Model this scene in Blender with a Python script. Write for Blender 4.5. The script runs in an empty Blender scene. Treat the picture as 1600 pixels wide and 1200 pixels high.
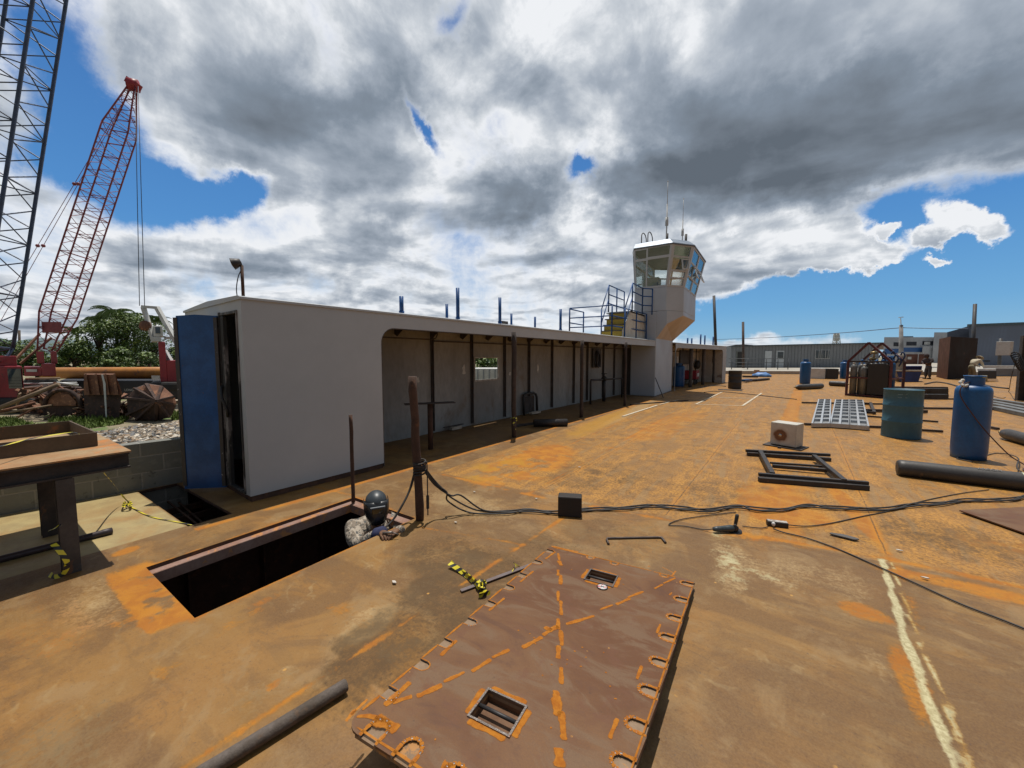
import bpy, math, random
import numpy as np
from mathutils import Vector, Matrix, Euler, geometry
random.seed(7)
R = math.radians
SC = bpy.context.scene
COL = SC.collection

# ------------------------------------------------------------------ camera
FP = 600.0                      # focal length, in pixels of a 1600 px wide picture
EYE = 1.6
YAW = math.atan(407 / math.hypot(600, 43)); PIT = math.atan(43 / 600)
FW = Vector((-math.sin(YAW) * math.cos(PIT), math.cos(YAW) * math.cos(PIT), -math.sin(PIT)))
RT = Vector((math.cos(YAW), math.sin(YAW), 0))
UP = RT.cross(FW)
cam_d = bpy.data.cameras.new('camera'); cam = bpy.data.objects.new('camera', cam_d); COL.objects.link(cam)
cam_d.sensor_width = 36; cam_d.lens = 36 * FP / 1600; cam_d.clip_start = 0.05; cam_d.clip_end = 20000
cam.matrix_world = Matrix(((RT.x, UP.x, -FW.x, 0), (RT.y, UP.y, -FW.y, 0), (RT.z, UP.z, -FW.z, EYE), (0, 0, 0, 1)))
SC.camera = cam

def ray(u, v): return FW + RT * ((u - 800) / FP) - UP * ((v - 600) / FP)
def G(u, v, z=0.0):                      # the place on the level z seen at u, v
    r = ray(u, v); t = (z - EYE) / r.z
    return Vector((r.x * t, r.y * t, z))
def D(u, v, d):                          # the place d metres ahead seen at u, v
    r = ray(u, v); return Vector((r.x * d, r.y * d, EYE + r.z * d))
def dep(p): return (Vector(p) - Vector((0, 0, EYE))).dot(FW)
def zat(u, v, v2):                       # height of the top of an upright thing
    p = G(u, v); r = ray(u, v2); return EYE + r.z * math.hypot(p.x, p.y) / math.hypot(r.x, r.y)
def azel(u, v):
    r = ray(u, v).normalized(); return math.atan2(r.x, r.y), math.asin(r.z)

# ------------------------------------------------------------------ light
SUN_TO = Vector((-0.12, 0.20, 1)).normalized()
SEL = math.asin(SUN_TO.z); SAZ = math.atan2(SUN_TO.x, SUN_TO.y)
sd = bpy.data.lights.new('sun', 'SUN'); sd.energy = 4.2; sd.angle = R(0.5); sd.color = (1, .95, .87)
so = bpy.data.objects.new('sun', sd); COL.objects.link(so)
so.rotation_euler = SUN_TO.to_track_quat('Z', 'Y').to_euler()
SC.view_settings.view_transform = 'Standard'; SC.view_settings.look = 'None'
SC.view_settings.gamma = 1; SC.view_settings.exposure = 0.0

W = bpy.data.worlds.new('World'); SC.world = W; W.use_nodes = True
nt = W.node_tree; nt.nodes.clear()
class NT:                                # small helper to write node trees
    def __init__(s, t): s.t = t
    def n(s, ty, **k):
        x = s.t.nodes.new(ty)
        for a, b in k.items(): setattr(x, a, b)
        return x
    def put(s, sock, v):
        if hasattr(v, 'is_output') or isinstance(v, bpy.types.NodeSocket): s.t.links.new(v, sock)
        elif v is not None: sock.default_value = v
    def math(s, op, a, b=None, c=None, clamp=False):
        x = s.n('ShaderNodeMath', operation=op, use_clamp=clamp)
        for i, v in enumerate((a, b, c)):
            if v is not None: s.put(x.inputs[i], v)
        return x.outputs[0]
    def vec(s, op, a, b=None, scale=None):
        x = s.n('ShaderNodeVectorMath', operation=op)
        s.put(x.inputs[0], a)
        if b is not None: s.put(x.inputs[1], b)
        if scale is not None: s.put(x.inputs[3], scale)
        return x.outputs[1] if op in ('LENGTH', 'DOT_PRODUCT') else x.outputs[0]
    def noise(s, v, scale, detail=4, rough=.55, dist=0, col=False, lac=2.0):
        x = s.n('ShaderNodeTexNoise')
        if v is not None: s.put(x.inputs['Vector'], v)
        x.inputs['Scale'].default_value = scale; x.inputs['Detail'].default_value = detail
        x.inputs['Roughness'].default_value = rough; x.inputs['Distortion'].default_value = dist
        x.inputs['Lacunarity'].default_value = lac
        return x.outputs['Color' if col else 'Fac']
    def ss(s, v, a, b, lo=0.0, hi=1.0, kind='SMOOTHSTEP'):
        x = s.n('ShaderNodeMapRange', interpolation_type=kind)
        s.put(x.inputs[0], v); s.put(x.inputs[1], a); s.put(x.inputs[2], b); s.put(x.inputs[3], lo); s.put(x.inputs[4], hi)
        return x.outputs[0]
    def mix(s, f, a, b, blend='MIX'):
        x = s.n('ShaderNodeMix', data_type='RGBA', blend_type=blend)
        s.put(x.inputs[0], f)
        for k, v in ((6, a), (7, b)):
            if isinstance(v, (tuple, list)): v = tuple(v) + ((1,) if len(v) == 3 else ())
            s.put(x.inputs[k], v)
        return x.outputs[2]
    def map(s, v, loc=(0, 0, 0), rot=(0, 0, 0), sc=(1, 1, 1), kind='POINT'):
        x = s.n('ShaderNodeMapping', vector_type=kind)
        s.put(x.inputs[0], v); x.inputs[1].default_value = loc; x.inputs[2].default_value = rot; x.inputs[3].default_value = sc
        return x.outputs[0]

k = NT(nt)
tc = k.n('ShaderNodeTexCoord'); dr = k.vec('NORMALIZE', tc.outputs['Generated'])
sx = k.n('ShaderNodeSeparateXYZ'); k.put(sx.inputs[0], dr)
az = k.math('ARCTAN2', sx.outputs[0], sx.outputs[1]); el = k.math('ARCSINE', sx.outputs[2])
ae = k.n('ShaderNodeCombineXYZ'); k.put(ae.inputs[0], az); k.put(ae.inputs[1], el)
w1 = k.vec('SUBTRACT', k.noise(dr, 4.0, 4, .6, col=True), (.5, .5, .5)); w2 = k.vec('SUBTRACT', k.noise(dr, 15.0, 6, .68, col=True), (.5, .5, .5))
pc = k.vec('ADD', k.vec('ADD', ae.outputs[0], k.vec('SCALE', w1, scale=.13)), k.vec('SCALE', w2, scale=.07))
def blob(u, v, ru, rv, rot=0, w=1.0, soft=0.0):
    a, e = azel(u, v); r = ray(u, v); cz = 1 / r.length
    x = k.map(pc, (a, e, 0), (0, 0, -R(rot)), (ru / FP * cz, rv / FP * cz, 1), 'TEXTURE')
    x = k.vec('MULTIPLY', x, (1, 1, 0))
    return k.ss(k.vec('LENGTH', x), 1.0, soft, 0.0, w)
def total(bl):
    o = None
    for b in bl: x = blob(*b); o = x if o is None else k.math('ADD', o, x)
    return o
# cloud layer seen from below: flat sheet coordinates for the fine texture
zz = k.math('ADD', k.math('MAXIMUM', sx.outputs[2], 0.0), .16)
pl = k.n('ShaderNodeCombineXYZ'); k.put(pl.inputs[0], k.math('DIVIDE', sx.outputs[0], zz)); k.put(pl.inputs[1], k.math('DIVIDE', sx.outputs[1], zz))
F1 = k.noise(pl.outputs[0], 1.3, 7, .52, .25); F2 = k.noise(k.vec('ADD', pl.outputs[0], (-.06, .09, 0)), 1.3, 7, .52, .25)
F3 = k.noise(dr, 6.0, 8, .62, .3)
cover = total([ # where blue shows (negative) and where cloud lies (positive)
    (60, 70, 130, 150, 20, -.9), (140, 240, 120, 150, -30, -1.1), (60, 260, 120, 60, 0, -.4), (340, 318, 170, 50, -26, -1.3), (250, 290, 90, 56, -30, -.9),
    (385, 290, 60, 40, 0, -.5), (655, 185, 75, 20, 50, -1.0), (898, 265, 42, 26, 0, -1.15), (715, 25, 70, 35, -40, -.6), (590, 350, 40, 18, 0, -.3),
    (1480, 470, 520, 140, 4, -1.6), (1700, 330, 250, 110, 24, -1.3), (1250, 490, 330, 60, 0, -1.2), (1390, 340, 90, 60, 12, -1.2), (1360, 385, 60, 30, 0, -.8), (1540, 400, 120, 40, 20, -.6), (1165, 365, 70, 12, 0, -.6),
    (1505, 345, 84, 34, 28, 2.7), (1450, 378, 46, 22, 5, 2.2), (1235, 395, 160, 56, 8, 2.7), (1120, 410, 140, 60, 0, 1.6), (1330, 412, 60, 20, 8, 1.5), (1376, 371, 24, 14, 0, 2.2), (1466, 403, 28, 11, 0, 2.0), (1300, 412, 110, 34, 6, 1.8),
    (1385, 418, 26, 6, 8, .7), (380, 560, 600, 110, 0, .6), (300, 100, 160, 120, -30, .5), (500, 250, 300, 160, -20, .5), (900, 150, 300, 200, 0, .5),
    (1300, 150, 420, 190, 16, .9), (1500, 120, 300, 150, 20, .9), (780, 300, 120, 70, 0, .5), (1100, 300, 250, 60, 10, .9)])
dark = total([ # heavy grey undersides
    (1250, 200, 520, 120, 17, .75), (1010, 290, 300, 80, 8, .7), (1230, 270, 330, 60, 12, .5), (1500, 120, 320, 150, 22, .35), (800, 300, 130, 75, 28, .75), (870, 190, 150, 50, 35, .25),
    (470, 190, 300, 70, -22, .55), (330, 110, 200, 60, -10, .35), (560, 260, 160, 50, -20, .4), (730, 340, 140, 40, 0, .35),
    (450, 440, 400, 26, 3, .25), (300, 450, 200, 20, 0, .2), (860, 405, 160, 26, 0, .35), (640, 130, 130, 70, 30, .1), (1470, 388, 60, 12, 18, .12), (1160, 430, 130, 16, 0, .2), (1240, 380, 150, 40, 8, -.45), (1490, 350, 90, 40, 20, -.75), (1350, 410, 60, 20, 0, -.4),
    (650, 60, 90, 70, 0, -.25), (860, 60, 160, 80, 10, -.35), (1090, 60, 60, 160, -25, -.35), (560, 40, 60, 60, 0, -.1), (900, 330, 90, 50, 20, -.45), (270, 230, 70, 70, -20, -.3), (1330, 50, 60, 50, -20, -.2), (960, 200, 50, 90, 40, -.35), (640, 230, 60, 40, 50, -.3)])
dens = k.math('ADD', k.math('ADD', cover, k.math('MULTIPLY', k.math('SUBTRACT', F1, .5), 1.5)), k.math('MULTIPLY_ADD', k.math('SUBTRACT', F3, .5), 1.7, .78))
ahead = k.ss(k.vec('DOT_PRODUCT', dr, tuple(FW)), .0, .35, .6, 0)          # unseen overcast added behind, dulled to grey to keep the wall light neutral
dens = k.math('ADD', dens, ahead)
alpha = k.ss(dens, .10, .86)
relief = k.math('MULTIPLY', k.math('SUBTRACT', F1, F2), 2.3)
shade = k.math('ADD', k.math('ADD', dark, k.math('MULTIPLY', k.math('SUBTRACT', F1, .5), .80)), k.math('ADD', relief, k.math('MULTIPLY', k.math('SUBTRACT', F3, .5), .55)))
shade = k.math('ADD', shade, ahead)
shade = k.math('ADD', shade, k.ss(dens, .45, 1.3, -.16, .22))
ra = k.n('ShaderNodeValToRGB'); k.put(ra.inputs[0], k.math('ADD', k.math('MULTIPLY', shade, .74), .09, clamp=True)); cr = ra.color_ramp
cr.elements[0].position = 0; cr.elements[0].color = (.86, .88, .91, 1); cr.elements[1].position = 1; cr.elements[1].color = (.120, .146, .180, 1)
for p, c in ((.15, (.60, .64, .69)), (.34, (.38, .43, .50)), (.58, (.225, .272, .335)), (.82, (.168, .200, .243))):
    e = cr.elements.new(p); e.color = c + (1,)
sky = k.n('ShaderNodeTexSky', sky_type='NISHITA', sun_disc=False, sun_elevation=SEL, sun_rotation=SAZ, air_density=1.0, dust_density=.2, ozone_density=1.0)
rs = k.n('ShaderNodeValToRGB'); k.put(rs.inputs[0], k.math('MAXIMUM', sx.outputs[2], 0.0)); cr = rs.color_ramp
cr.elements[0].position = 0; cr.elements[0].color = (.21, .47, .70, 1); cr.elements[1].position = 1; cr.elements[1].color = (.02, .10, .34, 1)
for p, c in ((.10, (.105, .36, .68)), (.26, (.060, .26, .62)), (.5, (.038, .175, .50))):
    e = cr.elements.new(p); e.color = c + (1,)
skc = k.mix(.82, sky.outputs[0], k.vec('SCALE', rs.outputs[0], scale=10.0))
cl = k.vec('SCALE', ra.outputs[0], scale=10.0)
colr = k.mix(alpha, skc, cl)
colr = k.mix(k.ss(sx.outputs[2], .0, -.05), colr, (.9, 1.0, 1.1))
bg = k.n('ShaderNodeBackground'); k.put(bg.inputs[0], colr); bg.inputs[1].default_value = .1
ow = k.n('ShaderNodeOutputWorld'); k.put(ow.inputs[0], bg.outputs[0])
W.cycles.sampling_method = 'MANUAL'; W.cycles.sample_map_resolution = 1024

# ------------------------------------------------------------------ helpers: materials
def newmat(name):
    m = bpy.data.materials.new(name); m.use_nodes = True; m.node_tree.nodes.clear()
    k = NT(m.node_tree); b = k.n('ShaderNodeBsdfPrincipled'); o = k.n('ShaderNodeOutputMaterial'); k.put(o.inputs[0], b.outputs[0])
    return m, k, b
MATS = {}
def pm(name, c1, c2=None, scale=3.0, rough=.6, metal=0.0, detail=6, lo=.35, hi=.65, c3=None, s3=12.0, t3=.62, bump=.0, bs=30.0, bd=.004,
       stretch=(1, 1, 1), world=False, spec=.5, r3=None, w3=.06, coat=0.0, fa=.35):
    """weathered surface: two tones by a soft noise, a third (rust, dirt, chips) by a sharper one"""
    if name in MATS: return MATS[name]
    m, k, b = newmat(name)
    tc = k.n('ShaderNodeTexCoord'); co = tc.outputs['Object']
    if world: ge = k.n('ShaderNodeNewGeometry'); co = ge.outputs['Position']
    co = k.map(co, (0, 0, 0), (0, 0, 0), stretch)
    c2 = c2 or tuple(x * .8 for x in c1)
    n = k.noise(co, scale, detail, .6, .2)
    col = k.mix(k.ss(n, lo, hi), c1, c2)
    fine = k.noise(co, scale * 9 + 5, 4, .6)
    col = k.mix(k.ss(fine, .3, .75, 0, fa), col, tuple(x * .6 for x in c2))
    rg = rough
    if c3:
        n3 = k.noise(co, s3, 8, .65, .4); f3 = k.ss(n3, t3, t3 + w3)
        col = k.mix(f3, col, c3)
        if r3 is not None: rg = k.ss(f3, 0, 1, rough, r3)
    k.put(b.inputs['Base Color'], col)
    if rg is rough: rg = k.ss(n, .3, .7, max(.05, rough - .08), min(1, rough + .08))
    k.put(b.inputs['Roughness'], rg); b.inputs['Metallic'].default_value = metal
    b.inputs['Specular IOR Level'].default_value = spec; b.inputs['Coat Weight'].default_value = coat
    if bump:
        bn = k.n('ShaderNodeBump'); bn.inputs['Strength'].default_value = bump; bn.inputs['Distance'].default_value = bd
        k.put(bn.inputs['Height'], k.noise(co, bs, 6, .65)); k.put(b.inputs['Normal'], bn.outputs[0])
    MATS[name] = m
    return m

# ------------------------------------------------------------------ helpers: meshes
class MB:
    def __init__(s): s.v = []; s.f = []; s.m = []; s.s = []; s.a = None
    def add(s, vs, fs, mi=0, sm=False):
        b = len(s.v); s.v += [Vector(p) for p in vs]
        for f in fs: s.f.append([b + i for i in f]); s.m.append(mi); s.s.append(sm)
        return s
    def box(s, c, sz, rz=0.0, mi=0, M=None):
        hx, hy, hz = sz[0] / 2, sz[1] / 2, sz[2] / 2
        M3 = M if M is not None else Matrix.Rotation(rz, 3, 'Z')
        c = Vector(c)
        vs = [c + M3 @ Vector((x * hx, y * hy, z * hz)) for x, y, z in ((-1, -1, -1), (1, -1, -1), (1, 1, -1), (-1, 1, -1), (-1, -1, 1), (1, -1, 1), (1, 1, 1), (-1, 1, 1))]
        return s.add(vs, [(0, 3, 2, 1), (4, 5, 6, 7), (0, 1, 5, 4), (1, 2, 6, 5), (2, 3, 7, 6), (3, 0, 4, 7)], mi)
    def bb(s, x0, x1, y0, y1, z0, z1, mi=0):
        return s.box(((x0 + x1) / 2, (y0 + y1) / 2, (z0 + z1) / 2), (abs(x1 - x0), abs(y1 - y0), abs(z1 - z0)), 0, mi)
    def bar(s, p0, p1, w, h, up=(0, 0, 1), mi=0):
        p0 = Vector(p0); p1 = Vector(p1); d = (p1 - p0); L = d.length
        if L < 1e-6: return s
        d /= L; u = Vector(up)
        if abs(d.dot(u)) > .98: u = Vector((0, 1, 0)) if abs(d.y) < .9 else Vector((1, 0, 0))
        x = d.cross(u).normalized(); z = x.cross(d)
        return s.box((p0 + p1) / 2, (w, L, h), 0, mi, Matrix((x, d, z)).transposed())
    def ring(s, c, x, y, r, n): return [c + x * (r * math.cos(2 * math.pi * i / n)) + y * (r * math.sin(2 * math.pi * i / n)) for i in range(n)]
    def tube(s, p0, p1, r0, r1=None, n=10, mi=0, caps=True, sm=True):
        p0 = Vector(p0); p1 = Vector(p1); r1 = r0 if r1 is None else r1
        d = (p1 - p0).normalized(); u = Vector((0, 0, 1)) if abs(d.z) < .9 else Vector((1, 0, 0))
        x = d.cross(u).normalized(); y = d.cross(x)
        vs = s.ring(p0, x, y, r0, n) + s.ring(p1, x, y, r1, n)
        s.add(vs, [(i, (i + 1) % n, n + (i + 1) % n, n + i) for i in range(n)], mi, sm)
        if caps: b = len(s.v) - 2 * n; s.f += [[b + i for i in reversed(range(n))], [b + n + i for i in range(n)]]; s.m += [mi, mi]; s.s += [False, False]
        return s
    def path(s, pts, r, n=8, mi=0, closed=False):
        pts = [Vector(p) for p in pts]; N = len(pts); prev = None; b = len(s.v); rr = r if callable(r) else (lambda i: r)
        for i, p in enumerate(pts):
            a = pts[(i - 1) % N] if closed or i > 0 else p; c = pts[(i + 1) % N] if closed or i < N - 1 else p
            d = (c - a).normalized() if (c - a).length > 1e-9 else Vector((0, 0, 1))
            if prev is None: u = Vector((0, 0, 1)) if abs(d.z) < .9 else Vector((1, 0, 0)); x = d.cross(u).normalized()
            else: x = (prev - d * prev.dot(d)); x = x.normalized() if x.length > 1e-6 else d.orthogonal().normalized()
            prev = x; y = d.cross(x); s.v += s.ring(p, x, y, rr(i), n)
        for i in range(N if closed else N - 1):
            q = (i + 1) % N
            for j in range(n): s.f.append([b + i * n + j, b + i * n + (j + 1) % n, b + q * n + (j + 1) % n, b + q * n + j]); s.m.append(mi); s.s.append(True)
        if not closed: s.f += [[b + j for j in reversed(range(n))], [b + (N - 1) * n + j for j in range(n)]]; s.m += [mi, mi]; s.s += [False, False]
        return s
    def lathe(s, prof, c=(0, 0, 0), M=None, n=24, mi=0, sm=True):
        c = Vector(c); M = M or Matrix.Identity(3); b = len(s.v)
        for r, z in prof: s.v += [c + M @ Vector((r * math.cos(2 * math.pi * i / n), r * math.sin(2 * math.pi * i / n), z)) for i in range(n)]
        for j in range(len(prof) - 1):
            for i in range(n): s.f.append([b + j * n + i, b + j * n + (i + 1) % n, b + (j + 1) * n + (i + 1) % n, b + (j + 1) * n + i]); s.m.append(mi); s.s.append(sm)
        for j, o in ((0, -1), (len(prof) - 1, 1)):
            if prof[j][0] > 1e-5:
                f = [b + j * n + i for i in range(n)]; s.f.append(f if o > 0 else f[::-1]); s.m.append(mi); s.s.append(False)
        return s
    def prism(s, poly, z0, z1, mi=0, f=None):
        """poly in 2D; f maps (a, b, h) to a point"""
        f = f or (lambda a, b, h: Vector((a, b, h))); n = len(poly)
        vs = [f(a, b, z0) for a, b in poly] + [f(a, b, z1) for a, b in poly]
        return s.add(vs, [tuple(reversed(range(n))), tuple(range(n, 2 * n))] + [(i, (i + 1) % n, n + (i + 1) % n, n + i) for i in range(n)], mi)
    def hplate(s, outer, holes, z0, z1, f, mi=0):
        """flat plate with holes; loops in 2D, f maps to space"""
        loops = [outer] + holes; flat = [p for l in loops for p in l]
        tri = geometry.tessellate_polygon([[Vector((a, b, 0)) for a, b in l] for l in loops]); n = len(flat)
        vs = [f(a, b, z0) for a, b in flat] + [f(a, b, z1) for a, b in flat]
        fs = []
        for t in tri: fs += [(t[0], t[1], t[2]), (t[2] + n, t[1] + n, t[0] + n)]
        o = 0
        for l in loops:
            L = len(l); fs += [(o + i, o + (i + 1) % L, n + o + (i + 1) % L, n + o + i) for i in range(L)]; o += L
        return s.add(vs, fs, mi)
    def ball(s, c, r, n=12, mi=0, sc=(1, 1, 1), M=None):
        pr = []; m = n // 2
        c = Vector(c); M = M or Matrix.Identity(3); b = len(s.v)
        for j in range(m + 1):
            t = math.pi * j / m
            s.v += [c + M @ Vector((r * sc[0] * math.sin(t) * math.cos(2 * math.pi * i / n), r * sc[1] * math.sin(t) * math.sin(2 * math.pi * i / n), -r * sc[2] * math.cos(t))) for i in range(n)]
        for j in range(m):
            for i in range(n): s.f.append([b + j * n + i, b + j * n + (i + 1) % n, b + (j + 1) * n + (i + 1) % n, b + (j + 1) * n + i]); s.m.append(mi); s.s.append(True)
        return s
    def build(s, name, mats, parent=None, label=None, cat=None, group=None, kind=None, bevel=0, org=None, normals=False, attr=None):
        me = bpy.data.meshes.new(name); o = bpy.data.objects.new(name, me); COL.objects.link(o)
        if parent is not None:
            off = Vector((0, 0, 0)); q = parent
            while q is not None: off += q.location; q = q.parent
            o.parent = parent
        else:
            if org is None and s.v and kind != 'structure':
                xs = [p.x for p in s.v]; ys = [p.y for p in s.v]; org = ((min(xs) + max(xs)) / 2, (min(ys) + max(ys)) / 2, min(p.z for p in s.v))
            off = Vector(org or (0, 0, 0)); o.location = off
        me.from_pydata([tuple(p - off) for p in s.v], [], s.f)
        for m in (mats if isinstance(mats, (list, tuple)) else [mats]): me.materials.append(m)
        me.polygons.foreach_set('material_index', s.m); me.polygons.foreach_set('use_smooth', s.s)
        if attr is not None:
            a = me.attributes.new('edge', 'FLOAT', 'POINT'); a.data.foreach_set('value', attr)
        if normals:
            import bmesh
            bm = bmesh.new(); bm.from_mesh(me); bmesh.ops.recalc_face_normals(bm, faces=bm.faces); bm.to_mesh(me); bm.free()
        me.update()
        if bevel:
            b = o.modifiers.new('bevel', 'BEVEL'); b.width = bevel; b.segments = 2; b.limit_method = 'ANGLE'; b.angle_limit = R(40)
        return tag(o, label, cat, group, kind)
def tag(o, label=None, cat=None, group=None, kind=None):
    if label: o['label'] = label
    if cat: o['category'] = cat
    if group: o['group'] = group
    if kind: o['kind'] = kind
    return o
def thing(name, label, cat, loc=(0, 0, 0), group=None, kind=None):
    o = bpy.data.objects.new(name, None); COL.objects.link(o); o.location = Vector(loc); o.empty_display_size = .2
    return tag(o, label, cat, group, kind)
def kids(o): return list(o.children)
def dup(root, loc, label=None, rz=None, cat=None):
    c = root.copy(); COL.objects.link(c); c.location = Vector(loc)
    if rz is not None: c.rotation_euler.z = rz
    if label: c['label'] = label
    for ch in kids(root):
        d = ch.copy(); COL.objects.link(d); d.parent = c
        for g in kids(ch): e = g.copy(); COL.objects.link(e); e.parent = d
    return c
def rotM(rx=0, ry=0, rz=0): return Euler((rx, ry, rz)).to_matrix()
def along(d):                              # matrix taking z to d
    return Vector(d).normalized().to_track_quat('Z', 'Y').to_matrix()
def smooth(pts, n=6):                      # Catmull-Rom
    P = [Vector(p) for p in pts]; P = [P[0] * 2 - P[1]] + P + [P[-1] * 2 - P[-2]]; out = []
    for i in range(1, len(P) - 2):
        for j in range(n):
            t = j / n; a, b, c, d = P[i - 1], P[i], P[i + 1], P[i + 2]
            out.append(.5 * ((2 * b) + (c - a) * t + (2 * a - 5 * b + 4 * c - d) * t * t + (3 * b - a - 3 * c + d) * t ** 3))
    return out + [P[-2]]

# ------------------------------------------------------------------ numpy value noise
def vn(x, y, seed=0):
    xi = np.floor(x).astype(np.int64); yi = np.floor(y).astype(np.int64); fx = x - xi; fy = y - yi
    def h(a, b):
        q = (a * 374761393 + b * 668265263 + seed * 982451653) & 0xffffffff
        q = ((q ^ (q >> 13)) * 1274126177) & 0xffffffff
        return ((q ^ (q >> 16)) & 0xffff) / 65535.0
    u = fx * fx * (3 - 2 * fx); w = fy * fy * (3 - 2 * fy)
    return (h(xi, yi) * (1 - u) + h(xi + 1, yi) * u) * (1 - w) + (h(xi, yi + 1) * (1 - u) + h(xi + 1, yi + 1) * u) * w
def fbm(x, y, sc=1.0, seed=0, o=5, g=.55):
    r = 0; a = 1; t = 0
    for i in range(o): r = r + a * vn(x * sc, y * sc, seed + i * 17); t += a; a *= g; sc *= 2.03
    return r / t
def sst(x, a, b): t = np.clip((x - a) / (b - a), 0, 1); return t * t * (3 - 2 * t)

# ------------------------------------------------------------------ setting: deck
HX0, HX1, HY0, HY1 = -3.88, -2.87, .77, 2.53          # open hatch
def line(a, b, ds):                                    # graded grid lines: ds(x) gives the step
    o = [a]
    while o[-1] < b: o.append(o[-1] + ds(o[-1]))
    o[-1] = b; return o
def snap(l, vals):
    l = list(l)
    for v in vals: i = min(range(len(l)), key=lambda i: abs(l[i] - v)); l[i] = v
    return np.array(l)
GX = snap(line(-6.3, 60, lambda x: .022 if x < 3.2 else min(1.2, .022 + (x - 3.2) * .05)), [HX0, HX1, -6.17, -4.5])
GX = np.concatenate([[-6.6, -6.45], GX])
GY = snap(line(-1.5, 62, lambda y: .05 if y < .3 else (.020 if y < 3.2 else min(.7, .020 + (y - 3.2) * .012))), [HY0, HY1, 1.2, 1.56])
GY = np.concatenate([[-12, -8, -5, -3], GY])
nx, ny = len(GX), len(GY)
XX, YY = np.meshgrid(GX, GY)                            # ny x nx
def seg(ax, ay, bx, by, x=None, y=None):                # distance to a segment
    x = XX if x is None else x; y = YY if y is None else y
    dx, dy = bx - ax, by - ay; t = np.clip(((x - ax) * dx + (y - ay) * dy) / (dx * dx + dy * dy), 0, 1)
    return np.hypot(x - ax - t * dx, y - ay - t * dy), t
def ell(cx, cy, rx, ry, rot=0):
    c, s = math.cos(R(rot)), math.sin(R(rot)); a = (XX - cx) * c + (YY - cy) * s; b = -(XX - cx) * s + (YY - cy) * c
    return np.sqrt((a / rx) ** 2 + (b / ry) ** 2)
n1 = fbm(XX, YY, .9, 1, 6); n2 = fbm(XX, YY, 4.0, 2, 5); n3 = fbm(XX, YY, 16, 3, 3, .6); wob = (n2 - .5)
far = sst(YY - (3.74 + .05 * (XX + 3.6) * 1.3 + .05 * wob) + np.where(XX > -1.95, 0, 0), -.015, .03)   # beyond the cross seam the plate is rougher
far = np.where(XX < -3.75, 0 * far, far)
orange = np.zeros_like(XX); darkm = np.zeros_like(XX); pale = np.zeros_like(XX); white = np.zeros_like(XX); yell = np.zeros_like(XX)
# orange rust along the hatch rim, the seams and the foot of the deckhouse
def rim(x0, x1, y0, y1):
    dx = np.maximum(np.maximum(x0 - XX, XX - x1), 0); dy = np.maximum(np.maximum(y0 - YY, YY - y1), 0); return np.hypot(dx, dy)
dh = rim(HX0, HX1, HY0, HY1)
orange += np.exp(-dh / .035) * .9 * sst(n2, .3, .55)
st = (YY < HY0 + .01) & (YY > .62)
orange += sst(.14 + .05 * wob - np.abs(YY - .69), 0, .03) * sst(XX, -4.1, -3.9) * sst(-XX, 2.86, 2.95) * sst(n2 + .25 * n3, .42, .62) * 1.0
def seamline(ax, ay, bx, by, w=.02, s=.7, dk=.0, sp=.12):
    global orange, darkm
    d, t = seg(ax, ay, bx, by); orange += np.exp(-(d / w) ** 2) * s * sst(n2, .25, .6); orange += np.exp(-d / sp) * .35 * s * sst(n2, .45, .7)
    if dk: darkm += np.exp(-(d / (w * .35)) ** 2) * dk
seamline(-3.63, 3.71, -1.9, 3.72, .03, .9); seamline(-1.9, 3.74, .74, 4.08, .03, .9, 0, .25); seamline(.74, 4.1, 6, 4.2, .03, .8, 0, .2)
seamline(-2.67, 2.42, -1.68, 2.68, .02, .8, .3); seamline(-1.7, 2.66, -1.64, 3.7, .018, 1.0, .4); seamline(-1.7, 2.66, -1.84, .3, .018, .8, .4)
seamline(-3.95, 2.56, -6, 2.3, .02, .4); seamline(-3.0, 3.7, -3.0, 12, .02, .6, .2); seamline(-2.3, 3.75, -2.2, 22, .02, .5, .2)
k3 = math.tan(R(4.0))
d = XX - (-4.36 + .055 * (YY - 1.7)); m = (YY > 1.2) & (YY < 15)
orange += np.where(m, np.exp(-((d - .03) / .035) ** 2) * 1.0 * sst(n2, .2, .5) + np.exp(-np.abs(d) / .25) * .25, 0)
orange += sst(ell(-3.0, 5.0, .75, 1.7, 6) + .5 * wob, 1.05, .5) * sst(n2 + n3 * .3, .50, .72) * 1.0      # bright rust by the gallery
yell += sst(ell(-3.2, 4.4, .55, 1.0, 6) + .5 * wob, 1.05, .5) * sst(n2, .40, .7) * .9
orange += sst(ell(-1.9, 9.5, .7, 4.5, -4) + .6 * wob, 1.1, .4) * .55 * sst(n1, .3, .6); yell += sst(ell(-3.4, 9.0, .35, 3.2, 4) + .5 * wob, 1.1, .5) * .7
pale += sst(ell(-3.35, 11.5, .22, 4.0, 3) + .3 * wob, 1.1, .6) * .55
orange += sst(ell(.15, 5.0, .45, 1.2, 0) + 1.1 * wob, 1.1, .5) * .75; orange += sst(ell(.75, 5.3, .10, 1.5, 5) + .8 * wob, 1.1, .5) * .8
orange += sst(.22 + .12 * wob - np.abs(XX - (.05 + .062 * (YY - 6))), 0, .08) * sst(YY, 5.5, 8) * .7; pale += sst(.14 + .1 * wob - np.abs(XX - (.05 + .062 * (YY - 6))), 0, .1) * sst(YY, 7, 12) * .35
orange += sst(ell(.55, 3.15, .14, .10, 0) + .8 * wob, 1.1, .6) * .7 + sst(ell(1.2, 3.9, .6, .12, 3) + .7 * wob, 1.1, .5) * .8 + sst(ell(.62, 2.6, .08, .3, 0) + .8 * wob, 1.1, .6) * .7
orange += sst(ell(-4.35, .75, .08, .10, 20) + .8 * wob, 1.1, .5) * 1.0 + sst(ell(-3.5, .3, .6, .25, 0) + wob, 1.2, .4) * .3
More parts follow.
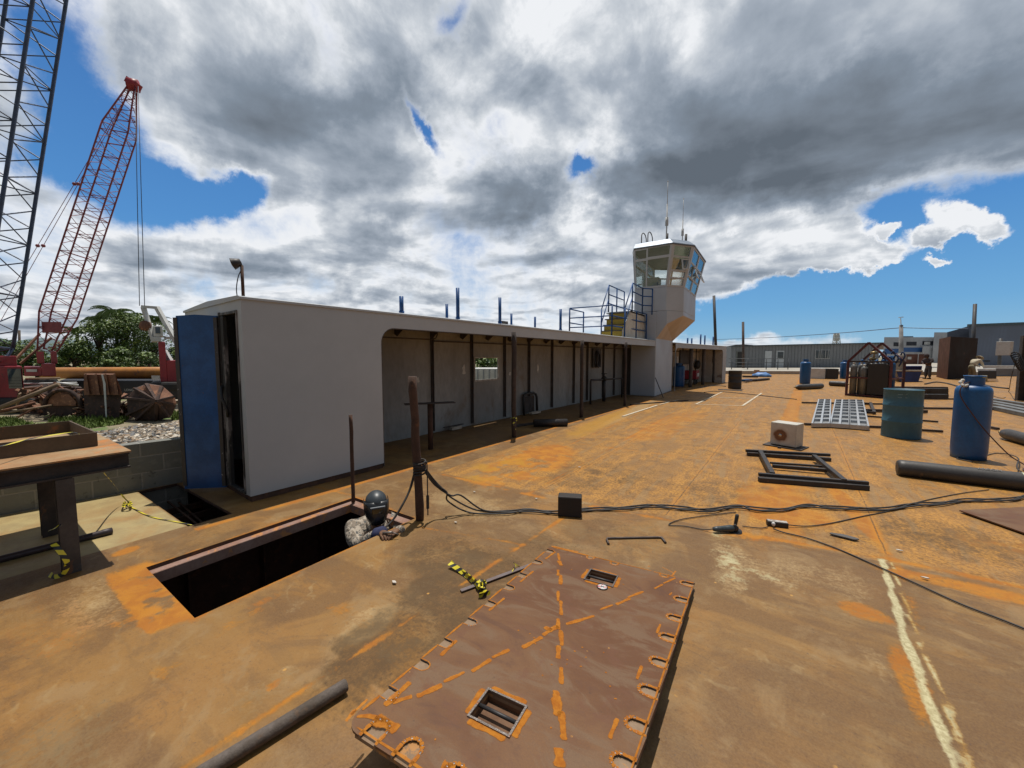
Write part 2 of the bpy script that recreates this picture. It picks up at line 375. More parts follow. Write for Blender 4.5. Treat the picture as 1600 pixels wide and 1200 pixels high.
for (a, b, rx, ry, s) in ((-2.5, .55, .12, .06, .6), (-2.2, 1.3, .16, .1, .5), (-1.95, .75, .05, .18, .9), (-3.2, .55, .3, .1, .5), (-2.65, 1.0, .08, .25, .5), (2.4, 6.2, .7, .5, .6), (1.9, 5.0, .8, .25, .5), (-.2, 3.9, .3, .08, .7)):
    orange += sst(ell(a, b, rx, ry, 15) + 1.1 * wob, 1.15, .4) * s * sst(n3, .3, .6)
# dark damp stain left of the plate and between the seams
dk = sst(ell(-2.15, 2.15, .42, .34, -20) + .9 * wob, 1.1, .55) * .75 * sst(2.44 + .24 * (XX + 2.67) - YY, -.01, .03)
dk = np.maximum(dk, sst(.34 + .35 * wob - np.abs(XX + 1.72 + .06 * (YY - 1.5)) * (1 + .7 * (YY < 1.1)), 0, .12) * sst(YY, .75, 1.05) * sst(-YY, -2.6, -2.35) * .95)
dk = np.maximum(dk, sst(ell(-1.5, 2.75, .35, .3, 0) + .8 * wob, 1.1, .5) * .55)
darkm += dk * (.55 + .75 * (n3 - .3)) ; darkm += sst(n1 + .3 * n2, .74, .84) * .35 * (1 - far)
darkm += far * sst(ell(-2.0, 4.9, 1.2, 1.0, 0) + wob, 1.2, .3) * .35
darkm += far * sst(ell(-.4, 4.9, .55, .9, 0) + wob, 1.2, .3) * .30 + far * sst(ell(1.3, 4.9, .7, .55, 0) + wob, 1.2, .3) * .45
darkm += far * sst(n2 * .6 + n3 * .4, .52, .66) * .35
pale += (1 - far) * (sst(ell(-2.7, 3.1, .8, .35, 0) + .6 * wob, 1.2, .3) * .45 + sst(ell(.3, 3.5, .45, .35, 0) + .6 * wob, 1.2, .3) * .35 + sst(ell(-3.6, .45, .5, .2, 0) + .6 * wob, 1.2, .3) * .35)
pale += (1 - far) * sst(n2 * .5 + n1 * .5, .54, .66) * .3 + sst(ell(-1.95, 1.35, .14, .22, 10) + wob, 1.1, .7) * .5
# spilled pale grit
gr = np.maximum(sst(ell(-.20, 3.30, .17, .50, 12) + .8 * wob + .9 * (n3 - .5), 1.25, .1), sst(ell(.02, 3.28, .32, .10, -28) + .9 * wob + .9 * (n3 - .5), 1.2, .2) * .8); gr = np.maximum(gr, sst(ell(-.32, 3.85, .14, .16, 0) + wob + .8 * (n3 - .5), 1.2, .3) * .6)
white += gr * sst(n3 + .25 * (n2 - .5), .34, .66) * .85; pale += gr * .5
# cream stripe of sealant running away on the right
c = .655 + .048 * (YY - 2.6) * 1.55; c = np.interp(YY, [0, 2.1, 2.95, 3.5, 4.1], [.62, .655, .69, .735, .785])
wd = .027 + .014 * wob + .012 * (n3 - .5)
white += np.where((YY < 4.09), sst(wd - np.abs(XX - c - .012 * wob), 0, .012), 0) * (.75 + .3 * n3)
c2 = c + np.interp(YY, [1.8, 2.6, 3.3, 4.1], [.030, .062, .056, .045]); w2_ = np.interp(YY, [1.8, 2.6, 3.3, 4.1], [.030, .016, .013, .012]); s2_ = np.where(YY < 4.06, sst(w2_ + .022 * wob + .012 * (n3 - .5) - np.abs(XX - c2), -.002, .010), 0); yell += s2_ * .8; white += s2_ * .55 * (.5 + n3); darkm += np.where(YY < 4.0, sst(.010 - np.abs(XX - (c + c2) / 2 - .004), -.004, .008), 0) * .7 * sst(n2, .3, .55)
orange += np.where((YY < 4.06), np.exp(-((XX - c2 - .03) / .03) ** 2) * .6 * sst(n2, .4, .6), 0)
slab = ((XX < -4.52) & (YY < 1.2)) * 1.0; slab = slab * (XX > -6.5)
hole = np.zeros((ny - 1, nx - 1), bool); cx = (GX[1:] + GX[:-1]) / 2; cy = (GY[1:] + GY[:-1]) / 2; CX, CY = np.meshgrid(cx, cy)
hole |= (CX > HX0) & (CX < HX1) & (CY > HY0) & (CY < HY1)
hole |= (CX > -6.17) & (CX < -4.5) & (CY > 1.2) & (CY < 1.56)
def gridmesh(name, X, Y, Z, hole, mats, layers, **kw):
    h, w = X.shape; me = bpy.data.meshes.new(name)
    co = np.stack([X, Y, Z], -1).reshape(-1, 3).astype(np.float32)
    idx = np.arange(h * w).reshape(h, w); q = np.stack([idx[:-1, :-1], idx[:-1, 1:], idx[1:, 1:], idx[1:, :-1]], -1)[~hole]
    me.vertices.add(h * w); me.vertices.foreach_set('co', co.ravel()); nf = len(q)
    me.loops.add(nf * 4); me.loops.foreach_set('vertex_index', q.ravel().astype(np.int32)); me.polygons.add(nf)
    me.polygons.foreach_set('loop_start', np.arange(0, nf * 4, 4, dtype=np.int32)); me.polygons.foreach_set('use_smooth', np.ones(nf, bool))
    me.update(calc_edges=True)
    for nm, a in layers.items(): at = me.attributes.new(nm, 'FLOAT', 'POINT'); at.data.foreach_set('value', a.ravel().astype(np.float32))
    me.materials.append(mats); o = bpy.data.objects.new(name, me); COL.objects.link(o)
    return tag(o, **kw)
ZZ = (n1 - .5) * .012 * np.clip((YY + 2) / 6, .3, 1)
ZZ = np.where(slab > 0, 0, ZZ); ZZ = ZZ * sst(np.minimum(dh, 1), 0, .2)

m, k, b = newmat('rusty_deck_steel'); DECKM = m
def at(k, n): x = k.n('ShaderNodeAttribute'); x.attribute_name = n; return x.outputs['Fac']
ge = k.n('ShaderNodeNewGeometry'); P = ge.outputs['Position']
a_or, a_dk, a_pa, a_wh, a_ye, a_far = [at(k, n) for n in ('orange', 'dark', 'pale', 'white', 'yellow', 'far')]
big = k.noise(P, .8, 6, .6, .6); mid = k.noise(P, 4.5, 8, .65, .5); fin = k.noise(P, 38, 6, .7, .3); vf = k.noise(P, 160, 3, .7)
strk = k.noise(k.map(P, (0, 0, 0), (0, 0, R(-12)), (1.3, 4.5, 1)), 2.0, 8, .68, 1.1)      # long transverse mill and water marks
strl = k.noise(k.map(P, (0, 0, 0), (0, 0, R(3)), (5, .7, 1)), 1.3, 7, .65, .6)          # lengthwise streaks farther out
grit = k.ss(k.noise(P, 95, 5, .75), .35, .65)
near = k.mix(k.ss(mid, .38, .62), (.130, .060, .020), (.205, .099, .030)); near = k.mix(k.ss(strk, .46, .60, 0, .6), near, (.200, .122, .062))
near = k.mix(k.ss(big, .46, .60, 0, .6), near, (.255, .104, .022)); near = k.mix(k.ss(strk, .46, .38, 0, .5), near, (.085, .042, .021)); near = k.mix(k.ss(fin, .50, .66, 0, .5), near, (.095, .043, .019))
farc = k.mix(k.ss(mid, .40, .60), (.385, .172, .040), (.255, .116, .034)); farc = k.mix(k.ss(strl, .48, .62, 0, .7), farc, (.47, .215, .052)); farc = k.mix(k.ss(fin, .47, .58, 0, .65), farc, (.145, .064, .020))
farc = k.mix(k.ss(strl, .5, .38, 0, .7), farc, (.265, .150, .070)); farc = k.mix(k.ss(k.noise(P, .55, 7, .65, 1.0), .50, .62, 0, .6), farc, (.215, .105, .038)); farc = k.mix(k.ss(k.noise(P, 1.9, 8, .7, .6), .55, .66, 0, .5), farc, (.125, .062, .026))
sy = k.n('ShaderNodeSeparateXYZ'); k.put(sy.inputs[0], P)
ph = k.math('ADD', k.math('MULTIPLY', sy.outputs[1], 46.0), k.math('ADD', k.math('MULTIPLY', sy.outputs[0], -3.0), k.math('MULTIPLY', k.noise(P, 1.7, 4, .6), 26.0)))
wl_ = k.math('MULTIPLY', k.ss(k.math('SINE', ph), .80, .99), k.ss(k.noise(P, 3.3, 5, .7), .50, .66))
near = k.mix(k.math('MULTIPLY', wl_, .55), near, (.36, .24, .13))
near = k.mix(k.ss(k.noise(P, .45, 5, .6, .8), .50, .62, 0, .65), near, (.215, .105, .032)); near = k.mix(k.ss(k.noise(P, 1.35, 7, .7, .8), .52, .62, 0, .55), near, (.105, .050, .021))
near = k.mix(k.ss(k.noise(P, .9, 8, .62, 1.0), .57, .47, 0, .65), near, (.088, .038, .014)); near = k.mix(k.ss(k.noise(P, 2.2, 8, .68, .6), .52, .64, 0, .5), near, (.245, .150, .080))
near = k.mix(k.math('MULTIPLY', grit, .30), near, (.26, .14, .055)); farc = k.mix(k.math('MULTIPLY', grit, .25), farc, (.08, .04, .018))
col = k.mix(a_far, near, farc)
jit = k.math('MULTIPLY', k.math('SUBTRACT', k.math('ADD', k.math('MULTIPLY', fin, .6), k.math('MULTIPLY', mid, .4)), .5), 2.6)
def am(a, lo=.15, hi=.8): return k.ss(k.math('ADD', a, k.math('MULTIPLY', jit, k.ss(a, 0, .15))), lo, hi)
col = k.mix(am(a_pa, .1, .9), col, (.34, .215, .115))
col = k.mix(k.math('MULTIPLY', am(a_dk, .05, 1.0), .80), col, (.062, .033, .015))
col = k.mix(k.math('MULTIPLY', am(a_or, .2, .95), .8), col, k.mix(k.ss(mid, .4, .6), (.42, .155, .020), (.33, .105, .015)))
col = k.mix(k.math('MULTIPLY', am(a_ye), .7), col, (.36, .17, .022))
col = k.mix(am(a_wh, .2, .8), col, k.mix(k.ss(fin, .4, .6), (.47, .39, .26), (.32, .25, .15)))
col = k.mix(k.ss(fin, .64, .72, 0, .6), col, (.05, .025, .014))
col = k.mix(k.ss(k.noise(P, 60, 2, .5), .70, .74, 0, .7), col, (.07, .04, .03))
col = k.mix(k.ss(vf, .3, .75, 0, .35), col, k.mix(.5, col, (.12, .06, .03)))
# weld seams between the deck plates
for ax_, c0_, sl_, lo_, hi_, wdt in (('x', -2.35, .03, 4, 60, .008), ('x', -.95, .03, 4, 60, .008), ('x', .62, .05, 4.2, 60, .008), ('x', 2.5, .04, -2, 60, .009), ('y', 6.6, .05, -3, 30, .010), ('y', 9.8, .05, -3, 30, .012), ('y', 14.2, .05, -3, 30, .016), ('y', 20.5, .05, -3, 40, .02), ('y', 29, .05, -3, 40, .03)):
    a_, b_ = (sy.outputs[0], sy.outputs[1]) if ax_ == 'x' else (sy.outputs[1], sy.outputs[0])
    dd_ = k.math('ABSOLUTE', k.math('SUBTRACT', k.math('SUBTRACT', k.math('ADD', a_, k.math('MULTIPLY', k.math('SUBTRACT', mid, .5), .03)), k.math('MULTIPLY', b_, sl_)), c0_))
    wd_ = k.math('MULTIPLY', k.math('GREATER_THAN', b_, lo_), k.math('LESS_THAN', b_, hi_))
    col = k.mix(k.math('MULTIPLY', k.math('MULTIPLY', wd_, k.ss(dd_, wdt * 7, 0, 0, .55)), k.ss(mid, .42, .56)), col, (.44, .17, .025))
    col = k.mix(k.math('MULTIPLY', k.math('MULTIPLY', wd_, k.ss(dd_, wdt, wdt * .5, 0, .75)), k.ss(fin, .38, .5)), col, (.06, .032, .016))
# thin rust scabs
vo = k.n('ShaderNodeTexVoronoi', feature='F1'); k.put(vo.inputs['Vector'], P); vo.inputs['Scale'].default_value = 5.0
col = k.mix(k.math('MULTIPLY', k.ss(vo.outputs['Distance'], .06, .03), k.ss(mid, .5, .6)), col, (.38, .19, .06))
# a dusty grey-buff slab of old plate at the left
sl = at(k, 'slab'); slc = k.mix(k.ss(mid, .35, .65), (.34, .25, .135), (.27, .19, .105)); slc = k.mix(k.ss(big, .5, .7, 0, .8), slc, (.28, .13, .045)); slc = k.mix(k.ss(fin, .6, .7, 0, .4), slc, (.15, .1, .06))
col = k.mix(sl, col, slc)
hs_ = k.n('ShaderNodeHueSaturation'); hs_.inputs['Saturation'].default_value = 1.04; hs_.inputs['Value'].default_value = 1.0; k.put(hs_.inputs['Color'], k.vec('MULTIPLY', col, (1.10, 1.19, 1.06)))
k.put(b.inputs['Base Color'], hs_.outputs[0])
k.put(b.inputs['Roughness'], k.ss(k.math('ADD', k.math('ADD', fin, a_dk), a_or), .2, 1.2, .50, .82)); b.inputs['Specular IOR Level'].default_value = .42
bn = k.n('ShaderNodeBump'); bn.inputs['Strength'].default_value = .8; bn.inputs['Distance'].default_value = .006
hgt = k.math('ADD', k.math('ADD', k.math('MULTIPLY', fin, .5), k.math('MULTIPLY', vf, .25)), k.math('MULTIPLY', mid, 1.2))
k.put(bn.inputs['Height'], k.math('MULTIPLY', hgt, k.ss(a_far, 0, 1, .55, 1.3))); k.put(b.inputs['Normal'], bn.outputs[0])
deck = gridmesh('deck', XX, YY, ZZ, hole, DECKM, dict(orange=np.clip(orange, 0, 1.2), dark=np.clip(darkm, 0, 1.2), pale=np.clip(pale, 0, 1), white=np.clip(white, 0, 1), yellow=np.clip(yell, 0, 1), far=far, slab=slab), kind='structure', label=None)

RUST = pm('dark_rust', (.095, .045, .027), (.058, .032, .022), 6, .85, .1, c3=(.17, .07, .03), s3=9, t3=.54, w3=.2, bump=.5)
RUST2 = pm('orange_rust', (.36, .155, .055), (.23, .10, .045), 5, .9, 0, c3=(.46, .17, .04), s3=11, t3=.52, w3=.15, bump=.5)
DARKST = pm('black_pipe', (.028, .027, .029), (.05, .043, .04), 8, .55, .3, c3=(.14, .075, .045), s3=20, t3=.58, w3=.15, bump=.2)
# hull under the deck: sides, and the compartments seen through the two openings
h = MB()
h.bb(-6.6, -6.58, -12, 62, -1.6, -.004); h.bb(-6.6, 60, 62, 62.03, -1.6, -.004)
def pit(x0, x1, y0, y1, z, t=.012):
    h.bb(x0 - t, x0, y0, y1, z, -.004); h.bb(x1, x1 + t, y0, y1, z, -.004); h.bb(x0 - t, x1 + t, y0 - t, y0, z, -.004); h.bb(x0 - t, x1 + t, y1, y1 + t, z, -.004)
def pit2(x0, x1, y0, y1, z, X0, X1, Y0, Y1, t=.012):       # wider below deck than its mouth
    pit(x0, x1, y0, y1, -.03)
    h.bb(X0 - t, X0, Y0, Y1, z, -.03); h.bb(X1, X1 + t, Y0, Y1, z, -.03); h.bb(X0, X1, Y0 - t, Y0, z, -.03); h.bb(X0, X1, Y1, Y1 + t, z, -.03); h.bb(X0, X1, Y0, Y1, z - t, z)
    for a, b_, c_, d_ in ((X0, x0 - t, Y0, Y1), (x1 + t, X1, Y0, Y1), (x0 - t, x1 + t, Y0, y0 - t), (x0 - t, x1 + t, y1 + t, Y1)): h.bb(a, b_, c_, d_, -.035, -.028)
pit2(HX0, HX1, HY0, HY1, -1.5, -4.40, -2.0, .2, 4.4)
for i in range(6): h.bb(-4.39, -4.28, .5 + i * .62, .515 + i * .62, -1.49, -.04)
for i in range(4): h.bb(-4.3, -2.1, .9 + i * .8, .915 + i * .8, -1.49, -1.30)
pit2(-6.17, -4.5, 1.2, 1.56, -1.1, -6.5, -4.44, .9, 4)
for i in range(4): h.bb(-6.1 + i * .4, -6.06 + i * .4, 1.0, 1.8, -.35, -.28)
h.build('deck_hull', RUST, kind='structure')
l = MB()                                                   # sunken ledge inside the hatch mouth
l.bb(HX0, HX0 + .075, HY0, HY1 - .09, -.05, -.032); l.bb(HX0, HX1, HY1 - .09, HY1, -.05, -.032); l.bb(HX0 + .07, HX0 + .08, HY0, HY1 - .09, -.12, -.034); l.bb(HX0 + .075, HX1, HY1 - .1, HY1 - .09, -.12, -.034)
l.build('hatch_ledge', pm('ledge', (.30, .19, .15), (.25, .13, .09), 4, .8, .1, c3=(.42, .19, .07), s3=8, t3=.55), kind='structure')
lb = MB()                                                  # planks lying across the small opening
for i, (y, zz_) in enumerate(((1.24, -.10), (1.33, -.14), (1.43, -.09), (1.51, -.13))): lb.bar((-6.2, y + .02 * i, zz_ - .12), (-4.45, y - .02 * (i % 2), zz_ - .15), .018, .012)
lb.build('rusty_planks', RUST, None, 'dark rusty strips lying across the small opening at the end of the white deckhouse', 'steel strips')

# painted weld squares far out on the deck
wm = pm('chalk_paint', (.62, .56, .45), (.5, .42, .3), 9, .9, c3=(.4, .2, .09), s3=14, t3=.56)
q = [G(*p) for p in ((1087, 632), (1160, 634.5), (1190, 614.5), (1128, 613))]
pmk = MB()
def strip(a, b, w):
    a = Vector(a); b = Vector(b); n_ = (b - a).cross(Vector((0, 0, 1))).normalized() * w / 2; z = Vector((0, 0, .012))
    pmk.add([a - n_ + z, a + n_ + z, b + n_ + z, b - n_ + z], [(0, 1, 2, 3)])
strip(q[0], q[1], .06); strip(q[1], q[2], .07); strip(q[3], q[0], .06); strip((q[0] + q[3]) / 2, (q[1] + q[2]) / 2, .05)
strip(G(973, 651), G(1027, 633.5), .07); strip(G(1030, 632.5), G(1060, 625), .05)
pmk.build('painted_markings', wm, kind='structure')

# ------------------------------------------------------------------ setting: yard, hill, quay
gm = pm('yard_dirt', (.30, .24, .16), (.20, .17, .11), .35, .95, c3=(.10, .15, .04), s3=.8, t3=.52, w3=.1, bump=.6, bs=4, bd=.05)
g = MB(); S_ = 6000; g.add([(-S_, -S_, -1.6), (S_, -S_, -1.6), (S_, S_, -1.6), (-S_, S_, -1.6)], [(0, 1, 2, 3)]); g.build('ground', gm, kind='structure')
hm = pm('hill_forest', (.10, .15, .16), (.08, .12, .13), .004, .95)
h2 = MB(); N = 60; vs = []
for i in range(N + 1):
    t = i / N; a, e = azel(-120 + 520 * t, 540); hh = 62 + 38 * math.sin(t * 5 + .6) + 14 * math.sin(t * 17) + 7 * math.sin(t * 41)
    for dd, z in ((2500, -1.6), (2700, hh * .6), (2950, hh), (3300, -1.6)): vs.append((math.sin(a) * dd, math.cos(a) * dd, z))
h2.add(vs, [(i * 4 + j, i * 4 + j + 1, i * 4 + j + 5, i * 4 + j + 4) for i in range(N) for j in range(3)], 0, True); h2.build('hills', hm, kind='structure')
cm = pm('concrete', (.42, .39, .34), (.34, .31, .26), 1.2, .9, c3=(.24, .2, .15), s3=3, t3=.58, w3=.12, bump=.3)
q0 = G(1120, 584); q1 = G(1475, 586)
qd = (q1 - q0).normalized(); qn = Vector((-qd.y, qd.x, 0)); q0 = q0 - qd * 2; q1 = q1 + qd * 60
qq = MB(); zt = .28
qq.prism([(q0.x, q0.y), (q1.x, q1.y), ((q1 + qn * 70).x, (q1 + qn * 70).y), ((q0 + qn * 70).x, (q0 + qn * 70).y)], .012, zt)
qq.build('quay_pavement', cm, kind='structure')

# ------------------------------------------------------------------ deckhouse (white gallery building along the dock edge)
TH = R(3.3); C0 = Vector((-4.68, 1.80, 0)); PLZ = .065
def S(s, w, z, th=TH, c=None):
    c = C0 if c is None else c
    return Vector((c.x + s * math.sin(th) - w * math.cos(th), c.y + s * math.cos(th) + w * math.sin(th), z))
def sbox(mb, s0, s1, w0, w1, z0, z1, mi=0, F=None):
    F = F or S; vs = [F(s, w, z) for z in (z0, z1) for s, w in ((s0, w0), (s1, w0), (s1, w1), (s0, w1))]
    return mb.add(vs, [(0, 3, 2, 1)[::-1], (4, 5, 6, 7)[::-1], (0, 4, 5, 1), (1, 5, 6, 2), (2, 6, 7, 3), (3, 7, 4, 0)], mi)
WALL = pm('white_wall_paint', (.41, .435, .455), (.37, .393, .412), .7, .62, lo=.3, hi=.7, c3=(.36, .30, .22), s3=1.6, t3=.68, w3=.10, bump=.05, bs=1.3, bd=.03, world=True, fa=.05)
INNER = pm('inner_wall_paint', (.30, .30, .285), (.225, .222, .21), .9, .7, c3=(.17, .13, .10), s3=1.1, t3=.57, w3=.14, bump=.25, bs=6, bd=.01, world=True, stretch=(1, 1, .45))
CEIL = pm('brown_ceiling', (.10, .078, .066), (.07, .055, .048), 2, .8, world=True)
STUD = pm('stud_steel', (.085, .075, .07), (.06, .052, .048), 6, .7, c3=(.10, .06, .04), s3=12, t3=.56)
BLUE = pm('blue_paint', (.006, .085, .29), (.006, .062, .21), 5, .45, c3=(.10, .05, .035), s3=10, t3=.66, bump=.15)
BLACK = pm('black_rubber', (.02, .02, .02), (.03, .027, .025), 8, .6)
dh_ = thing('gallery_building', 'long low white steel gallery building, open fronted, with a blue door on its end', 'building', S(0, 0, 0))
TOPZ = 2.235; SO = 1.68; SE = 14.12; DW = 2.12; GW = 1.37
# front wall with the rounded opening
r = .22; arc = [(SO + r - r * math.cos(t), 2.01 - r + r * math.sin(t)) for t in [i * math.pi / 2 / 8 for i in range(9)]]
front = [(0, PLZ), (SO, PLZ)] + arc + [(SE, 2.01), (SE, TOPZ - .03), (0, TOPZ - .03)]
mb = MB(); mb.prism(front, 0, .012, 0, lambda a, b, h: S(a, h, b)); mb.build('front_wall', WALL, dh_, normals=True)
mb = MB(); fl = [S(SO, 0, 0.02)] + [S(a, 0, b) for a, b in arc] + [S(SE - .03, 0, 2.01)]
fl2 = [p + S(0, .07, 0) - S(0, 0, 0) for p in fl]; vs = fl + fl2; n_ = len(fl)
ins = [p + Vector((0, 0, -.012)) if i > 5 else p + S(.012, 0, 0) - S(0, 0, 0) for i, p in enumerate(vs[:n_])] ; ins2 = [p + S(0, .07, 0) - S(0, 0, 0) for p in ins]
for i in range(n_ - 1): mb.add([fl[i], fl[i + 1], fl2[i + 1], fl2[i], ins[i], ins[i + 1], ins2[i + 1], ins2[i]], [(0, 1, 2, 3), (4, 7, 6, 5), (0, 4, 5, 1), (3, 2, 6, 7)])
mb.build('opening_edge', STUD, dh_, normals=True)
mb = MB()                                                   # end wall: pieces round the door opening
sbox(mb, 0, .012, .012, .13, PLZ, TOPZ - .03); sbox(mb, 0, .012, .68, DW, PLZ, TOPZ - .03); sbox(mb, 0, .012, .13, .68, 2.09, TOPZ - .03); sbox(mb, 0, .012, .13, .68, PLZ - .01, PLZ)
sbox(mb, 0, SO, DW - .012, DW, 0, TOPZ - .03)
mb.build('end_wall', WALL, dh_)
mb = MB(); sbox(mb, .015, SO - .01, .012, .03, 0, PLZ); sbox(mb, .012, .03, .03, DW, 0, PLZ); mb.build('plinth', RUST, dh_)
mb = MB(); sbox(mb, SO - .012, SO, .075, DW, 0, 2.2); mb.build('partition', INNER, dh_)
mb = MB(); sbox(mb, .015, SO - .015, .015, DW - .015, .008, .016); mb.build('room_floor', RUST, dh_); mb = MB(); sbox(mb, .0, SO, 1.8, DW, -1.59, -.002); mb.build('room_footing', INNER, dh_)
mb = MB()                                                   # roof: shallow cambered slab with a thin lip
def roofslab(mb, s0, s1, w1, F=S):
    prof = [(-.018, TOPZ - .03), (-.018, TOPZ - .005), (.05, TOPZ + .012), (w1 / 2, TOPZ + .035), (w1 + .01, TOPZ - .005), (w1 + .01, TOPZ - .03)]
    n = len(prof); vs = [F(s, w, z) for s in (s0, s1) for w, z in prof]
    mb.add(vs, [tuple(range(n)), tuple(range(2 * n - 1, n - 1, -1))] + [(i, n + i, n + (i + 1) % n, (i + 1) % n) for i in range(n)])
roofslab(mb, -.018, SO, DW); roofslab(mb, SO, SE, GW + .03)
mb.build('roof', WALL, dh_, normals=True)
mb = MB(); sbox(mb, SO, SE, .014, GW, TOPZ - .045, TOPZ - .033)
for i in range(15): s = SO + .35 + i * .86; mb.prism([(.015, TOPZ - .05), (GW, TOPZ - .05), (GW, TOPZ - .22), (GW - .08, TOPZ - .26), (GW - .28, TOPZ - .12), (.015, TOPZ - .10)], s, s + .01, 0, lambda a, b, h: S(h, a, b))
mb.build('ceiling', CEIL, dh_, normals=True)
mb = MB()                                                   # back wall with the see-through window hole
WS0, WS1, WZ0, WZ1 = 5.08, 5.92, 1.05, 1.56
sbox(mb, SO, WS0, GW, GW + .012, 0, TOPZ - .05); sbox(mb, WS1, SE, GW, GW + .012, 0, TOPZ - .05); sbox(mb, WS0, WS1, GW, GW + .012, 0, WZ0); sbox(mb, WS0, WS1, GW, GW + .012, WZ1, TOPZ - .05)
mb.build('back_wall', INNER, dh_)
mb = MB(); sbox(mb, SE - .02, SE, .95, GW, 0, TOPZ - .05); mb.build('end_partition', INNER, dh_); mb = MB(); sbox(mb, SE - .04, SE - .022, 1.0, 1.33, .02, 1.95); mb.build('doorway_shade', pm('dark_panel', (.05, .045, .04)), dh_)  # dark sheet put in for the shade of the doorway recess
mb = MB()
for a, b_, c_, d_ in ((WS0 - .03, WS1 + .03, WZ0 - .04, WZ0), (WS0 - .03, WS0, WZ0, WZ1), (WS1, WS1 + .03, WZ0, WZ1), (WS0 - .03, WS1 + .03, WZ1, WZ1 + .03)): sbox(mb, a, b_, GW - .02, GW - .002, c_, d_)
mb.build('window_frame', pm('pale_flake', (.5, .48, .44), (.3, .27, .24), 12, .8), dh_)
for s in (3.75, 4.93, 6.14, 7.23, 8.45, 9.83, 10.82, 12.16, 13.2):
    mb = MB(); sbox(mb, s, s + .05, GW - .035, GW - .002, .05, TOPZ - .06); sbox(mb, s + .02, s + .028, GW - .08, GW - .035, .05, TOPZ - .06); mb.build('wall_stud', STUD, dh_)
mb = MB(); sbox(mb, 3.84, SE, GW - .03, GW - .004, 1.90, 1.93); mb.path([S(SO + .05, 1.0, 1.93), S(3.5, 1.05, 1.93), S(3.62, 1.05, 1.96), S(3.66, 1.05, 2.03), S(3.66, 1.05, 2.2)], .012); mb.build('wall_rail', STUD, dh_)
flk = pm('bare_patch', (.62, .6, .56), (.5, .48, .44), 12, .8)
for s, z, a, b_ in ((3.4, 1.13, .13, .16), (4.72, 1.28, .11, .27), (6.42, 1.15, .10, .11), (7.75, 1.25, .09, .28), (10.5, 1.15, .10, .3)):
    mb = MB(); pts = []
    for i in range(14): t = 2 * math.pi * i / 14; q_ = .5 * (.55 + .6 * random.random()); pts.append((s + a * q_ * math.cos(t), z + b_ * q_ * math.sin(t)))
    mb.prism(pts, GW - .004, GW - .001, 0, lambda a_, b__, h: S(a_, h, b__)); mb.build('flaked_patch', flk, dh_, normals=True)
# opened blue door, its jamb and the dark frame
hp = S(-.015, .69, 0); ddir = Vector((-.825, -.56, 0)).normalized(); dn = Vector((-ddir.y, ddir.x, 0))
mb = MB(); prof = [(0.0, .04), (.49, .02)] + [(.49 + .012 * math.sin(i * 2.1), .04 + i * .2) for i in range(1, 10)] + [(.47, 2.07), (.25, 2.085), (0, 2.07)]
mb.prism(prof, 0, .028, 0, lambda a, b, h: hp + ddir * a + dn * h + Vector((0, 0, b)))
door = mb.build('door', BLUE, dh_, normals=True)
mb = MB()
for a, b_ in ((-.006, .035), (.455, .50)): mb.prism([(a, .06), (b_, .06), (b_, 2.05), (a, 2.05)], -.006, .036, 0, lambda a_, b__, h: hp + ddir * a_ + dn * h + Vector((0, 0, b__)))
mb.build('door_edge', pm('chipped_black', (.035, .035, .04), (.06, .05, .045), 9, .6, c3=(.3, .3, .3), s3=16, t3=.63), door, normals=True)
for z in (.35, 1.12, 1.2, 1.85): MB().tube(hp + Vector((.005, -.015, z)), hp + Vector((.005, -.015, z + .09)), .014).build('hinge', STUD, door)
mb = MB(); sbox(mb, -.02, .03, .66, .70, .066, 2.11); sbox(mb, -.012, .03, .56, .65, .068, 2.06); sbox(mb, -.014, .03, .12, .145, .066, 2.10); sbox(mb, -.014, .03, .145, .66, 2.07, 2.10); sbox(mb, -.014, .03, .146, .66, .067, .09)
mb.build('door_frame', pm('grimy_frame', (.30, .28, .27), (.07, .06, .06), 7, .7, c3=(.03, .03, .03), s3=5, t3=.45, stretch=(1, 1, .4)), dh_, bevel=.004)
mb = MB(); mb.path([S(-.02, .66, 1.25), S(-.05, .6, 1.22), S(-.06, .55, 1.12), S(-.03, .5, .98), S(-.02, .52, .9)], .016); mb.build('door_lever', BLACK, dh_)
# two vent slots low in the back wall
# ------------------------------------------------------------------ far gallery beyond the tower
TH2 = math.atan(.16); C2 = Vector((-3.70, 18.95, 0))
def S2(s, w, z): return S(s, w, z, TH2, C2)
fg = thing('gallery_building', 'short white open-fronted gallery building farther off, beyond the control tower', 'building', S2(0, 0, 0)); L2 = 8.4
r = .25; arcb = [(L2 - .75 - r + r * math.sin(t), 2.0 - r + r * math.cos(t)) for t in [i * math.pi / 2 / 6 for i in range(7)]]
arca = [(.0 + r - r * math.cos(t), 2.0 - r + r * math.sin(t)) for t in [i * math.pi / 2 / 6 for i in range(7)]]
mb = MB(); mb.prism([(-.02, 0), (.0, 0)] + arca + arcb + [(L2 - .75, 0), (L2, 0), (L2, TOPZ - .03), (-.02, TOPZ - .03)], 0, .012, 0, lambda a, b, h: S2(a, h, b)); mb.build('front_wall', WALL, fg, normals=True)
mb = MB(); roofslab(mb, -.1, L2 + .02, GW, S2); mb.build('roof', WALL, fg, normals=True)
mb = MB(); sbox(mb, 0, L2, GW - .012, GW, 0, TOPZ - .04, 0, S2); sbox(mb, L2 - .78, L2 - .77, .02, GW - .02, 0, TOPZ - .04, 0, S2); mb.build('back_wall', pm('beige_wall', (.52, .47, .40), (.40, .35, .29), 1, .8, c3=(.2, .15, .12), s3=1.2, t3=.6, world=True), fg)
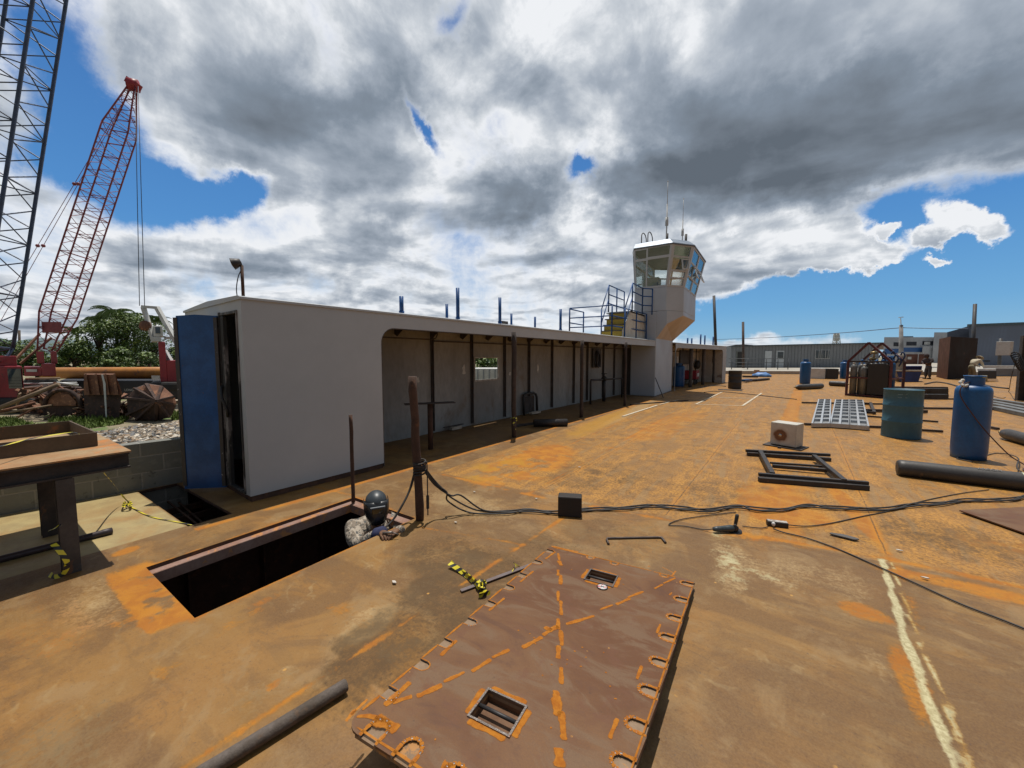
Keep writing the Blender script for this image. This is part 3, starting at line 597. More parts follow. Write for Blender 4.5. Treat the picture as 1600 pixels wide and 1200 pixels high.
mb = MB(); sbox(mb, L2 - .012, L2, .012, GW - .012, 0, TOPZ - .03, 0, S2); mb.build('end_wall', WALL, fg)
mb = MB(); sbox(mb, 0, L2 - .01, .014, GW - .014, TOPZ - .045, TOPZ - .033, 0, S2); sbox(mb, .02, L2 - .8, GW - .06, GW - .014, 1.86, 1.9, 0, S2); mb.build('ceiling', CEIL, fg)
for s in (1.2, 2.4, 3.6, 4.7, 5.9, 7.0): mb = MB(); sbox(mb, s, s + .05, GW - .06, GW - .014, .05, 2.2, 0, S2); mb.build('wall_stud', STUD, fg)
mb = MB(); sbox(mb, 4.2, 6.0, GW - .10, GW - .03, 1.15, 1.95, 0, S2); mb.build('dark_panel', pm('dark_panel', (.05, .045, .04), (.09, .07, .06), 3, .8), fg)

# ------------------------------------------------------------------ control tower
TW = pm('tower_paint', (.43, .46, .495), (.395, .42, .455), .8, .5, c3=(.42, .38, .33), s3=1.2, t3=.70, w3=.1, world=True, fa=.05)
TOAN = pm('tower_soffit', (.42, .34, .27), (.54, .45, .37), .6, .6, world=True, stretch=(.2, 2.2, 1))
tw = thing('control_tower', 'white control tower with outward leaning windows above the gallery building', 'tower', (-4.4, 17.4, 0))
PX0, PX1, PY0, PY1 = -4.84, -3.84, 15.86, 18.93
mb = MB(); mb.bb(PX0, PX1, PY0, PY1, 0, 3.37); mb.build('tower_base', TW, tw, bevel=.03)
oct0 = [(-4.72, 15.88), (-3.50, 15.88), (-3.0, 16.55), (-3.0, 19.35), (-3.45, 19.9), (-4.3, 19.9), (-4.86, 19.4), (-4.84, 16.2)]
def scl(poly, e):
    es = [e * q_ for q_ in (.74, .95, 1, 1, 1, .6, .3, .3)] if e > 0 else [e] * 8
    o = []
    n = len(poly)
    for i in range(n):
        a = Vector(poly[i - 1]); b = Vector(poly[i]); c = Vector(poly[(i + 1) % n])
        n1_ = Vector(((b - a).y, -(b - a).x)).normalized(); n2_ = Vector(((c - b).y, -(c - b).x)).normalized(); e1, e2 = es[i - 1], es[i]
        det = n1_.x * n2_.y - n1_.y * n2_.x
        d_ = Vector(((e1 * n2_.y - e2 * n1_.y) / det, (e2 * n1_.x - e1 * n2_.x) / det)); o.append(tuple(b + d_))
    return o
Z0, Z1, Z2, Z3 = 3.38, 4.30, 5.85, 6.02
mb = MB(); mb.prism(oct0, Z0, Z1); mb.build('tower_body', TW, tw, bevel=.02)
mb = MB(); n_ = 8                                           # tapering underside carried out from the base
lo = [(PX1 - .3, 15.9), (PX1 + .012, 15.9), (PX1 + .012, 18.95), (PX1 - .3, 18.95)]
up = [(-3.9, 15.9), (-3.47, 15.9), (-3.0, 16.55), (-3.0, 19.35), (-3.9, 19.35)]
A = [Vector((PX1, 15.875, 2.31)), Vector((PX1, 18.9, 2.31)), Vector((PX1, 15.875, 3.378)), Vector((PX1, 19.3, 3.378)), Vector((-3.47, 15.885, 3.378)), Vector((-3.0, 16.55, 3.378)), Vector((-3.0, 19.35, 3.378)), Vector((-3.47, 15.885, 2.86)), Vector((-3.0, 16.55, 3.22)), Vector((-3.0, 19.35, 3.22)), Vector((PX1 + .0, 19.35, 2.6))]
mb.add(A, [(0, 7, 4, 2), (7, 8, 5, 4), (8, 9, 6, 5), (9, 1, 3, 6), (0, 2, 3, 1), (2, 4, 5, 6, 3)], 0); mb.add(A, [(0, 1, 9, 8, 7)], 1)
mb.build('tower_corbel', [TW, TOAN], tw, normals=True)
top = scl(oct0, .34)
def fl_(i, t, h, off=0.0):                                  # point on leaning face i
    a0 = Vector(oct0[i]).to_3d(); b0 = Vector(oct0[(i + 1) % 8]).to_3d(); a1 = Vector(top[i]).to_3d(); b1 = Vector(top[(i + 1) % 8]).to_3d()
    a = a0.lerp(a1, h); b = b0.lerp(b1, h); p = a.lerp(b, t); d = (b - a).normalized(); n = Vector((d.y, -d.x, 0))
    return Vector((p.x, p.y, Z1 + (Z2 - Z1) * h)) + n * off
GL = newmat('tower_glass'); gm_, gk, gb = GL
gb.inputs['Base Color'].default_value = (.55, .66, .66, 1); gb.inputs['Roughness'].default_value = .04; gb.inputs['Metallic'].default_value = 0
tr = gk.n('ShaderNodeBsdfTransparent'); tr.inputs[0].default_value = (.94, .97, .97, 1); mx = gk.n('ShaderNodeMixShader'); fr = gk.n('ShaderNodeFresnel'); fr.inputs[0].default_value = 1.5
gl_ = gk.n('ShaderNodeBsdfGlossy'); gl_.inputs['Roughness'].default_value = .03; gl_.inputs[0].default_value = (.85, .92, .95, 1)
gk.put(mx.inputs[0], gk.math('MULTIPLY_ADD', fr.outputs[0], .9, .03)); gk.put(mx.inputs[1], tr.outputs[0]); gk.put(mx.inputs[2], gl_.outputs[0])
gk.put([n for n in gk.t.nodes if n.type == 'OUTPUT_MATERIAL'][0].inputs[0], mx.outputs[0]); GL = gm_
def fbar(mb, i, t0, h0, t1, h1, w, dpt=.05, off=0.0):
    p = fl_(i, t0, h0, off); q_ = fl_(i, t1, h1, off); mid = fl_(i, .5, .5, 1) - fl_(i, .5, .5, 0); mb.bar(p, q_, w, dpt, mid)
lay = {0: [(0.04, .34, .74, .95), (.38, .95, .76, .97), (.04, .34, .05, .68), (.38, .95, .05, .70)], 1: [(.12, .88, .74, .96), (.12, .88, .42, .70), (.12, .88, .24, .37), (.12, .88, .05, .20)],
       2: [(.06, .46, .66, .95), (.54, .94, .66, .95), (.06, .30, .34, .62), (.34, .62, .34, .62), (.66, .94, .34, .62), (.06, .46, .04, .30), (.54, .94, .04, .30)]}
for i in range(8):
    L = lay.get(i, [(.05, .95, .70, .96), (.05, .95, .05, .66)] if i not in (6, 7) else ([(.04, .48, .05, .66), (.52, .96, .05, .66), (.04, .96, .70, .96)] if i == 6 else [(.1, .9, .1, .9)]))
    loops = [(0, 0), (1, 0), (1, 1), (0, 1)]
    hol = [[(a, c_), (b_, c_), (b_, d_), (a, d_)] for a, b_, c_, d_ in L]
    mb = MB(); mb.hplate(loops, hol, -.05, 0, lambda a, b, h: fl_(i, a, b, h)); fr_ = mb.build('window_frame', TW, tw, normals=True)
    for a, b_, c_, d_ in L:
        mb = MB(); mb.prism([(a, c_), (b_, c_), (b_, d_), (a, d_)], -.03, -.022, 0, lambda a_, b__, h: fl_(i, a_, b__, h)); mb.build('pane', GL, fr_)
alu = pm('window_aluminium', (.62, .63, .63), (.5, .5, .5), 5, .4)
for i, a, b_, c_, d_, o_ in ((1, .55, .88, .42, .66, .16), (2, .28, .44, .34, .60, .22), (2, .66, .86, .36, .60, .25)):   # small sashes tilted open
    mb = MB(); p = [fl_(i, a, c_, o_), fl_(i, b_, c_, o_), fl_(i, b_, d_, .02), fl_(i, a, d_, .02)]
    for j in range(4): mb.bar(p[j], p[(j + 1) % 4], .045, .03)
    fr_ = mb.build('open_sash', alu, tw); mb = MB(); mb.add(p, [(0, 1, 2, 3)]); mb.build('pane', GL, fr_)
fl0 = MB(); fl0.prism(scl(oct0, -.02), Z1 - .02, Z1 + .02); fl0.build('cab_floor', pm('cab_floor', (.16, .15, .14)), tw)
mb = MB(); mb.bb(-4.55, -4.0, 16.6, 17.1, Z1 + .02, Z1 + .55); mb.build('cab_console', pm('cab_console', (.35, .35, .34)), tw)
mb = MB(); mb.prism(scl(oct0, .355), Z2 - .03, Z2); mb.build('cab_ceiling', pm('cab_ceiling', (.12, .12, .125), (.10, .10, .105)), tw)
mb = MB(); b0 = scl(oct0, .36); b1 = scl(oct0, .12); vs = [Vector((x, y, Z2 + .002)) for x, y in b0] + [Vector((x, y, Z2 + .03)) for x, y in b0] + [Vector((x, y, Z3 + .06)) for x, y in b1]
mb.add(vs, [tuple(range(7, -1, -1))] + [(i, (i + 1) % 8, 8 + (i + 1) % 8, 8 + i) for i in range(8)] + [(8 + i, 8 + (i + 1) % 8, 16 + (i + 1) % 8, 16 + i) for i in range(8)] + [tuple(range(16, 24))])
mb.build('tower_roof', pm('galvanised_roof', (.22, .27, .34), (.30, .35, .42), 2.5, .45, .3, world=True), tw, normals=True)
for (u, v0, v1, Y, r_) in ((1041, 379, 284, 17.2, .026), (1066, 379, 311, 18.6, .022)):
    r_y = ray(u, v0); t = Y / r_y.y; X = r_y.x * t; r2 = ray(u, v1); zt_ = EYE + r2.z * Y / r2.y
    an = MB(); an.tube((X, Y, Z3), (X, Y, zt_ - .9), r_); an.tube((X, Y, zt_ - .9), (X, Y, zt_), r_ * .5, r_ * .35); an.tube((X, Y, Z3 + (zt_ - Z3) * .36), (X, Y, Z3 + (zt_ - Z3) * .48), r_ * 2.4); an.ball((X, Y, zt_), .025, 8)
    an.build('antenna', pm('antenna_white', (.5, .5, .48), (.4, .4, .4)), tw)
for (u, v0, v1, Y) in ((1042.5, 376, 365, 17.0), (1072, 376, 366, 18.2)):
    r_y = ray(u, v1); X = r_y.x * Y / r_y.y; MB().tube((X, Y, Z3), (X, Y, EYE + r_y.z * Y / r_y.y), .05).build('mast_stub', BLACK, tw)
mb = MB()
for x in (-4.6, -4.35): 
    mb.path([Vector((x, 16.2, Z3 - .2)), Vector((x, 16.2, Z3 + .45))] + [Vector((x, 16.2 + .35 * (1 - math.cos(t)), Z3 + .45 + .2 * math.sin(t))) for t in (.4, .8, 1.2, 1.57, 2, 2.4, 2.8, 3.14)] + [Vector((x, 16.9, Z3))], .02, 6)
mb.build('ladder_hoops', STUD, tw)
# entry platform, stairs and guard rails on the gallery roof
st_ = thing('roof_stairs', 'small staircase with yellow risers on the gallery roof at the foot of the tower', 'stairs', (-5.2, 14.0, 2.27))
def onY(u, v, Y): r_ = ray(u, v); return Vector((r_.x * Y / r_.y, Y, EYE + r_.z * Y / r_.y))
YEL = pm('yellow_paint', (.48, .34, .03), (.40, .26, .03), 4, .6, c3=(.15, .10, .04), s3=8, t3=.6)
xa, xb = onY(940, 510, 13.2).x, onY(972, 510, 13.2).x
for i in range(4):
    z0 = 2.29 + i * .22; y0 = 13.2 + i * .16
    MB().bb(xa + .03 * i, xb, y0, y0 + .04, z0, z0 + .19).build('riser', YEL, st_); MB().bb(xa, xb + .02, y0 - .03, y0 + .18, z0 + .192, z0 + .22).build('tread', STUD, st_)
mb = MB(); mb.prism([(13.15, 2.28), (15.84, 2.28), (15.84, 3.25), (14.0, 3.25), (13.15, 2.5)], xb + .025, xb + .04, 0, lambda a, b, h: Vector((h, a, b))); mb.build('side_panel', pm('cream_panel', (.62, .60, .52), (.5, .47, .4), 3, .7, c3=(.3, .26, .2), s3=6, t3=.62), st_, normals=True)
MB().bb(xa, xb + .04, 13.95, 15.84, 3.19, 3.24).build('platform', WALL, st_)
rl = thing('guard_rail', 'blue pipe guard rails around the stairs on the gallery roof', 'railing', (-5.2, 14, 2.27))
def rail(pts, zb, hs, posts=True, name='rail', rr=.022):
    mb = MB()
    for h_ in hs:
        for a, b in zip(pts[:-1], pts[1:]): mb.tube(a + Vector((0, 0, h_)), b + Vector((0, 0, h_)), rr, n=6)
    mb.build(name, BLUE, rl)
    if posts:
        for a, b in zip(pts[:-1], pts[1:]):
            nn = max(1, round((b - a).length / 1.1))
            for i in range(nn + 1): p = a.lerp(b, i / nn); MB().tube(p, p + Vector((0, 0, hs[-1])), rr * 1.15, n=6).build('rail_post', BLUE, rl)
B_ = Vector((-4.42, 12.4, 2.28)); A_ = Vector((-5.95, 12.4, 2.28)); C_ = Vector((-4.22, 15.8, 2.28)); D_ = Vector((-5.95, 13.6, 2.28))
rail([A_, B_], 0, (.33, .66, 1.0)); rail([B_, C_], 0, (.33, .66, 1.0)); rail([A_, D_], 0, (.5, .98))
E1 = Vector((xa - .05, 13.3, 2.28)); E2 = Vector((xa - .05, 14.0, 3.24)); F1_ = Vector((xb + .06, 13.3, 2.28)); F2_ = Vector((xb + .06, 14.1, 3.24))
rail([E1, E2], 0, (.5, 1.0)); rail([E2, Vector((xa - .05, 15.8, 3.24))], 0, (.33, .66, 1.0)); rail([F1_, F2_], 0, (.5, 1.0)); rail([F2_, Vector((xb + .06, 15.4, 3.24)), Vector((-4.0, 15.75, 3.24))], 0, (.35, .7, 1.0))
# blue posts standing on the roof, front and rear edge
fr_posts = [(627, 463), (715, 450), (781, 465), (876, 483)]; re_posts = [(698, 475), (799, 490), (836, 495)]
def onS(u, v, w):
    r_ = ray(u, v); c, s = math.cos(TH), math.sin(TH); o_ = -C0.x * -c + -C0.y * s; d_ = -r_.x * c + r_.y * s; t = (w - (C0.x * c - C0.y * s)) / d_
    return Vector((r_.x * t, r_.y * t, EYE + r_.z * t))
pn = ['nearest', 'second', 'third', 'fourth']
for lst, w, nm, wd in ((fr_posts, .10, 'front', .032), (re_posts, 1.30, 'rear', .030)):
    for i, (u, v) in enumerate(lst):
        p = onS(u, v, w); mb = MB(); mb.tube((p.x, p.y, TOPZ - .02), p, wd, n=10); mb.tube((p.x, p.y, TOPZ - .02), (p.x, p.y, TOPZ + .05), wd * 1.25, n=10)
        mb.build('roof_post', BLUE, None, '%s blue pipe stub standing on the %s edge of the near gallery roof' % (pn[i], nm), 'post', 'blue pipe stubs on the gallery roofs')
for i, (u, v, w) in enumerate(((1074.5, 528, .9), (1081, 528.5, .9), (1095, 522.5, .15), (1101.5, 524, .15), (1114.5, 526, .9))):
    r_ = ray(u, v); Yp = (21.2, 22.6, 22.5, 23.8, 26.0)[i] + .0; p = onY(u, v, Yp); zr = TOPZ - .02
    MB().tube((p.x, p.y, zr), p, .04, n=8).build('roof_post', BLUE, None, '%s blue pipe stub from the tower, on the far gallery roof' % ['first', 'second', 'third', 'fourth', 'fifth'][i], 'post', 'blue pipe stubs on the gallery roofs')
# floodlight at the near roof corner
fl_t = thing('floodlight', 'small round floodlight on a short brown pole at the near roof corner', 'floodlight', S(.05, .08, TOPZ + .01))
p = S(.05, .08, TOPZ); MB().tube(p, p + Vector((0, 0, .34)), .016).build('pole', RUST, fl_t)
MB().path(smooth([p + Vector((-.01, 0, .30)), p + Vector((-.05, -.02, .22)), p + Vector((-.08, -.03, .1)), p + Vector((-.07, -.03, .0))]), .005, 6).build('cable', BLACK, fl_t)
hd = along((-.45, -.75, -.35)); pc_ = p + Vector((-.03, -.04, .36))
MB().lathe([(.0, -.05), (.035, -.045), (.05, 0), (.06, .03), (.062, .035)], pc_, hd, 20).build('lamp_head', DARKST, fl_t); MB().lathe([(.056, .036), (.02, .045), (0, .046)], pc_, hd, 20).build('lamp_glass', pm('lamp_lens', (.30, .30, .26), (.25, .24, .2), 9, .35), fl_t)
mb = MB(); mb.bar(S(.1, 1.0, TOPZ + .04), S(.12, 1.5, TOPZ + .05), .03, .02); mb.bar(S(.1, 1.05, TOPZ), S(.1, 1.15, TOPZ + .04), .03, .02); mb.build('bent_bracket', BLACK, None, 'small dark bent bracket sticking up at the back of the near roof edge', 'bracket')
MB().bb(*(lambda q_: (q_.x - .06, q_.x + .06, q_.y - .1, q_.y + .1))(onS(786, 505, .3)), TOPZ, TOPZ + .10).build('roof_block', STUD, None, 'small dark block on the gallery roof beside a blue pipe stub', 'block')

# ------------------------------------------------------------------ the slotted hatch plate in the foreground
PM = newmat('mill_scale_plate'); m, k, b = PM; PM = m
ge = k.n('ShaderNodeNewGeometry'); P = ge.outputs['Position']
a1 = k.noise(P, 1.6, 7, .6, .8); a2 = k.noise(P, 7, 8, .65, .5); a3 = k.noise(P, 45, 5, .7); a4 = k.noise(k.map(P, (0, 0, 0), (0, 0, R(-15)), (1, 2.2, 1)), 2.3, 7, .66, 1.2); a5 = k.noise(P, 190, 3, .7)
c = k.mix(k.ss(a1, .38, .62), (.160, .076, .030), (.118, .047, .016)); c = k.mix(k.ss(a4, .48, .62, 0, .75), c, (.165, .100, .056)); c = k.mix(k.ss(a2, .52, .66, 0, .6), c, (.135, .055, .026)); c = k.mix(k.ss(a4, .46, .34, 0, .6), c, (.095, .042, .022))
c = k.mix(k.ss(a3, .62, .72, 0, .5), c, (.055, .03, .02)); c = k.mix(k.ss(a5, .3, .75, 0, .3), c, (.07, .04, .03))
vo = k.n('ShaderNodeTexVoronoi'); k.put(vo.inputs['Vector'], P); vo.inputs['Scale'].default_value = 16; c = k.mix(k.math('MULTIPLY', k.ss(vo.outputs['Distance'], .10, .04), k.ss(a2, .54, .60)), c, (.40, .19, .04))
k.put(b.inputs['Base Color'], c); k.put(b.inputs['Roughness'], k.ss(a4, .3, .7, .50, .70)); b.inputs['Specular IOR Level'].default_value = .32
bn = k.n('ShaderNodeBump'); bn.inputs['Strength'].default_value = .35; bn.inputs['Distance'].default_value = .002; k.put(bn.inputs['Height'], a3); k.put(b.inputs['Normal'], bn.outputs[0])
# brushed marks of fresh orange rust, feathered at the rim
BM = newmat('fresh_rust_mark'); m, k, b = BM; BM = m
ge = k.n('ShaderNodeNewGeometry'); P = ge.outputs['Position']; ed = k.n('ShaderNodeAttribute'); ed.attribute_name = 'edge'
n5 = k.noise(P, 34, 6, .7); n6 = k.noise(P, 9, 4, .6)
k.put(b.inputs['Base Color'], k.mix(k.ss(n5, .35, .65), (.44, .165, .018), (.33, .105, .012))); b.inputs['Roughness'].default_value = .9; b.inputs['Specular IOR Level'].default_value = .2
al = k.ss(k.math('ADD', ed.outputs['Fac'], k.math('ADD', k.math('MULTIPLY', k.math('SUBTRACT', n5, .5), .8), k.math('MULTIPLY', k.math('SUBTRACT', n6, .5), .35))), .10, .62, 0, .85)
k.put(b.inputs['Alpha'], al)

PT = .009
def onplate(u, v): r_ = ray(u, v); return plane_hit(r_)
pc0 = G(540, 1130, .20); pc1 = G(860, 853, .05); pc2 = G(1086, 908, .05); pc3 = G(998, 1190, .20)   # near left, far left, far right, near right
pN = (pc1 - pc0).cross(pc2 - pc0).normalized(); pN = pN if pN.z > 0 else -pN
ex = (pc2 - pc1).normalized(); ey = pN.cross(ex)
def plane_hit(r_): o = Vector((0, 0, EYE)); t = (pc0 - o).dot(pN) / r_.dot(pN); return o + r_ * t
def pl(u, v): p = plane_hit(ray(u, v)) - pc1; return (p.dot(ex), p.dot(ey))
def PF(a, b, h): return pc1 + ex * a + ey * b + pN * h
def notch(u, v, dirv, L=.075, w=.034, at_=None):
    return pl(u, v)
cl_, cr_, cn_ = pl(540, 1130), pl(1086, 908), None
WX = cr_[0]; XL = (cl_[0]) ; 
def lx(y): return XL * (y / cl_[1])                          # left edge
fr2 = pl(1000, 1180)
def rx(y): return WX + (fr2[0] - WX) * ((y - cr_[1]) / (fr2[1] - cr_[1]))
near_y = cl_[1] - .01
lpx = [(854, 860), (834, 877), (810, 897), (792, 917), (761, 942), (728, 969), (692, 1003), (651, 1035), (599, 1078)]
rpx = [(1078, 913), (1066, 937), (1056, 966), (1046, 997), (1031, 1035), (1015, 1080), (993, 1132), (970, 1190)]
fpx = [(929, 862), (965, 871), (1040, 889)]; npx = [(581, 1149), (632, 1182)]
def unotch(cx_, cy_, dx, dy, L, w):                           # U shaped notch open at the edge, returns the loop of points
    px_, py_ = -dy, dx; out = [(cx_ - px_ * w, cy_ - py_ * w)]
    for i in range(9): t = math.pi * i / 8; out.append((cx_ + dx * (L - w) + (-math.cos(t)) * px_ * w + math.sin(t) * dx * w, cy_ + dy * (L - w) + (-math.cos(t)) * py_ * w + math.sin(t) * dy * w))
    out.append((cx_ + px_ * w, cy_ + py_ * w)); return out
outer = []; rims = []
rad = .05
def cr_arc(cx_, cy_, a0, a1): return [(cx_ + rad * math.cos(R(a0 + (a1 - a0) * i / 5)), cy_ + rad * math.sin(R(a0 + (a1 - a0) * i / 5))) for i in range(6)]
# start far left, walk counter clockwise: down the left edge, near edge, right edge, far edge
outer += cr_arc(rad, -rad, 90, 180)
for p in lpx: y = pl(*p)[1]; n_ = unotch(lx(y), y, 1, 0, .074, .031); outer += n_[::-1]; rims.append(n_)
y = near_y; outer += [(lx(y) + .07 * (1 - math.cos(R(a))) * 1.0, y + .07 - .07 * math.sin(R(a))) for a in (0, 18, 36, 54, 72, 90)]
nn = [pl(*p)[0] for p in npx] + [pl(632, 1182)[0] + .19, pl(632, 1182)[0] + .42, pl(632, 1182)[0] + .66]
for x in nn: n_ = unotch(x, y, 0, 1, .095, .040); outer += n_[::-1]; rims.append(n_)
xr = rx(y); outer += [(xr - .05, y), (xr - .01, y + .01), (xr, y + .05)]
rr_ = []
for p in rpx[::-1]:
    yy = pl(*p)[1]
    if yy < y + .12: continue
    n_ = unotch(rx(yy), yy, -1, 0, .085, .032); outer += n_[::-1]; rims.append(n_)
outer += [(WX, cr_[1] - .03), (WX - .03, cr_[1])]
fy = lambda x: cr_[1] * x / WX
for p in fpx[::-1]: x = pl(*p)[0]; n_ = unotch(x, fy(x), 0, -1, .06, .028); outer += n_[::-1]; rims.append(n_)
hp1 = [pl(913, 903), pl(926, 891), pl(966, 902), pl(953, 918)]; hp2 = [pl(733, 1121), pl(762, 1081), pl(822, 1104), pl(795, 1147)]
def rect(h):
    xs = [p[0] for p in h]; ys = [p[1] for p in h]; xa_, xb_ = sorted(xs)[0] * .5 + sorted(xs)[1] * .5, sorted(xs)[2] * .5 + sorted(xs)[3] * .5; ya_, yb_ = sorted(ys)[0] * .5 + sorted(ys)[1] * .5, sorted(ys)[2] * .5 + sorted(ys)[3] * .5
    return [(xa_, ya_), (xb_, ya_), (xb_, yb_), (xa_, yb_)]
h1, h2_ = rect(hp1), rect(hp2)
hpl = thing('hatch_plate', 'big brown steel hatch plate with slotted edges and orange dashes, lying in the foreground', 'steel plate', (pc0 + pc2) / 2)
mb = MB(); mb.hplate(outer, [h1, h2_], -PT, 0, PF); mb.build('top_plate', PM, hpl, normals=True)
base = [(.02, -.02), (lx(y) + .02, y + .05), (lx(y) + .07, y + .012), (xr - .03, y + .012), (rx(0) - .003 + 0, cr_[1] - .02)]
base = [(.004, -.008), (lx(y) + .004, y + .06), (lx(y) + .06, y + .003), (xr - .003, y + .003), (WX - .002, cr_[1] - .006)]
mb = MB(); mb.hplate(base[::1], [h1, h2_], -PT - .014, -PT - .0005, PF); mb.build('backing_plate', pm('plate_back', (.25, .165, .10), (.19, .115, .06), 6, .7, c3=(.36, .17, .05), s3=12, t3=.55, world=True), hpl, normals=True)
mb = MB()                                                    # stiffening skirt under the plate on the right and near sides
mb.prism([(xr - .03, y + .03), (xr - .015, y + .03), (WX - .012, cr_[1] - .04), (WX - .027, cr_[1] - .04)], -PT - .085, -PT - .017, 0, PF)
mb.build('skirt', RUST, hpl, normals=True)
WELD = pm('weld_bead', (.26, .23, .21), (.16, .13, .11), 60, .38, .6, c3=(.25, .11, .05), s3=40, t3=.6, bump=.6, bs=220, bd=.003)
for i, n_ in enumerate(rims):
    if i < 9 and i % 3 != 2: rr = .0028
    else: rr = .0052
    mb = MB(); pts = [PF(a, b_, -.004) for a, b_ in n_]; mb.path(smooth(pts, 3), lambda j, rr=rr: rr * (1 + .3 * math.sin(j * 2.3) + .15 * math.sin(j * 5.1)), 6); mb.build('weld', WELD, hpl)
for h in (h1, h2_):
    fr_ = MB(); t_ = .009
    o_ = [(h[0][0] - t_, h[0][1] - t_), (h[1][0] + t_, h[1][1] - t_), (h[2][0] + t_, h[2][1] + t_), (h[3][0] - t_, h[3][1] + t_)]
    fr_.hplate(o_, [h], .0005, .006, PF); pts = [PF(a, b_, .005) for a, b_ in h]
    fo = fr_.build('grip_rim', WELD, hpl, normals=True)
    mb = MB(); a = h[0][0]; b_ = h[1][0]; yy = (h[0][1] + h[2][1]) / 2; mb.tube(PF(a - .004, yy, -.008), PF(b_ + .004, yy, -.008), .008, n=12); mb.build('grip_bar', DARKST, fo)
    mb = MB(); xs = (h[0][0], h[1][0]); ys = (h[0][1], h[2][1]); w_ = .006
    mb.hplate([(xs[0] - .03, ys[0] - .03), (xs[1] + .03, ys[0] - .03), (xs[1] + .03, ys[1] + .03), (xs[0] - .03, ys[1] + .03)], [], -.050, -.044, PF); [mb.prism(q_, -.044, -PT - .015, 0, PF) for q_ in ([(xs[0] - .006, ys[0]), (xs[0] - .001, ys[0]), (xs[0] - .001, ys[1]), (xs[0] - .006, ys[1])], [(xs[1] + .001, ys[0]), (xs[1] + .006, ys[0]), (xs[1] + .006, ys[1]), (xs[1] + .001, ys[1])], [(xs[0], ys[0] - .006), (xs[1], ys[0] - .006), (xs[1], ys[0] - .001), (xs[0], ys[0] - .001)], [(xs[0], ys[1] + .001), (xs[1], ys[1] + .001), (xs[1], ys[1] + .006), (xs[0], ys[1] + .006)])]
    mb.build('grip_pocket', pm('pocket_rust', (.17, .085, .04), (.12, .06, .03), 9, .8, bump=.4), fo, normals=True)
# orange marks: strokes with a core and a feathered rim, 0.6 mm above the plate
marks = MB(); eat = []
rg = random.Random(3)
def stroke(p0, p1, w, bend=0.0):
    a = Vector(p0); b_ = Vector(p1); L = (b_ - a).length; d = (b_ - a).normalized(); n_ = Vector((-d.y, d.x)); K = 14; b0 = len(marks.v)
    for i in range(K + 1):
        t = i / K; c_ = a.lerp(b_, t) + n_ * (bend * L * 4 * t * (1 - t) + rg.uniform(-.15, .15) * w * .4); ww = w * 1.0 * (.92 + .16 * math.sin(t * 7 + p0[0] * 40) + rg.uniform(-.08, .08)) * min(1, 5 * t + .6, 5 * (1 - t) + .6)
        for s_, e in ((-1.25, 0), (-.55, 1), (.55, 1), (1.25, 0)):
            q_ = c_ + n_ * ww * s_ / 2; marks.v.append(PF(q_.x, q_.y, .0012)); eat.append(e if 0 < i < K else 0)
    for i in range(K):
        for j in range(3): marks.f.append([b0 + i * 4 + j, b0 + i * 4 + j + 1, b0 + i * 4 + j + 5, b0 + i * 4 + j + 4]); marks.m.append(0); marks.s.append(False)
def sk(u0, v0, u1, v1, w, bend=0.0): stroke(pl(u0, v0), pl(u1, v1), w, bend)
for s_ in ((872, 864, 874, 876, .02), (873, 876, 877, 884, .03), (872, 890, 872, 900, .02), (876, 898, 876, 914, .028), (872, 923, 872, 940, .02), (876, 938, 877, 962, .022), (872, 966, 872, 984, .024), (876, 984, 878, 1010, .025), (873, 1008, 872, 1030, .026),
           (877, 1042, 877, 1070, .022), (869, 1078, 871, 1120, .040), (877, 1110, 881, 1158, .028), (873, 1168, 875, 1200, .038),
           (815, 1013, 848, 995, .026), (847, 993, 872, 978, .028), (862, 985, 850, 980, .03), (883, 976, 930, 962, .024), (937, 953, 958, 945, .016), (962, 945, 985, 935, .022), (980, 934, 1006, 924, .02), (1022, 920, 1036, 913, .016), (1036, 912, 1056, 903, .016), (1056, 902, 1020, 893, .012), (1050, 900, 1056, 892, .012),
           (736, 1050, 768, 1030, .022), (768, 1028, 797, 1015, .022), (650, 1089, 692, 1070, .028), (692, 1066, 727, 1050, .020), (612, 1098, 645, 1088, .022), (600, 1104, 642, 1065, .030), (688, 1025, 714, 1000, .020), (763, 955, 789, 934, .016), (812, 910, 834, 892, .016), (852, 874, 868, 862, .018),
           (860, 853, 905, 863, .020), (935, 872, 965, 879, .014), (1012, 885, 1016, 885, .012), (1034, 886, 1054, 896, .008), (556, 1120, 600, 1128, .02, .1), (585, 1122, 622, 1141, .05), (540, 1128, 556, 1108, .016), (690, 1195, 712, 1200, .03),
           (1046, 930, 1050, 926, .012), (1026, 990, 1032, 975, .014), (995, 1062, 1003, 1040, .016), (952, 1155, 965, 1122, .018), (548, 1118, 575, 1092, .012)): sk(*s_)
for n_ in rims[:9]: 
    for i in range(0, len(n_) - 1): stroke(n_[i], n_[i + 1], .006)
for p_, q_ in zip(rims[:8], rims[1:9]): stroke((p_[0][0] + .006, p_[0][1] - .002), (q_[-1][0] + .006, q_[-1][1] + .002), .012)
stroke((lx(y) + .008, y + .08), (rims[8][0][0] + .008, rims[8][0][1]), .014); stroke((lx(y) + .03, y + .02), (xr, y + .01), .012)
stroke((.02, -.01), (WX * .3, fy(WX * .3) - .01), .02); stroke((WX * .3, fy(WX * .3) - .01), (WX * .75, fy(WX * .75) - .008), .010); stroke((WX - .008, cr_[1] - .03), (xr - .008, y + .06), .008)
for n_ in rims[9:]:
    for i in range(0, len(n_) - 1): stroke(n_[i], n_[i + 1], .016)
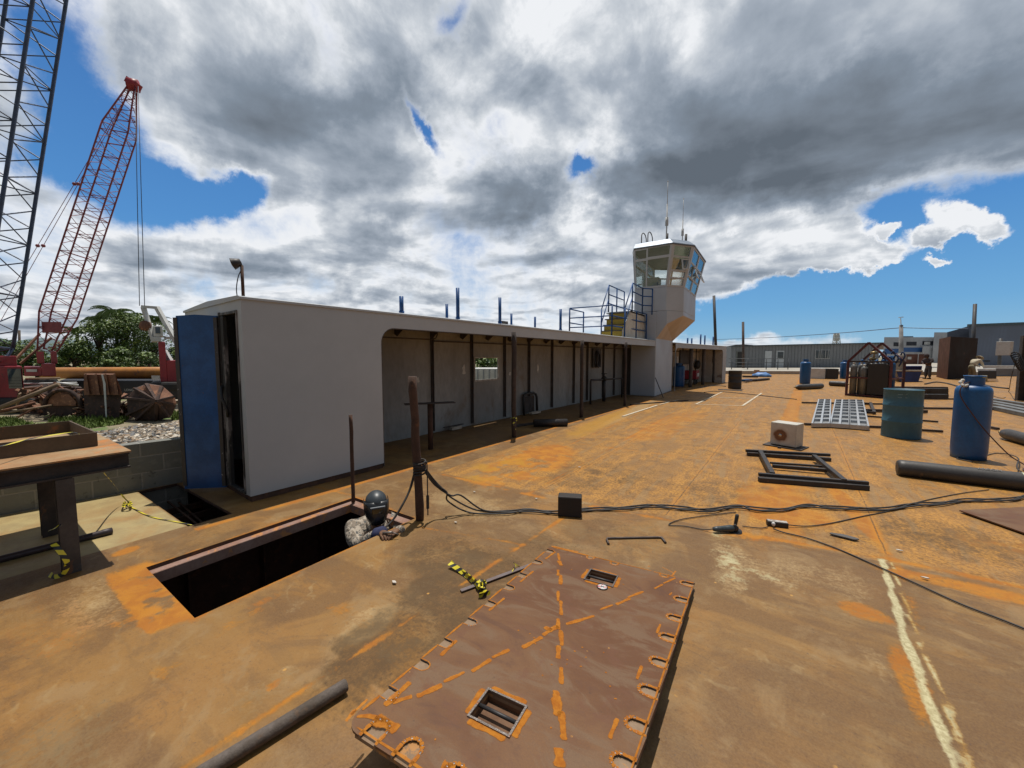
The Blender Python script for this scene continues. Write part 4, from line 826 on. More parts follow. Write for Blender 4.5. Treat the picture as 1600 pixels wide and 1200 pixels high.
for h in (h1, h2_):
    for i in range(4):
        a = Vector(h[i]); b_ = Vector(h[(i + 1) % 4]); c_ = (Vector(h[0]) + Vector(h[2])) / 2; m_ = (a + b_) / 2; o_ = (m_ - c_).normalized() * .02
        stroke(tuple(a + o_), tuple(b_ + o_), .030)
for i in range(26):
    cx_, cy_ = (rg.gauss(.55, .12), rg.gauss(-1.15, .07)) if i < 18 else (rg.uniform(.1, WX - .1), rg.uniform(near_y + .1, -.2)); stroke((cx_, cy_), (cx_ + rg.uniform(.004, .012), cy_ + rg.uniform(-.006, .006)), .008)
marks.build('rust_marks', BM, hpl, attr=eat)
# props that hold up the near end
mb = MB()
for x in (.25, .8): 
    a = PF(x, near_y + .18, -PT - .018); mb.box((a.x, a.y, a.z / 2 - .003), (.12, .10, a.z - .008)); mb.build('prop_block', RUST, None, 'rusty block under the near end of the slotted plate, ' + ('left one' if x < .5 else 'right one'), 'block', 'blocks under the hatch plate'); mb = MB()
# grinding disc lying at the edge of the far grip hole
dp = plane_hit(ray(941, 918)); dk_ = thing('grinding_disc', 'small red and white grinding disc lying by the far grip hole of the plate', 'grinding disc', dp)
dM = along(pN); dp = dp + pN * .002
MB().lathe([(.008, 0), (.036, .0), (.036, .003), (.008, .003), (.008, 0)], dp, dM, 28).build('abrasive', pm('disc_black', (.03, .03, .03)), dk_)
MB().lathe([(.009, .0032), (.030, .0032), (.030, .0038), (.009, .0038)], dp, dM, 28).build('paper_label', pm('disc_label', (.55, .10, .10), (.65, .62, .6), 40, .5, lo=.45, hi=.5, detail=1), dk_)
MB().lathe([(.006, .004), (.012, .004), (.012, .0046), (.006, .0046), (.006, .004)], dp, dM, 20).build('hub_ring', pm('steel_ring', (.5, .5, .5), None, 5, .3, .8), dk_)

# ------------------------------------------------------------------ small things on the near deck
def gz(u, v, z=0.01): return G(u, v, z)
# flat bar and knotted barrier tape left of the plate
mb = MB(); mb.bar(gz(720, 923, .012), gz(836, 880, .012), .030, .007); mb.build('flat_bar', pm('grey_bar', (.19, .16, .16), (.14, .10, .09), 5, .55, .4, c3=(.22, .10, .04), s3=9, t3=.6), None, 'grey steel flat bar lying beside the plate with yellow tape tied on', 'steel bar')
TAPE = newmat('barrier_tape'); m, k, b = TAPE; TAPE = m
ed = k.n('ShaderNodeAttribute'); ed.attribute_name = 'edge'; k.put(b.inputs['Base Color'], k.mix(k.math('GREATER_THAN', k.math('FRACT', ed.outputs['Fac']), .55), (.62, .52, .03), (.02, .02, .02))); b.inputs['Roughness'].default_value = .4
def ribbon(mb, pts, w, at_, tw=0.0, per=.09, twist=2.0):
    pts = smooth(pts, 5); L = 0; b0 = len(mb.v); prev = None
    for i, p in enumerate(pts):
        d = (pts[min(i + 1, len(pts) - 1)] - pts[max(i - 1, 0)]).normalized()
        s_ = d.cross(Vector((0, 0, 1))); s_ = s_.normalized() if s_.length > .1 else Vector((1, 0, 0)); ang = tw + twist * i / len(pts); s_ = Matrix.Rotation(ang, 3, d) @ s_
        if i: L += (p - pts[i - 1]).length
        mb.v += [p - s_ * w / 2, p + s_ * w / 2]; at_ += [L / per, L / per + .35]
    for i in range(len(pts) - 1): mb.f.append([b0 + 2 * i, b0 + 2 * i + 1, b0 + 2 * i + 3, b0 + 2 * i + 2]); mb.m.append(0); mb.s.append(True)
mb = MB(); at_ = []; T0 = gz(702, 880, .035)
ribbon(mb, [T0, gz(712, 886, .03), gz(728, 898, .02), gz(744, 911, .035), gz(752, 918, .03)], .035, at_, .3, .07, 1.2)
ribbon(mb, [gz(704, 878, .02), gz(716, 890, .012), gz(733, 902, .03), gz(748, 916, .03)], .03, at_, 1.0, .08, 1.0)
rg = random.Random(5); kc = gz(752, 917, .02)
for i in range(7):
    pts = [kc + Vector((rg.uniform(-.03, .03), rg.uniform(-.03, .03), rg.uniform(0, .035))) for _ in range(4)]; ribbon(mb, pts, .028, at_, rg.uniform(0, 3), .07, 2.5)
ribbon(mb, [kc, gz(758, 925, .03), gz(748, 930, .02), gz(766, 926, .012)], .03, at_, .4, .07, 1)
ribbon(mb, [gz(800, 893, .018), gz(806, 884, .03), gz(802, 879, .03), gz(812, 886, .02)], .006, at_, .4, .07, 1)
mb.build('barrier_tape', TAPE, None, 'crumpled yellow and black barrier tape knotted round the grey flat bar', 'barrier tape', attr=at_)
# weathered pipe at the bottom edge
PG = pm('grey_pipe', (.125, .10, .085), (.085, .065, .05), 10, .85, .1, c3=(.17, .09, .045), s3=16, t3=.55, w3=.2, bump=.8, bs=40, bd=.006)
pa, pb = G(541, 1070, .035), G(300, 1218, .035); mb = MB(); dd = (pb - pa).normalized(); Mp = along(dd); L = (pb - pa).length
prof = [(.020, .0), (.0255, .0), (.028, .006)] + [(.0285 + .0012 * math.sin(i * 3.1), .01 + i * L / 12) for i in range(13)]; prof = [(.020, .05)] + prof
mb.lathe(prof, pa, Mp, 20); mb.build('weathered_pipe', PG, None, 'weathered grey pipe with a battered end lying at the bottom edge of the photo', 'pipe')
# C shaped handle of bent rod right of the plate
mb = MB(); mb.path([gz(951, 850, .012), gz(948, 843, .012), gz(949, 841, .012), gz(1028, 839.5, .012), gz(1034, 840, .012), gz(1040, 848, .012)], .010, 8); mb.build('bent_rod', pm('rod', (.10, .07, .055), (.06, .045, .04), 12, .6, .2), None, 'thin bent rod handle lying on the deck beyond the hatch plate', 'bent rod')
# black block used as a weight
bx = G(887, 807); mb = MB(); mb.box((bx.x, bx.y + .05, .103), (.235, .13, .205), R(24)); mb.build('block_weight', pm('black_block', (.018, .016, .015), (.035, .025, .02), 8, .75, .1, c3=(.13, .09, .05), s3=7, t3=.63, bump=.5), None, 'black rusty steel block standing on the cables beyond the plate', 'block', bevel=.012)
# cables
CB = pm('cable_rubber', (.022, .02, .02), (.04, .033, .028), 30, .65)
PB = G(657, 812)                                             # thick post by the hatch
def cable(name, pts, r_, label, cat='cable', mat=None, group=None, n=7): return MB().path(smooth(pts, n), r_, 7).build(name, mat or CB, None, label, cat, group)
wrapz = .52
def postpt(z): return Vector((PB.x + .015, PB.y + .0, z))
rg = random.Random(11)
def weave(uv, amp, ph, z=.012): 
    o_ = []
    for i, (u, v) in enumerate(uv): o_.append(gz(u + rg.uniform(-6, 6), v + amp * math.sin(i * 1.3 + ph), z + .010 * abs(math.sin(i * 1.7 + ph))))
    return o_
run = [(792, 800), (830, 797), (865, 801), (905, 797), (945, 795), (985, 793), (1025, 790), (1065, 794), (1105, 797), (1150, 791), (1185, 796), (1225, 796), (1262, 790), (1300, 793), (1345, 795), (1390, 795), (1425, 788), (1462, 787), (1500, 782), (1545, 781), (1585, 780), (1610, 774)]
for j, (u0, v0) in enumerate(((672, 748), (672, 751), (674, 755))):
    side = [postpt(wrapz - .02 * j) + Vector((.07, .0, 0)), D(680, 752 + 3 * j, dep(PB) + .03)]
    d1 = [D(692 + 6 * j, 764 + 5 * j, dep(PB) + .05), D((706, 700, 720)[j], (778, 783, 774)[j], dep(PB) + .1), gz((745, 735, 755)[j], (797, 801, 797)[j], .03)]
    cable('welding_cable', side + d1 + weave(run, 2.4, j * 2.1), .0085, ['black welding cable running from the rusty post across the deck, uppermost of its bundle', 'black welding cable hanging lowest from the post before joining the bundle', 'black welding cable stretched straightest from the post into the bundle'][j], group='welding cables from the post')
hz = [D(640, 765, dep(PB) - .02), D(628, 790, dep(PB) - .1), D(614, 812, dep(PB) - .15), D(600, 826, 3.55)]
for j in range(2):
    cable('torch_cable', [postpt(wrapz - .03 * j) + Vector((-.05, -.02, 0))] + [p + Vector((.012 * j, 0, .01 * j)) for p in hz], .009, ['black hose dropping from the post to the welder, upper of two', 'black hose dropping from the post to the welder, lower of two'][j], 'hose', None, 'hoses to the welder')
mb = MB()
for i in range(7): 
    z = wrapz - .05 + .018 * i; mb.path([PB + Vector((.058 * math.cos(t), .058 * math.sin(t), z + .012 * math.sin(t + i))) for t in [2 * math.pi * q_ / 12 for q_ in range(13)]], .008, 6)
mb.path(smooth([postpt(wrapz + .05) + Vector((.06, 0, 0)), postpt(wrapz + .07) + Vector((.085, 0, 0)), postpt(wrapz - .05) + Vector((.09, 0, 0)), postpt(.25) + Vector((.09, 0, 0))]), .006, 6)
mb.box(postpt(.2) + Vector((.09, 0, 0)), (.02, .02, .13)); mb.tube(postpt(.14) + Vector((.09, 0, 0)), postpt(.07) + Vector((.09, 0, 0)), .006)
mb.build('cable_wrap', CB, None, 'turns of black cable wound round the rusty post with an electrode holder hanging', 'cable')
# rusty posts
def rpost(u, v, v2, r_, label, mat=RUST, n=12, lean=(0, 0), nm='rusty_post'):
    p = G(u, v); z = zat(u, v, v2); mb = MB(); K = 10
    mb.path([p + Vector((lean[0] * z * t, lean[1] * z * t, z * t)) + Vector((rg.uniform(-.3, .3) * r_ * .4, rg.uniform(-.3, .3) * r_ * .4, -.02 if i == 0 else 0)) for i, t in enumerate([q_ / K for q_ in range(K + 1)])], lambda i: r_ * (1 + rg.uniform(-.05, .05)), n)
    return mb.build(nm, mat, None, label, 'post', 'rusty posts along the gallery')
rpost(657, 812, 588, .041, 'thick rusty post by the hatch with cables wound round it', lean=(-.035, -.02))
rpost(552, 782, 648, .020, 'slim rusty rod standing at the far corner of the open hatch')
POSTM = pm('dark_post', (.060, .042, .036), (.042, .032, .028), 6, .85, c3=(.10, .05, .03), s3=9, t3=.56, w3=.15, bump=.4)
rpost(803, 683, 519, .047, 'tall rusty post in front of the gallery, tape tied low on it', POSTM); rpost(908, 652, 532, .045, 'tall rusty post in front of the gallery, second from the tower', POSTM); rpost(976, 634, 535, .042, 'tall rusty post in front of the gallery, nearest the tower', POSTM)
rpost(1078.5, 605, 540, .09, 'rusty post in front of the far gallery, nearest of three', STUD); rpost(1098, 601, 540, .09, 'rusty post in front of the far gallery, middle of three', STUD); rpost(1114.5, 597.5, 541, .10, 'rusty post in front of the far gallery, farthest of three', STUD)
at_ = []; mb = MB(); p = G(803, 683); ribbon(mb, [p + Vector((-.05, -.05, .38)), p + Vector((.05, -.05, .40)), p + Vector((.06, .02, .36)), p + Vector((.03, -.06, .28)), p + Vector((.08, -.05, .16))], .03, at_, .3, .07, 3); mb.build('barrier_tape', TAPE, None, 'scrap of yellow barrier tape tied to a tall post before the gallery', 'barrier tape', attr=at_)
# grinder
gp = G(1133, 826, .035); ax = (G(1160, 824, .035) - G(1112, 826, .035)).normalized(); gr_ = thing('angle_grinder', 'black angle grinder lying on the deck below the cable run', 'grinder', (gp.x, gp.y, 0))
GP = pm('tool_plastic', (.03, .04, .045), (.05, .06, .065), 20, .4, c3=(.2, .17, .14), s3=14, t3=.62)
gM = along(ax); MB().lathe([(.0, -.115), (.018, -.112), (.024, -.08), (.026, -.03), (.030, .03), (.032, .06), (.028, .075), (.0, .08)], gp, gM, 16).build('motor_body', GP, gr_)
hp_ = gp + ax * .095; MB().lathe([(0, -.035), (.022, -.03), (.03, -.005), (.03, .012), (.012, .03), (.010, .04), (0, .04)], hp_, rotM(.2, 0, 0), 16).build('gear_head', DARKST, gr_)
MB().lathe([(.008, 0), (.014, .01), (.016, .09), (.012, .105), (0, .11)], hp_ + Vector((.0, .01, .02)), along((.12, .2, 1)), 12).build('side_handle', BLACK, gr_)
MB().lathe([(.0, -.03), (.058, -.03), (.058, -.026), (.0, -.026)], hp_, rotM(.2, 0, 0), 24).build('grinding_wheel', DARKST, gr_)
cable('power_cord', [gp - ax * .11, gz(1098, 827), gz(1070, 822), gz(1045, 820), gz(1062, 812), gz(1100, 806), gz(1150, 800)], .0045, 'thin black cord from the angle grinder back to the cable bundle')
cable('power_cord', [gz(1160, 822), gz(1176, 824), gz(1190, 825), gz(1200, 823)], .0045, 'short thin cord between the grinder and the socket box')
sp_ = G(1214, 822); so_ = thing('socket_box', 'small black socket box with a white plug on the deck', 'socket box', sp_)
sd_ = (G(1230, 824) - G(1197, 820)).normalized(); MB().bar(sp_ - sd_ * .085 + Vector((0, 0, .024)), sp_ + sd_ * .085 + Vector((0, 0, .024)), .055, .042).build('socket_body', BLACK, so_, bevel=.004)
MB().bar(sp_ - sd_ * .08 + Vector((0, 0, .048)), sp_ + sd_ * .08 + Vector((0, 0, .048)), .045, .004).build('socket_cover', pm('socket_cover', (.45, .42, .38), (.2, .16, .13), 30, .6, lo=.45, hi=.55), so_)
MB().ball(sp_ - sd_ * .03 + Vector((0, -.035, .028)), .016, 12, 0, (1, 1, 1.3)).build('white_plug', pm('white_plug', (.75, .74, .72)), so_)
cable('power_cord', [gz(1208, 826, .02), gz(1225, 832), gz(1262, 841), gz(1310, 858), gz(1365, 882), gz(1430, 911), gz(1500, 943), gz(1560, 966), gz(1640, 998)], .0058, 'black power cord crossing the deck from the socket box to the right edge')
cable('power_cord', [gz(1230, 820, .02), gz(1262, 822), gz(1300, 817), gz(1350, 806), gz(1395, 797), gz(1440, 783), gz(1500, 771), gz(1545, 765)], .005, 'thin cord curving from the socket box up to the right')
mb = MB(); pts = [(0, 0), (.16, -.03), (.20, .0), (.19, .025), (.1, .05), (.01, .03)]; p = G(1296, 836, .004); mb.prism([(p.x + a, p.y + b_) for a, b_ in pts], .012, .020); mb.build('scrap_plate', pm('scrap', (.10, .09, .085), (.07, .06, .05), 12, .6), None, 'small pointed grey offcut lying right of the socket box', 'offcut', normals=True)
mb = MB(); q_ = [G(1499, 797, .03), G(1640, 790, .03), G(1800, 855, .03), G(1640, 846, .03)]; mb.prism([(p.x, p.y) for p in q_], .018, .030); mb.build('loose_plate', PM, None, 'flat reddish brown steel sheet lying at the right edge of the photo', 'steel sheet', normals=True)
# small litter: pale chips and slag
ch = pm('chip', (.6, .55, .48), (.35, .3, .24), 20, .7)
cs = [(1405, 862), (1268, 731), (905, 731), (838, 781), (741, 770), (712, 818), (616, 912), (1445, 905), (1085, 690), (1290, 690)]
lb_ = ['beyond the top of the cream stripe', 'near the left end of the black pipe frame', 'on the rough rust beyond the block weight', 'left of the black block', 'beside the sagging cables', 'right of the thick post', 'between the hatch and the knotted tape', 'right of the cream stripe', 'out on the rough deck left of the pipe frame', 'between the box unit and the gratings']
for (u, v), t_ in zip(cs, lb_):
    p = G(u, v, .002); mb = MB(); mb.prism([(p.x + .022 * math.cos(a) * rg.uniform(.4, 1.2), p.y + .012 * math.sin(a) * rg.uniform(.4, 1.2)) for a in (0, .9, 1.8, 2.8, 3.7, 5)], .012, .018); mb.build('paint_chip', ch, None, 'tiny pale chip ' + t_, 'chip', 'chips scattered on the deck', normals=True)

# ================================================================== LEFT SIDE
GZ = -1.6
REDP = pm('crane_red', (.33, .018, .028), (.24, .015, .024), 1.5, .45, c3=(.12, .03, .025), s3=4, t3=.62)
BOOMR = pm('boom_red', (.27, .05, .06), (.20, .04, .05), 3, .5)
BOOMK = pm('boom_dark', (.05, .07, .13), (.035, .048, .085), 4, .4, .2)
WHP = pm('crane_white', (.62, .62, .60), (.5, .5, .48), 2, .5, c3=(.3, .2, .15), s3=5, t3=.64)
RUSTB = pm('scrap_rust', (.26, .12, .065), (.15, .07, .045), 1.6, .9, c3=(.40, .19, .10), s3=4, t3=.54, w3=.15, bump=.6, bs=14, bd=.02)
RUSTD = pm('scrap_dark', (.075, .042, .032), (.045, .028, .024), 2, .9, c3=(.15, .07, .04), s3=5, t3=.58, bump=.5, bs=14, bd=.02)
TYRE = pm('track_black', (.018, .018, .020), (.035, .03, .028), 3, .8)
DGLASS = pm('dark_glass', (.05, .07, .085), (.03, .045, .055), 2, .12, 0, spec=.9)
# block parapet wall at the dock edge
WM = newmat('block_wall'); m, k, b = WM; WM = m
tc = k.n('ShaderNodeTexCoord'); br = k.n('ShaderNodeTexBrick'); mp = k.map(tc.outputs['Object'], (0, 0, 0), (R(90), 0, R(90)), (1, 1, 1))
sxx = k.n('ShaderNodeSeparateXYZ'); k.put(sxx.inputs[0], tc.outputs['Object']); cxx = k.n('ShaderNodeCombineXYZ'); k.put(cxx.inputs[0], sxx.outputs[1]); k.put(cxx.inputs[1], sxx.outputs[2])
k.put(br.inputs['Vector'], cxx.outputs[0]); br.inputs['Scale'].default_value = 1; br.inputs['Brick Width'].default_value = .40; br.inputs['Row Height'].default_value = .20; br.inputs['Mortar Size'].default_value = .010; br.inputs['Mortar Smooth'].default_value = .4
br.inputs['Color1'].default_value = (.20, .20, .18, 1); br.inputs['Color2'].default_value = (.165, .168, .15, 1); br.inputs['Mortar'].default_value = (.27, .26, .235, 1)
wn = k.noise(tc.outputs['Object'], 3.5, 7, .65, .4); wc = k.mix(k.ss(wn, .5, .62, 0, .7), br.outputs[0], (.24, .24, .215)); wc = k.mix(k.ss(k.noise(tc.outputs['Object'], 9, 6, .7), .58, .68, 0, .7), wc, (.07, .07, .06))
k.put(b.inputs['Base Color'], wc); b.inputs['Roughness'].default_value = .95; bn = k.n('ShaderNodeBump'); bn.inputs['Strength'].default_value = .5; bn.inputs['Distance'].default_value = .012
k.put(bn.inputs['Height'], k.math('SUBTRACT', k.noise(tc.outputs['Object'], 25, 5, .6), br.outputs['Fac'])); k.put(b.inputs['Normal'], bn.outputs[0])
wa = G(292, 752); wb = G(0, 806); wdir = (wb - wa).normalized(); wb = wb + wdir * 2.2; wn_ = Vector((-.16, 0, 0))
mb = MB(); P4 = [wa, wb, wb + wn_, wa + wn_]; vs = [Vector((p.x, p.y, z)) for z in (GZ, .56) for p in P4]
mb.add(vs, [(0, 1, 2, 3), (7, 6, 5, 4), (0, 4, 5, 1), (1, 5, 6, 2), (2, 6, 7, 3), (3, 7, 4, 0)]); mb.build('block_wall', WM, None, 'low grey concrete block wall at the dock edge left of the blue door', 'wall', normals=True)

# steel work table at the left edge
TZ = .85
tb = thing('steel_table', 'heavy rusty steel table on H-beam legs at the left edge of the photo', 'table', G(100, 880))
BEAMK = pm('beam_brown', (.055, .042, .036), (.035, .028, .025), 5, .75, .1, c3=(.16, .075, .03), s3=7, t3=.60, w3=.1, bump=.4)
TTOP = pm('table_top', (.34, .24, .13), (.30, .15, .06), 2.5, .85, c3=(.42, .16, .04), s3=5, t3=.52, w3=.15)
X0, X1, Y1 = -5.75, -4.22, .80
mb = MB(); mb.bb(X0, X1, -2.5, Y1, TZ - .012, TZ); mb.build('table_top', TTOP, tb)
mb = MB()
def ibeam(mb, a, b_, w, h, t=.012, mi=0):
    a = Vector(a); b_ = Vector(b_); mb.bar(a + Vector((0, 0, h / 2 - t / 2)), b_ + Vector((0, 0, h / 2 - t / 2)), w, t, mi=mi); mb.bar(a - Vector((0, 0, h / 2 - t / 2)), b_ - Vector((0, 0, h / 2 - t / 2)), w, t, mi=mi); mb.bar(a, b_, t, h - 2 * t - .001, mi=mi)
ibeam(mb, (X1 - .05, -2.5, TZ - .075), (X1 - .05, Y1 - .01, TZ - .075), .09, .12); mb.build('side_beam', BEAMK, tb)
mb = MB(); ibeam(mb, (X0 + .05, -2.5, TZ - .075), (X0 + .05, Y1 - .01, TZ - .075), .09, .12); mb.build('side_beam', BEAMK, tb)
mb = MB(); mb.bar((X0 + .1, Y1 - .03, TZ - .075), (X1 - .1, Y1 - .03, TZ - .075), .012, .12); mb.build('end_plate', BEAMK, tb)
for (u, v) in ((112, 893), (78, 836)):
    p = G(u, v); mb = MB(); t = .010; w, h = .09, .09
    mb.bb(p.x - w / 2, p.x - w / 2 + t, p.y - h / 2, p.y + h / 2, 0.001, TZ - .14); mb.bb(p.x + w / 2 - t, p.x + w / 2, p.y - h / 2, p.y + h / 2, 0.001, TZ - .14); mb.bb(p.x - w / 2 + t, p.x + w / 2 - t, p.y - t / 2, p.y + t / 2, 0.001, TZ - .14)
    mb.build('leg', pm('leg_grey', (.07, .062, .058), (.05, .042, .038), 5, .7, .1, c3=(.13, .06, .03), s3=6, t3=.62) if u > 100 else BEAMK, tb)
mb = MB(); at_ = []; p = G(112, 893); 
ribbon(mb, [p + Vector((-.08, -.07, .33)), p + Vector((0, -.085, .35)), p + Vector((.08, -.07, .38)), p + Vector((.1, -.04, .40))], .02, at_, .2, .08, .5)
ribbon(mb, [p + Vector((.05, -.08, .26)), p + Vector((.1, -.06, .22)), p + Vector((.12, -.03, .12)), p + Vector((.10, -.05, .04)), p + Vector((.02, -.09, .01)), p + Vector((-.06, -.1, .01))], .03, at_, .2, .08, 2.5)
mb.build('barrier_tape', TAPE, None, 'yellow barrier tape tied round the front leg of the steel table', 'barrier tape', attr=at_)
fr_ = thing('steel_tray_frame', 'open rectangular frame of brown steel channel lying on the table', 'steel frame', (-5.2, .2, TZ))
zc = TZ + .002; fh = .115
q = [G(152, 697, TZ), None, G(48, 668, TZ), None]; cfx = q[0].x; cfy = q[0].y; cbx = -5.72
for a, b_ in (((cfx, -2.3), (cfx, cfy)), ((cfx - .01, cfy), (cbx + .01, cfy - .02)), ((cbx, -2.3), (cbx, cfy)), ((cfx - .01, .05), (cbx + .01, .05)), ((cfx - .45, -1.5), (cfx - .45, .04))):
    MB().bar((a[0], a[1], zc + fh / 2), (b_[0], b_[1], zc + fh / 2), .012, fh).build('channel_side', pm('channel_olive', (.115, .080, .048), (.085, .058, .035), 4, .75, .1, c3=(.22, .09, .035), s3=5, t3=.62), fr_)
mb = MB(); at_ = []; ribbon(mb, [G(-60, 705, TZ + .14), G(0, 697, TZ + .13), G(50, 685, TZ + .125), G(110, 676, TZ + .12), G(125, 678, TZ + .09)], .011, at_, .2, .30, .8); mb.build('barrier_tape', TAPE, None, 'yellow and black barrier tape stretched over the steel frame on the table', 'barrier tape', attr=at_)
mb = MB(); at_ = []; ribbon(mb, [G(153, 728, .62), G(165, 742, .5), G(178, 757, .3), G(190, 773, .12), G(203, 787, .03)], .016, at_, .2, .16, 1.5)
for i in range(4): ribbon(mb, [G(200 + rg.uniform(-8, 8), 787 + rg.uniform(-4, 6), .02 + rg.uniform(0, .03)) for _ in range(4)], .02, at_, rg.uniform(0, 3), .08, 2)
ribbon(mb, [G(205, 792, .01), G(228, 804, .008), G(248, 810, .008), G(270, 814, .008), G(300, 820, .008)], .012, at_, .05, .28, .1)
mb.build('barrier_tape', TAPE, None, 'yellow barrier tape running from the table end down to the dark deck opening', 'barrier tape', attr=at_)
pa, pb = G(176, 829, .028), G(0, 874, .028); dd = (pb - pa).normalized(); mb = MB(); mb.lathe([(.02, .03), (.022, 0), (.030, .004), (.031, .06), (.028, .07), (.028, 2.6)], pa, along(dd), 18); mb.build('steel_pipe', pm('maroon_pipe', (.06, .045, .05), (.04, .03, .035), 5, .45, .3, c3=(.13, .06, .04), s3=9, t3=.6), None, 'long dark maroon pipe on the deck behind the front table leg', 'pipe')

# yard ground cover
def scatter_quads(mb, n, fpos, smin, smax, flat=.35, rg=random.Random(2), kinds=1):
    for i in range(n):
        p = fpos(rg); s = rg.uniform(smin, smax); M = rotM(rg.uniform(-flat, flat), rg.uniform(-flat, flat), rg.uniform(0, 6.28))
        a = s * rg.uniform(.5, 1.3); h = s * rg.uniform(.15, .4)
        mb.box(p + Vector((0, 0, h * .3)), (a, s * .6, h), 0, rg.randrange(kinds), M)
def gpoly(pts, z): return [G(u, v, z) for u, v in pts]
gv = gpoly([(95, 700), (150, 672), (240, 658), (330, 654), (330, 720), (190, 745)], GZ)
heap = MB(); N = 26; vs = []
gA, gB, gC, gD_ = G(88, 684, GZ), G(335, 654, GZ), G(335, 730, GZ), G(120, 740, GZ)
def gpt(a, b_): p = gA.lerp(gB, a).lerp(gD_.lerp(gC, a), b_); z = .22 * math.sin(math.pi * min(1, max(0, b_))) + .08 * math.sin(a * 17 + b_ * 9); return Vector((p.x, p.y, GZ + .03 + max(0, z)))
for i in range(N + 1):
    for j in range(N + 1): vs.append(gpt(i / N, j / N))
heap.add(vs, [(i * (N + 1) + j, i * (N + 1) + j + 1, (i + 1) * (N + 1) + j + 1, (i + 1) * (N + 1) + j) for i in range(N) for j in range(N)], 0, True)
scatter_quads(heap, 5200, lambda r_: gpt(r_.random(), r_.random() ** .8) + Vector((0, 0, .01)), .05, .19, .5, kinds=4)
gcols = [pm('rubble_dust', (.36, .30, .22), (.26, .21, .155), 2, .95), pm('rubble_pale', (.62, .56, .47), (.50, .44, .36), 3, .9), pm('rubble_tan', (.34, .25, .17), (.25, .18, .12), 3, .9), pm('rubble_grey', (.20, .20, .20), (.13, .13, .13), 3, .9)]
heap.build('rubble_gravel', gcols, kind='stuff', label=None)
LEAFG = pm('grass_green', (.14, .19, .03), (.09, .14, .022), 2, .8); 
gr = MB(); rq = random.Random(9)
gr_regions = [((0, 700), (0, 655), (95, 672), (120, 698)), ((70, 680), (80, 655), (205, 650), (190, 663)), ((268, 657), (268, 646), (300, 646), (300, 655))]
for (a, b_, c_, d_), cnt in zip(gr_regions, (3600, 2600, 500)):
    A, B, C, D4 = [G(u, v, GZ) for u, v in (a, b_, c_, d_)]
    for i in range(cnt):
        s, t = rq.random(), rq.random(); p = A.lerp(B, s).lerp(D4.lerp(C, s), t); cl = .5 + .5 * math.sin(p.x * 1.3) * math.sin(p.y * 1.7 + 1)
        h_ = rq.uniform(.08, .32) * (.4 + cl); w_ = rq.uniform(.03, .07); a_ = rq.uniform(0, 6.28); dx = Vector((math.cos(a_), math.sin(a_), 0)); ln = Vector((rq.uniform(-.15, .15), rq.uniform(-.15, .15), 0))
        gr.add([p - dx * w_, p + dx * w_, p + ln + Vector((0, 0, h_))], [(0, 1, 2)])
gr.build('grass', LEAFG, kind='stuff')
# lattice booms
def lattice(mb, A, B, w0, w1, n, r_, rl, side=None, mi=0, pw=1.0):
    A = Vector(A); B = Vector(B); d = (B - A).normalized(); s = (side or Vector((0, 0, 1)).cross(d)).normalized(); s = (s - d * s.dot(d)).normalized(); u = d.cross(s); L = (B - A).length
    def cn(t, i): w = w0 + (w1 - w0) * t ** pw; q_ = ((-1, -1), (1, -1), (1, 1), (-1, 1))[i]; return A + d * (L * t) + s * (q_[0] * w / 2) + u * (q_[1] * w / 2)
    for i in range(4): mb.path([cn(j / n, i) for j in range(n + 1)], r_, 6, mi)
    for j in range(n):
        for i in range(4):
            k_ = (i + 1) % 4; a = cn(j / n, i if j % 2 else k_); b_ = cn((j + 1) / n, k_ if j % 2 else i); mb.tube(a, b_, rl, n=4, caps=False, mi=mi)
            if j % 3 == 0: mb.tube(cn(j / n, i), cn(j / n, k_), rl, n=4, caps=False, mi=mi)
# crane 1: near, dark boom running out of the frame
c1 = thing('crawler_crane', 'big crawler crane with a dark blue lattice boom and red cab at the left edge', 'crane', G(0, 645, GZ))
d1 = 21.0; F0 = D(-62, 600, d1); F1b = D(30, 0, d1); dirb = (F1b - F0).normalized(); Lb = (F1b - F0).length; tipb = F0 + dirb * (Lb * 1.35)
mb = MB(); side = RT + FW * .45; lattice(mb, F0 + dirb * 2.2, tipb, 2.3, 2.3, 26, .085, .035, side)
lattice(mb, F0 - dirb * .8, F0 + dirb * 2.2, .9, 2.3, 3, .085, .035, side); mb.build('boom', BOOMK, c1)
for o_ in (-.3, .3): MB().tube(F0 + RT * (-3.5 + o_) + dirb * 2, tipb + RT * (-1.4 + o_), .03, n=5).build('pendant_line', BOOMK, c1)
def obox(mb, u0, u1, v0, v1, d, thick, mi=0):                 # upright block facing the photo, from a depth
    a, b_ = D(u0, v1, d), D(u1, v1, d); t = D(u0, v0, d); z0, z1 = a.z, t.z; dr_ = (b_ - a); dr_.z = 0; n_ = ray((u0 + u1) / 2, 560); n_.z = 0; n_ = n_.normalized() * thick
    vs = [Vector((p.x, p.y, z)) for z in (z0, z1) for p in (a, b_, b_ + n_, a + n_)]
    return mb.add(vs, [(3, 2, 1, 0), (4, 5, 6, 7), (0, 1, 5, 4), (1, 2, 6, 5), (2, 3, 7, 6), (3, 0, 4, 7)], mi)
mb = MB(); obox(mb, -60, 39, 572, 622, d1 + .6, 2.2); obox(mb, -60, 27, 556, 572, d1 + 1.0, 2.0); cab_ = mb.build('machinery_house', REDP, c1, bevel=.05)
mb = MB(); obox(mb, 14, 35, 576, 607, d1 + .5, .06); mb.build('door_grille', DGLASS, cab_)
mb = MB(); 
for i in range(7): a = 577 + i * 4.4; obox(mb, 14, 35, a, a + .5, d1 + .45, .03)
mb.build('grille_bars', TYRE, cab_)
